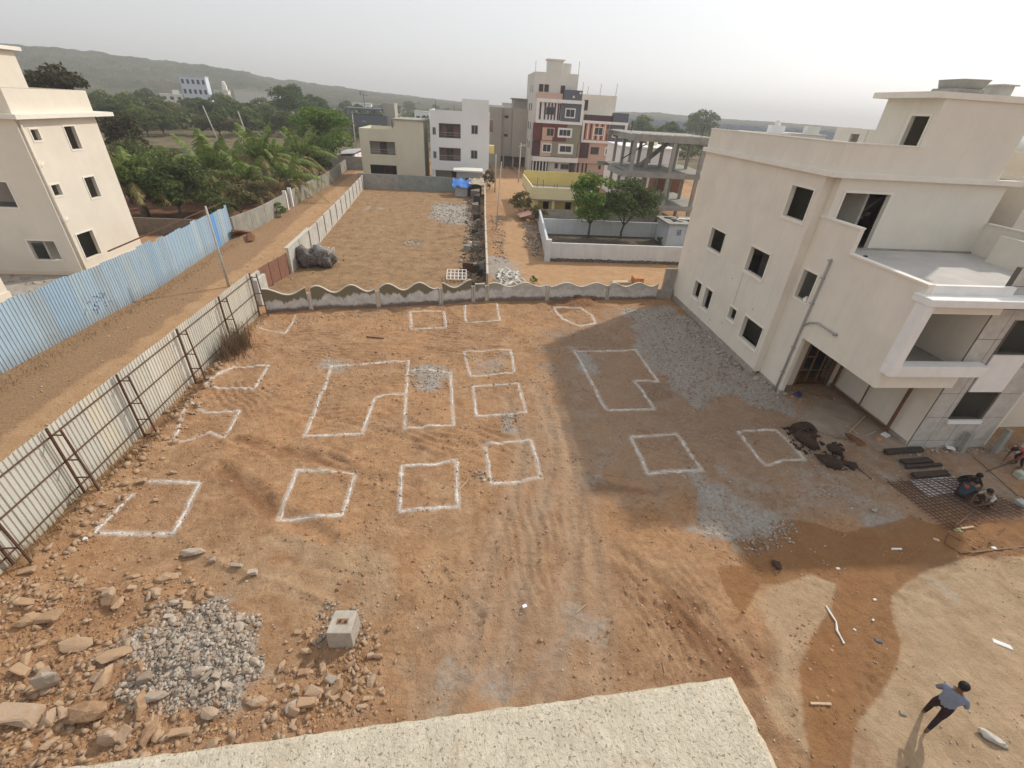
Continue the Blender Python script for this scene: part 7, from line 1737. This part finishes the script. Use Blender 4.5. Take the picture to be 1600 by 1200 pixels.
TSC = None
def person(label, loc, rz, J, shirtm, trouserm, sleeve=0.5, group=None, cap=None, headscale=1.0, trouser_len=.92):
    """J: joint positions (local, facing +y). Body grown from a skinned skeleton as one mesh, coloured by nearest limb"""
    root = thing('person', label, 'person', loc, group, rz)
    Vd = {k: Vector(v) for k, v in J.items()}
    verts = []; edges = []; rad = []; idx = {}
    def av(n, p, r): idx[n] = len(verts); verts.append(Vector(p)); rad.append(r)
    def e(a, b): edges.append((idx[a], idx[b]))
    pel, chest, neck, head = Vd['pelvis'], Vd['chest'], Vd['neck'], Vd['head']
    av('pelvis', pel, (.145, .115)); mid = (pel + chest) / 2
    av('waist', mid, (.158, .125)); av('chest', chest, (.175, .135)); av('neck', neck, (.062, .062)); av('jaw', neck.lerp(head, .45), (.062, .066)); av('head', head, (.082, .098)); av('crown', head + (head - neck).normalized() * .075, (.066, .078))
    for a, b in (('pelvis', 'waist'), ('waist', 'chest'), ('chest', 'neck'), ('neck', 'jaw'), ('jaw', 'head'), ('head', 'crown')): e(a, b)
    for s in ('l', 'r'):
        sh, el, wr = Vd['sh' + s], Vd['el' + s], Vd['wr' + s]; hp, kn, an, to = Vd['hip' + s], Vd['kn' + s], Vd['an' + s], Vd['to' + s]
        av('sh' + s, sh, (.068, .064)); av('ua' + s, sh.lerp(el, .5), (.052, .052)); av('el' + s, el, (.043, .043)); av('fa' + s, el.lerp(wr, .4), (.042, .040)); av('wr' + s, wr, (.028, .026))
        d = (wr - el).normalized(); pm = wr + d * .075; av('pm' + s, pm, (.038, .022))
        for a, b in (('chest', 'sh' + s), ('sh' + s, 'ua' + s), ('ua' + s, 'el' + s), ('el' + s, 'fa' + s), ('fa' + s, 'wr' + s), ('wr' + s, 'pm' + s)): e(a, b)
        av('hip' + s, hp, (.098, .105)); av('th' + s, hp.lerp(kn, .45), (.088, .090)); av('kn' + s, kn, (.060, .062)); av('cf' + s, kn.lerp(an, .35), (.054, .058)); av('an' + s, an, (.036, .038)); av('ft' + s, an.lerp(to, .6) + Vector((0, 0, -.03)), (.040, .030)); av('to' + s, to, (.036, .020))
        for a, b in (('pelvis', 'hip' + s), ('hip' + s, 'th' + s), ('th' + s, 'kn' + s), ('kn' + s, 'cf' + s), ('cf' + s, 'an' + s), ('an' + s, 'ft' + s), ('ft' + s, 'to' + s)): e(a, b)
    def grow(vs, es, rs, rootv, lev=2):
        global TSC
        if TSC is None: TSC = bpy.data.scenes.new('workbench')
        me = bpy.data.meshes.new('tmp'); me.from_pydata([tuple(v) for v in vs], es, [])
        o = bpy.data.objects.new('tmp', me); TSC.collection.objects.link(o)
        md = o.modifiers.new('s', 'SKIN'); md.use_smooth_shade = True
        for i, r in enumerate(rs):
            me.skin_vertices[0].data[i].radius = r; me.skin_vertices[0].data[i].use_root = (i == rootv)
        sb = o.modifiers.new('u', 'SUBSURF'); sb.levels = lev; sb.render_levels = lev
        TSC.view_layers[0].update(); dg = TSC.view_layers[0].depsgraph
        m2 = bpy.data.meshes.new_from_object(o.evaluated_get(dg)); bpy.data.objects.remove(o); return m2
    me = grow(verts, edges, rad, 0)
    # fingers and thumb of each hand, faces joined into the same body mesh
    bm = bmesh.new(); bm.from_mesh(me)
    for s, sg in (('l', -1), ('r', 1)):
        d = (Vd['wr' + s] - Vd['el' + s]).normalized(); side = d.cross(Vector((0, 0, 1)))
        side = side.normalized() if side.length > .1 else Vector((1, 0, 0)); dn = side.cross(d).normalized(); dn = dn if dn.z < 0 else -dn
        pm = Vd['wr' + s] + d * .075
        for k, (off, L) in enumerate(((-.027, .060), (-.009, .070), (.009, .066), (.027, .052))):
            a = pm + side * off; ps = [a, a + d * (L * .45 + .02), a + d * (L * .8 + .02) + dn * .012, a + d * (L * 1.0 + .02) + dn * .032]
            m = grow(ps, [(0, 1), (1, 2), (2, 3)], [(.009, .009), (.009, .009), (.008, .008), (.007, .007)], 0, 1); bm.from_mesh(m)
        a = pm - d * .035 - side * .03 * sg; ps = [a, a - side * .028 * sg + d * .02, a - side * .034 * sg + d * .05 + dn * .012]
        m = grow(ps, [(0, 1), (1, 2)], [(.011, .011), (.010, .010), (.008, .008)], 0, 1); bm.from_mesh(m)
    # nose and ears pulled out of the head
    fd = Vd.get('face', Vector((0, 1, 0))).normalized(); up = (head - neck).normalized(); rt = fd.cross(up).normalized()
    for v in bm.verts:
        q = v.co - (head + fd * .09 - up * .012)
        if q.length < .03: v.co += fd * .018 * (1 - q.length / .03)
        for sg in (-1, 1):
            q = v.co - (head + rt * .08 * sg)
            if q.length < .03: v.co += rt * sg * .014 * (1 - q.length / .03)
    bones = []
    for a, b in edges: bones.append((verts[a], verts[b], a, b))
    inv = {v: k for k, v in idx.items()}
    me = bpy.data.meshes.new('body')
    for f in bm.faces:
        c = f.calc_center_median(); best = 1e9; bb = None; bt = 0
        for p, q, a, b in bones:
            d = q - p; t = max(0, min(1, (c - p).dot(d) / max(1e-9, d.length_squared))); dd = (c - p - d * t).length
            if dd < best: best = dd; bb = (inv[a], inv[b]); bt = t
        b0 = bb[1][:2]
        if b0 in ('ne',): mi = 0 if (c - neck).dot(up) > -.02 else 1
        elif b0 in ('ja', 'he', 'cr', 'pm'): mi = 0
        elif b0 in ('wa', 'ch', 'sh', 'ua'): mi = 1
        elif b0 in ('el',): mi = 1 if sleeve > .3 or bt < .3 else 0
        elif b0 in ('fa', 'wr'): mi = 1 if sleeve > .8 else 0
        elif b0 in ('hi', 'th', 'kn', 'cf'): mi = 2
        elif b0 == 'an': mi = 2 if bt < trouser_len - .3 else 0
        else: mi = 0
        f.material_index = mi
        f.smooth = True
    bm.to_mesh(me); bm.free()
    for m in (skin_m, shirtm, trouserm): me.materials.append(m)
    o = bpy.data.objects.new('body', me); COL.objects.link(o); o.parent = root
    # hair cap
    hb = bmesh.new(); bmesh.ops.create_icosphere(hb, subdivisions=3, radius=1)
    for v in hb.verts:
        q = v.co.copy(); f = q.y; u = q.z
        v.co = head + up * .032 + rt * q.x * .098 + fd * (q.y * .112 - .014) + up * q.z * .112
        v.co += Vector((random.uniform(-1, 1), random.uniform(-1, 1), random.uniform(-1, 1))) * .003
    bmesh.ops.delete(hb, geom=[v for v in hb.verts if (v.co - head).dot(fd) > .062 and (v.co - head).dot(up) < .075 or (v.co - head).dot(up) < -.055], context='VERTS')
    for f in hb.faces: f.smooth = True
    hm_ = bpy.data.meshes.new('hair'); hb.to_mesh(hm_); hb.free(); hm_.materials.append(cap or hair_m)
    h = bpy.data.objects.new('hair' if cap is None else 'head_cloth', hm_); COL.objects.link(h); h.parent = root
    fm2 = bmesh.new()
    for sg in (-1, 1): bmesh.ops.create_icosphere(fm2, subdivisions=1, radius=.012, matrix=Matrix.Translation(head + fd * .088 + rt * .032 * sg + up * .014))
    em = bpy.data.meshes.new('eyes'); fm2.to_mesh(em); fm2.free(); em.materials.append(eye_m); eo = bpy.data.objects.new('eyes', em); COL.objects.link(eo); eo.parent = root
    fm3 = bmesh.new(); bmesh.ops.create_cube(fm3, size=1, matrix=Matrix.Translation(head + fd * .082 - up * .055) @ Matrix.Diagonal((.045, .014, .010, 1)))
    mm_ = bpy.data.meshes.new('mouth'); fm3.to_mesh(mm_); fm3.free(); mm_.materials.append(lip_m); mo = bpy.data.objects.new('mouth', mm_); COL.objects.link(mo); mo.parent = root
    return root

stand = dict(pelvis=(0, 0, .93), chest=(0, .02, 1.27), neck=(0, .03, 1.46), head=(0, .07, 1.62), shl=(-.19, .02, 1.38), shr=(.19, .02, 1.38),
             ell=(-.27, .10, 1.10), elr=(.28, .12, 1.11), wrl=(-.05, .27, 1.14), wrr=(.07, .25, 1.20), hipl=(-.10, 0, .88), hipr=(.10, 0, .88),
             knl=(-.11, .17, .50), knr=(.10, -.06, .50), anl=(-.10, .20, .08), anr=(.09, -.32, .14), tol=(-.11, .40, .03), tor=(.10, -.16, .03), face=(0, 1, -.25))
mx, my = (10.79, 4.13)
person('person in grey blue shirt and dark trousers walking alone at the lower right', (mx + .02, my, gz(mx, my)), D(-62), stand, shirt('grey blue shirt', (0.20, 0.235, 0.32)), trou_m, .9)
squat = dict(pelvis=(0, -.12, .24), chest=(0, .12, .52), neck=(0, .22, .68), head=(0, .31, .80), shl=(-.18, .17, .62), shr=(.18, .17, .62), ell=(-.24, .42, .42), elr=(.24, .42, .42),
             wrl=(-.10, .58, .22), wrr=(.12, .58, .22), hipl=(-.11, -.10, .24), hipr=(.11, -.10, .24), knl=(-.20, .30, .48), knr=(.20, .30, .48), anl=(-.14, .02, .09), anr=(.14, .02, .09), tol=(-.16, .22, .03), tor=(.16, .22, .03), face=(0, .8, -.6))
bend = dict(pelvis=(0, -.22, .72), chest=(0, .12, .86), neck=(0, .30, .88), head=(0, .44, .86), shl=(-.18, .20, .84), shr=(.18, .20, .84), ell=(-.22, .30, .56), elr=(.22, .30, .56),
            wrl=(-.12, .42, .30), wrr=(.12, .42, .30), hipl=(-.11, -.22, .70), hipr=(.11, -.22, .70), knl=(-.15, .05, .42), knr=(.15, .05, .42), anl=(-.13, -.16, .08), anr=(.13, -.16, .08), tol=(-.14, .04, .03), tor=(.14, .04, .03), face=(0, .6, -.8))
GW_ = 'workers tying the reinforcing mesh'
px, py = (18.81, 11.12); person('person in dark clothes with red shoulder cloth squatting on the steel mesh, left one', (px, py, gz(px, py)), D(-70), squat, shirt('dark teal shirt', (0.03, 0.05, 0.06)), trou_m, .5, GW_)
tag(MB().hexa([(px - .02, py - .03, .56), (px + .24, py - .05, .56), (px + .26, py + .2, .55), (px, py + .2, .55), (px + .02, py, .66), (px + .2, py, .66), (px + .2, py + .15, .65), (px + .02, py + .15, .65)]).build('shoulder_cloth', shirt('red cloth', (0.45, 0.06, 0.035)), None, origin=(px, py, .6), bevel=.03), 'red cloth over the shoulder of the left squatting worker', 'cloth')
px, py = (19.56, 10.77); person('person squatting in a pale vest, rightmost of the three on the steel mesh', (px, py, gz(px, py)), D(95), squat, shirt('pale vest', (0.42, 0.39, 0.34)), mk('brown lungi', (0.10, 0.06, 0.04), .9), .1, GW_)
px, py = (19.66, 11.82); person('person squatting in a dark shirt behind the two others on the steel mesh', (px, py, gz(px, py)), D(170), squat, shirt('black shirt', (0.03, 0.025, 0.025)), trou_m, .5, GW_)
px, py = (23.28, 12.92); person('person in a red shirt bending down over a bar at the right edge', (px, py, gz(px, py)), D(80), bend, shirt('dull red shirt', (0.34, 0.07, 0.06)), mk('navy trousers', (0.025, 0.03, 0.045), .9), .5)

bpy.data.scenes.remove(TSC)
# ================================================================== THINGS LYING ABOUT
RB = thing('rebar_mesh', 'rusty reinforcing mesh lying on the ground under the squatting workers', 'steel mesh', (18.7, 11.3, 0))
def zz(x, y, h=.07): return (x, y, max(gz(x, y), 0) * .6 + h)
c0 = np.array((16.70, 11.96)); c1 = np.array((19.65, 12.15)); c2 = np.array((20.85, 10.41)); c3 = np.array((16.94, 9.69))
for i in range(19):
    t = i / 18; a = c0 * (1 - t) + c1 * t; b = c3 * (1 - t) + c2 * t
    e = (random.uniform(-.15, .15)); MB().bar(zz(a[0] - .1, a[1] + .1 + e), zz(b[0] + .1, b[1] - .1 + e), .018).build('bar', rust, RB)
for i in range(17):
    t = i / 16; a = c0 * (1 - t) + c3 * t; b = c1 * (1 - t) + c2 * t
    MB().bar(zz(a[0] - .2, a[1], .09), zz(b[0] + .2, b[1], .09), .018).build('bar', rust, RB)
tag(MB().hexa([(*(17.63, 12.12), .03), (*(19.83, 12.33), .03), (*(19.43, 11.51), .03), (*(17.62, 11.21), .03), (*(17.63, 12.12), .05), (*(19.83, 12.33), .05), (*(19.43, 11.51), .05), (*(17.62, 11.21), .05)]).build('cement_patch', screed, None, origin=(18.5, 11.8, 0)), 'pale cement sheet spread under the upper left part of the steel mesh', 'cement sheet')
PLK = [(((18.01, 13.80), (19.89, 13.94), .34), 'dark flat bundle of boards nearest the stone clad corner'), (((18.19, 13.14), (19.59, 13.24), .30), 'second dark bundle of boards from the stone clad wall'), (((18.06, 12.83), (19.79, 12.95), .16), 'narrow single dark board between two board bundles'), (((17.96, 12.33), (19.60, 12.45), .32), 'dark bundle of boards nearest the squatting workers')]
for (a, b, w), lb in PLK:
    r = thing('board_bundle', lb, 'boards', ((a[0] + b[0]) / 2, (a[1] + b[1]) / 2, 0), 'dark board bundles on the ground')
    n = max(1, int(w / .15))
    for k in range(n):
        for lay in range(2):
            o = (k - (n - 1) / 2) * .15; dx = random.uniform(-.08, .08)
            MB().bar((a[0] + dx, a[1] + o, .09 + lay * .055), (b[0] + dx, b[1] + o, .09 + lay * .055), .14, .045).build('board', darkwood, r)
for p, lb, h in (((21.69, 13.87), 'left concrete stub post leaning at the foot of the stone clad wall', 1.0), ((23.25, 13.76), 'right and wider concrete stub post at the foot of the stone clad wall', 1.25)):
    tag(MB().hexa([(p[0] - .1, p[1] - .1, -.1), (p[0] + .12, p[1] - .1, -.1), (p[0] + .12, p[1] + .1, -.1), (p[0] - .1, p[1] + .1, -.1), (p[0] - .1, p[1] - .02, h), (p[0] + .12, p[1] - .02, h), (p[0] + .12, p[1] + .18, h), (p[0] - .1, p[1] + .18, h)]).build('stub_post', concrete, None, origin=(p[0], p[1], 0), bevel=.012), lb, 'post')
def stick(a, b, w, m, label, name='stick', cat='stick', z=.03, h=None):
    A = zz(a[0], a[1], z); B = zz(b[0], b[1], z + .01)
    return tag(MB().bar((a[0], a[1], gz(*a) + z), (b[0], b[1], gz(*b) + z + .01), w, h).build(name, m, None, origin=(a[0], a[1], 0)), label, cat)
stick((17.34, 15.20), (19.23, 16.49), .05, woodlt, 'pale stick crossing another, in front of the porch', z=.14); stick((17.54, 15.68), (17.66, 15.01), .04, woodlt, 'short pale stick lying under the crossing stick', z=.11)
stick((18.03, 14.96), (19.66, 15.67), .05, woodlt, 'pale stick lying by itself in front of the stone clad corner', z=.12)
stick((15.93, 12.98), (15.98, 12.16), .03, rust, 'thin brown rod sloping away from the black clods'); stick((8.27, 4.66), (8.78, 4.62), .05, woodlt, 'pale short batten lying on the wet soil at the lower right')
stick((14.12, 8.95), (14.48, 8.94), .05, white, 'small white batten on the wet soil near the steel mesh'); stick((18.77, 10.47), (17.13, 9.69), .045, rust, 'brown bar propped at the near edge of the steel mesh', z=.1)
stick((16.56, 8.71), (19.12, 8.93), .05, wood_m, 'brown batten lying across the wet soil at the right'); stick((17.90, 9.05), (19.21, 9.68), .04, rust, 'thin brown bar beside the long brown batten'); stick((17.18, 9.69), (18.03, 9.77), .06, woodlt, 'pale board piece beside the near corner of the steel mesh')
stick((-0.81, 14.86), (-0.66, 12.10), .018, rust, 'thin bar standing in the upright lime square') if False else None
stick((-0.35, 12.00), (-0.01, 12.55), .03, woodlt, 'pale twig touching the right side of the upright lime square'); stick((-9.89, 18.22), (-8.48, 18.66), .03, woodlt, 'pale twig left of the L-shaped outline'); stick((-5.98, 24.50), (-4.94, 24.19), .05, rust, 'short rusty bar below the wavy wall')
stick((4.85, 5.66), (4.82, 5.43), .02, rust, 'rusty rod end standing just above the parapet corner', z=.2); stick((21.55, 12.56), (24.34, 13.40), .025, rust, 'thin rusty bar on the ground left of the bending worker') ; stick((21.87, 13.44), (21.46, 11.18), .02, rust, 'long thin bar on the ground between the workers')
stick((3.00, 7.19), (3.32, 7.40), .02, woodlt, 'thin pale twig in the tyre tracks')
def slab(p, dx, dy, h, m, label, name, cat, rz=0.0, z=0):
    b = MB(); ca, sa = math.cos(rz), math.sin(rz); g = gz(*p) + z
    c = [(p[0] + x * ca - y * sa, p[1] + x * sa + y * ca) for x, y in ((-dx, -dy), (dx, -dy * .8), (dx * .8, dy), (-dx, dy * .9))]
    b.hexa([(*q, g - .02) for q in c] + [(*q, g + h * k) for q, k in zip(c, (1, .8, 1.1, .9))])
    return tag(b.build(name, m, None, origin=(p[0], p[1], 0), bevel=.01), label, cat)
slab((14.83, 5.80), .22, .07, .025, white, 'white polythene packet lying on the pale soil at the right edge', 'packet', 'packet', -.6); 
slab((11.30, 6.07), .09, .05, .06, slate, 'dark shoe lying on the wet soil', 'shoe', 'shoe', -.4); slab((10.47, 4.34), .07, .05, .05, olive, 'dull olive lump beside the walking person', 'rag', 'rag', -.5)
slab((18.95, 14.95), .17, .15, .14, white, 'white sack in front of the stone clad corner', 'sack', 'sack', .3, .1); slab((18.37, 14.63), .13, .10, .1, orange, 'orange plastic piece touching the white sack', 'plastic_piece', 'plastic', .3, .1)
slab((21.29, 14.01), .17, .12, .04, white, 'white torn board at the foot of the stone clad wall', 'torn_board', 'board', -.5, .12); slab((17.33, 9.65), .13, .035, .04, mk('pale green plastic', (0.35, 0.62, 0.30), .5), 'pale green bottle on the wet soil', 'bottle', 'bottle', -.4)
slab((16.14, 9.30), .09, .05, .05, peach, 'pinkish packet on the wet soil below the steel mesh', 'packet', 'packet', -.6); slab((17.92, 8.89), .08, .05, .05, white, 'white scrap beside the long brown batten', 'scrap', 'scrap', -.2)
slab((16.77, 18.18), .14, .12, .22, mk('blue plastic', (0.05, 0.06, 0.16), .5), 'dark blue plastic basin on the ground by the porch', 'basin', 'basin', .2); slab((17.38, 16.71), .26, .14, .02, grime, 'dark wire tray on the ground in front of the porch', 'tray', 'tray', -.7)
slab((22.77, 12.27), .16, .16, .25, mk('pale green tub', (0.45, 0.50, 0.42), .6), 'pale green tub at the right edge below the bending worker', 'tub', 'tub'); slab((21.08, 10.73), .16, .2, .2, mk('pale grey tub', (0.42, 0.45, 0.43), .6), 'pale grey tub at the right edge beside the steel mesh', 'tub', 'tub')
slab((1.59, 7.50), .07, .05, .04, white, 'white crumpled scrap in the tyre tracks', 'scrap', 'scrap', .3); slab((-11.66, 10.26), .06, .07, .04, offw, 'pale chip left of the nearest left lime square', 'chip', 'chip', .3)
rock(*(12.14, 3.69), .26, mk('pale rag', (0.50, 0.48, 0.43), .95, var=.2, scale=8, bump=1, bscale=18, bdist=.04), 'pale grey rag bundle on the ground at the lower right corner', name='rag_bundle', cat='rag', k=0, rot=(.1, .1, -.7), sc=(1.1, .6, .5))
for p, s, lb in (((12.09, 7.22), .05, 'white scrap beside the curved tyre track'), ((10.78, 6.37), .04, 'white scrap beside the white cord'), ((11.60, 6.65), .04, 'white scrap above the dark shoe'), ((11.68, 8.28), .06, 'pale stone on the upper wet soil')):
    slab(p, s, s * .7, s * .6, offw, lb, 'scrap', 'scrap', random.uniform(-1, 1))
cord = [(10.43, 7.09), (10.42, 6.85), (10.41, 6.62), (10.28, 6.39), (10.27, 6.23), (10.23, 6.04)]
tag(MB().tube([(x, y, gz(x, y) + .03) for x, y in cord], [.02, .03, .022, .035, .02, .03], 6).build('cord', white, None, origin=(*cord[0], 0)), 'twisted white cord lying on the wet soil', 'cord')
tag(MB().tube([(*(16.96, 9.22), .03), (*(16.75, 9.50), .04), (*(16.24, 9.11), .03), (*(16.42, 8.69), .04), (*(16.82, 8.72), .04)], .015, 5).build('wire_loop', rust, None, origin=(18, 9, 0)), 'bent wire loop on the wet soil near the brown batten', 'wire')

# ================================================================== HAZE
hm = bpy.data.materials.new('haze'); hm.use_nodes = True
ht_ = hm.node_tree; ht_.nodes.clear()
pv = ht_.nodes.new('ShaderNodeVolumePrincipled'); pv.inputs['Density'].default_value = 0.00058
pv.inputs['Color'].default_value = (0.93, 0.94, 0.96, 1); pv.inputs['Anisotropy'].default_value = 0.2
oo = ht_.nodes.new('ShaderNodeOutputMaterial'); ht_.links.new(pv.outputs[0], oo.inputs['Volume'])
hz = MB().box(-5600, 5600, -5600, 5600, -9, 95).build('haze', hm)
tag(hz, kind='stuff')
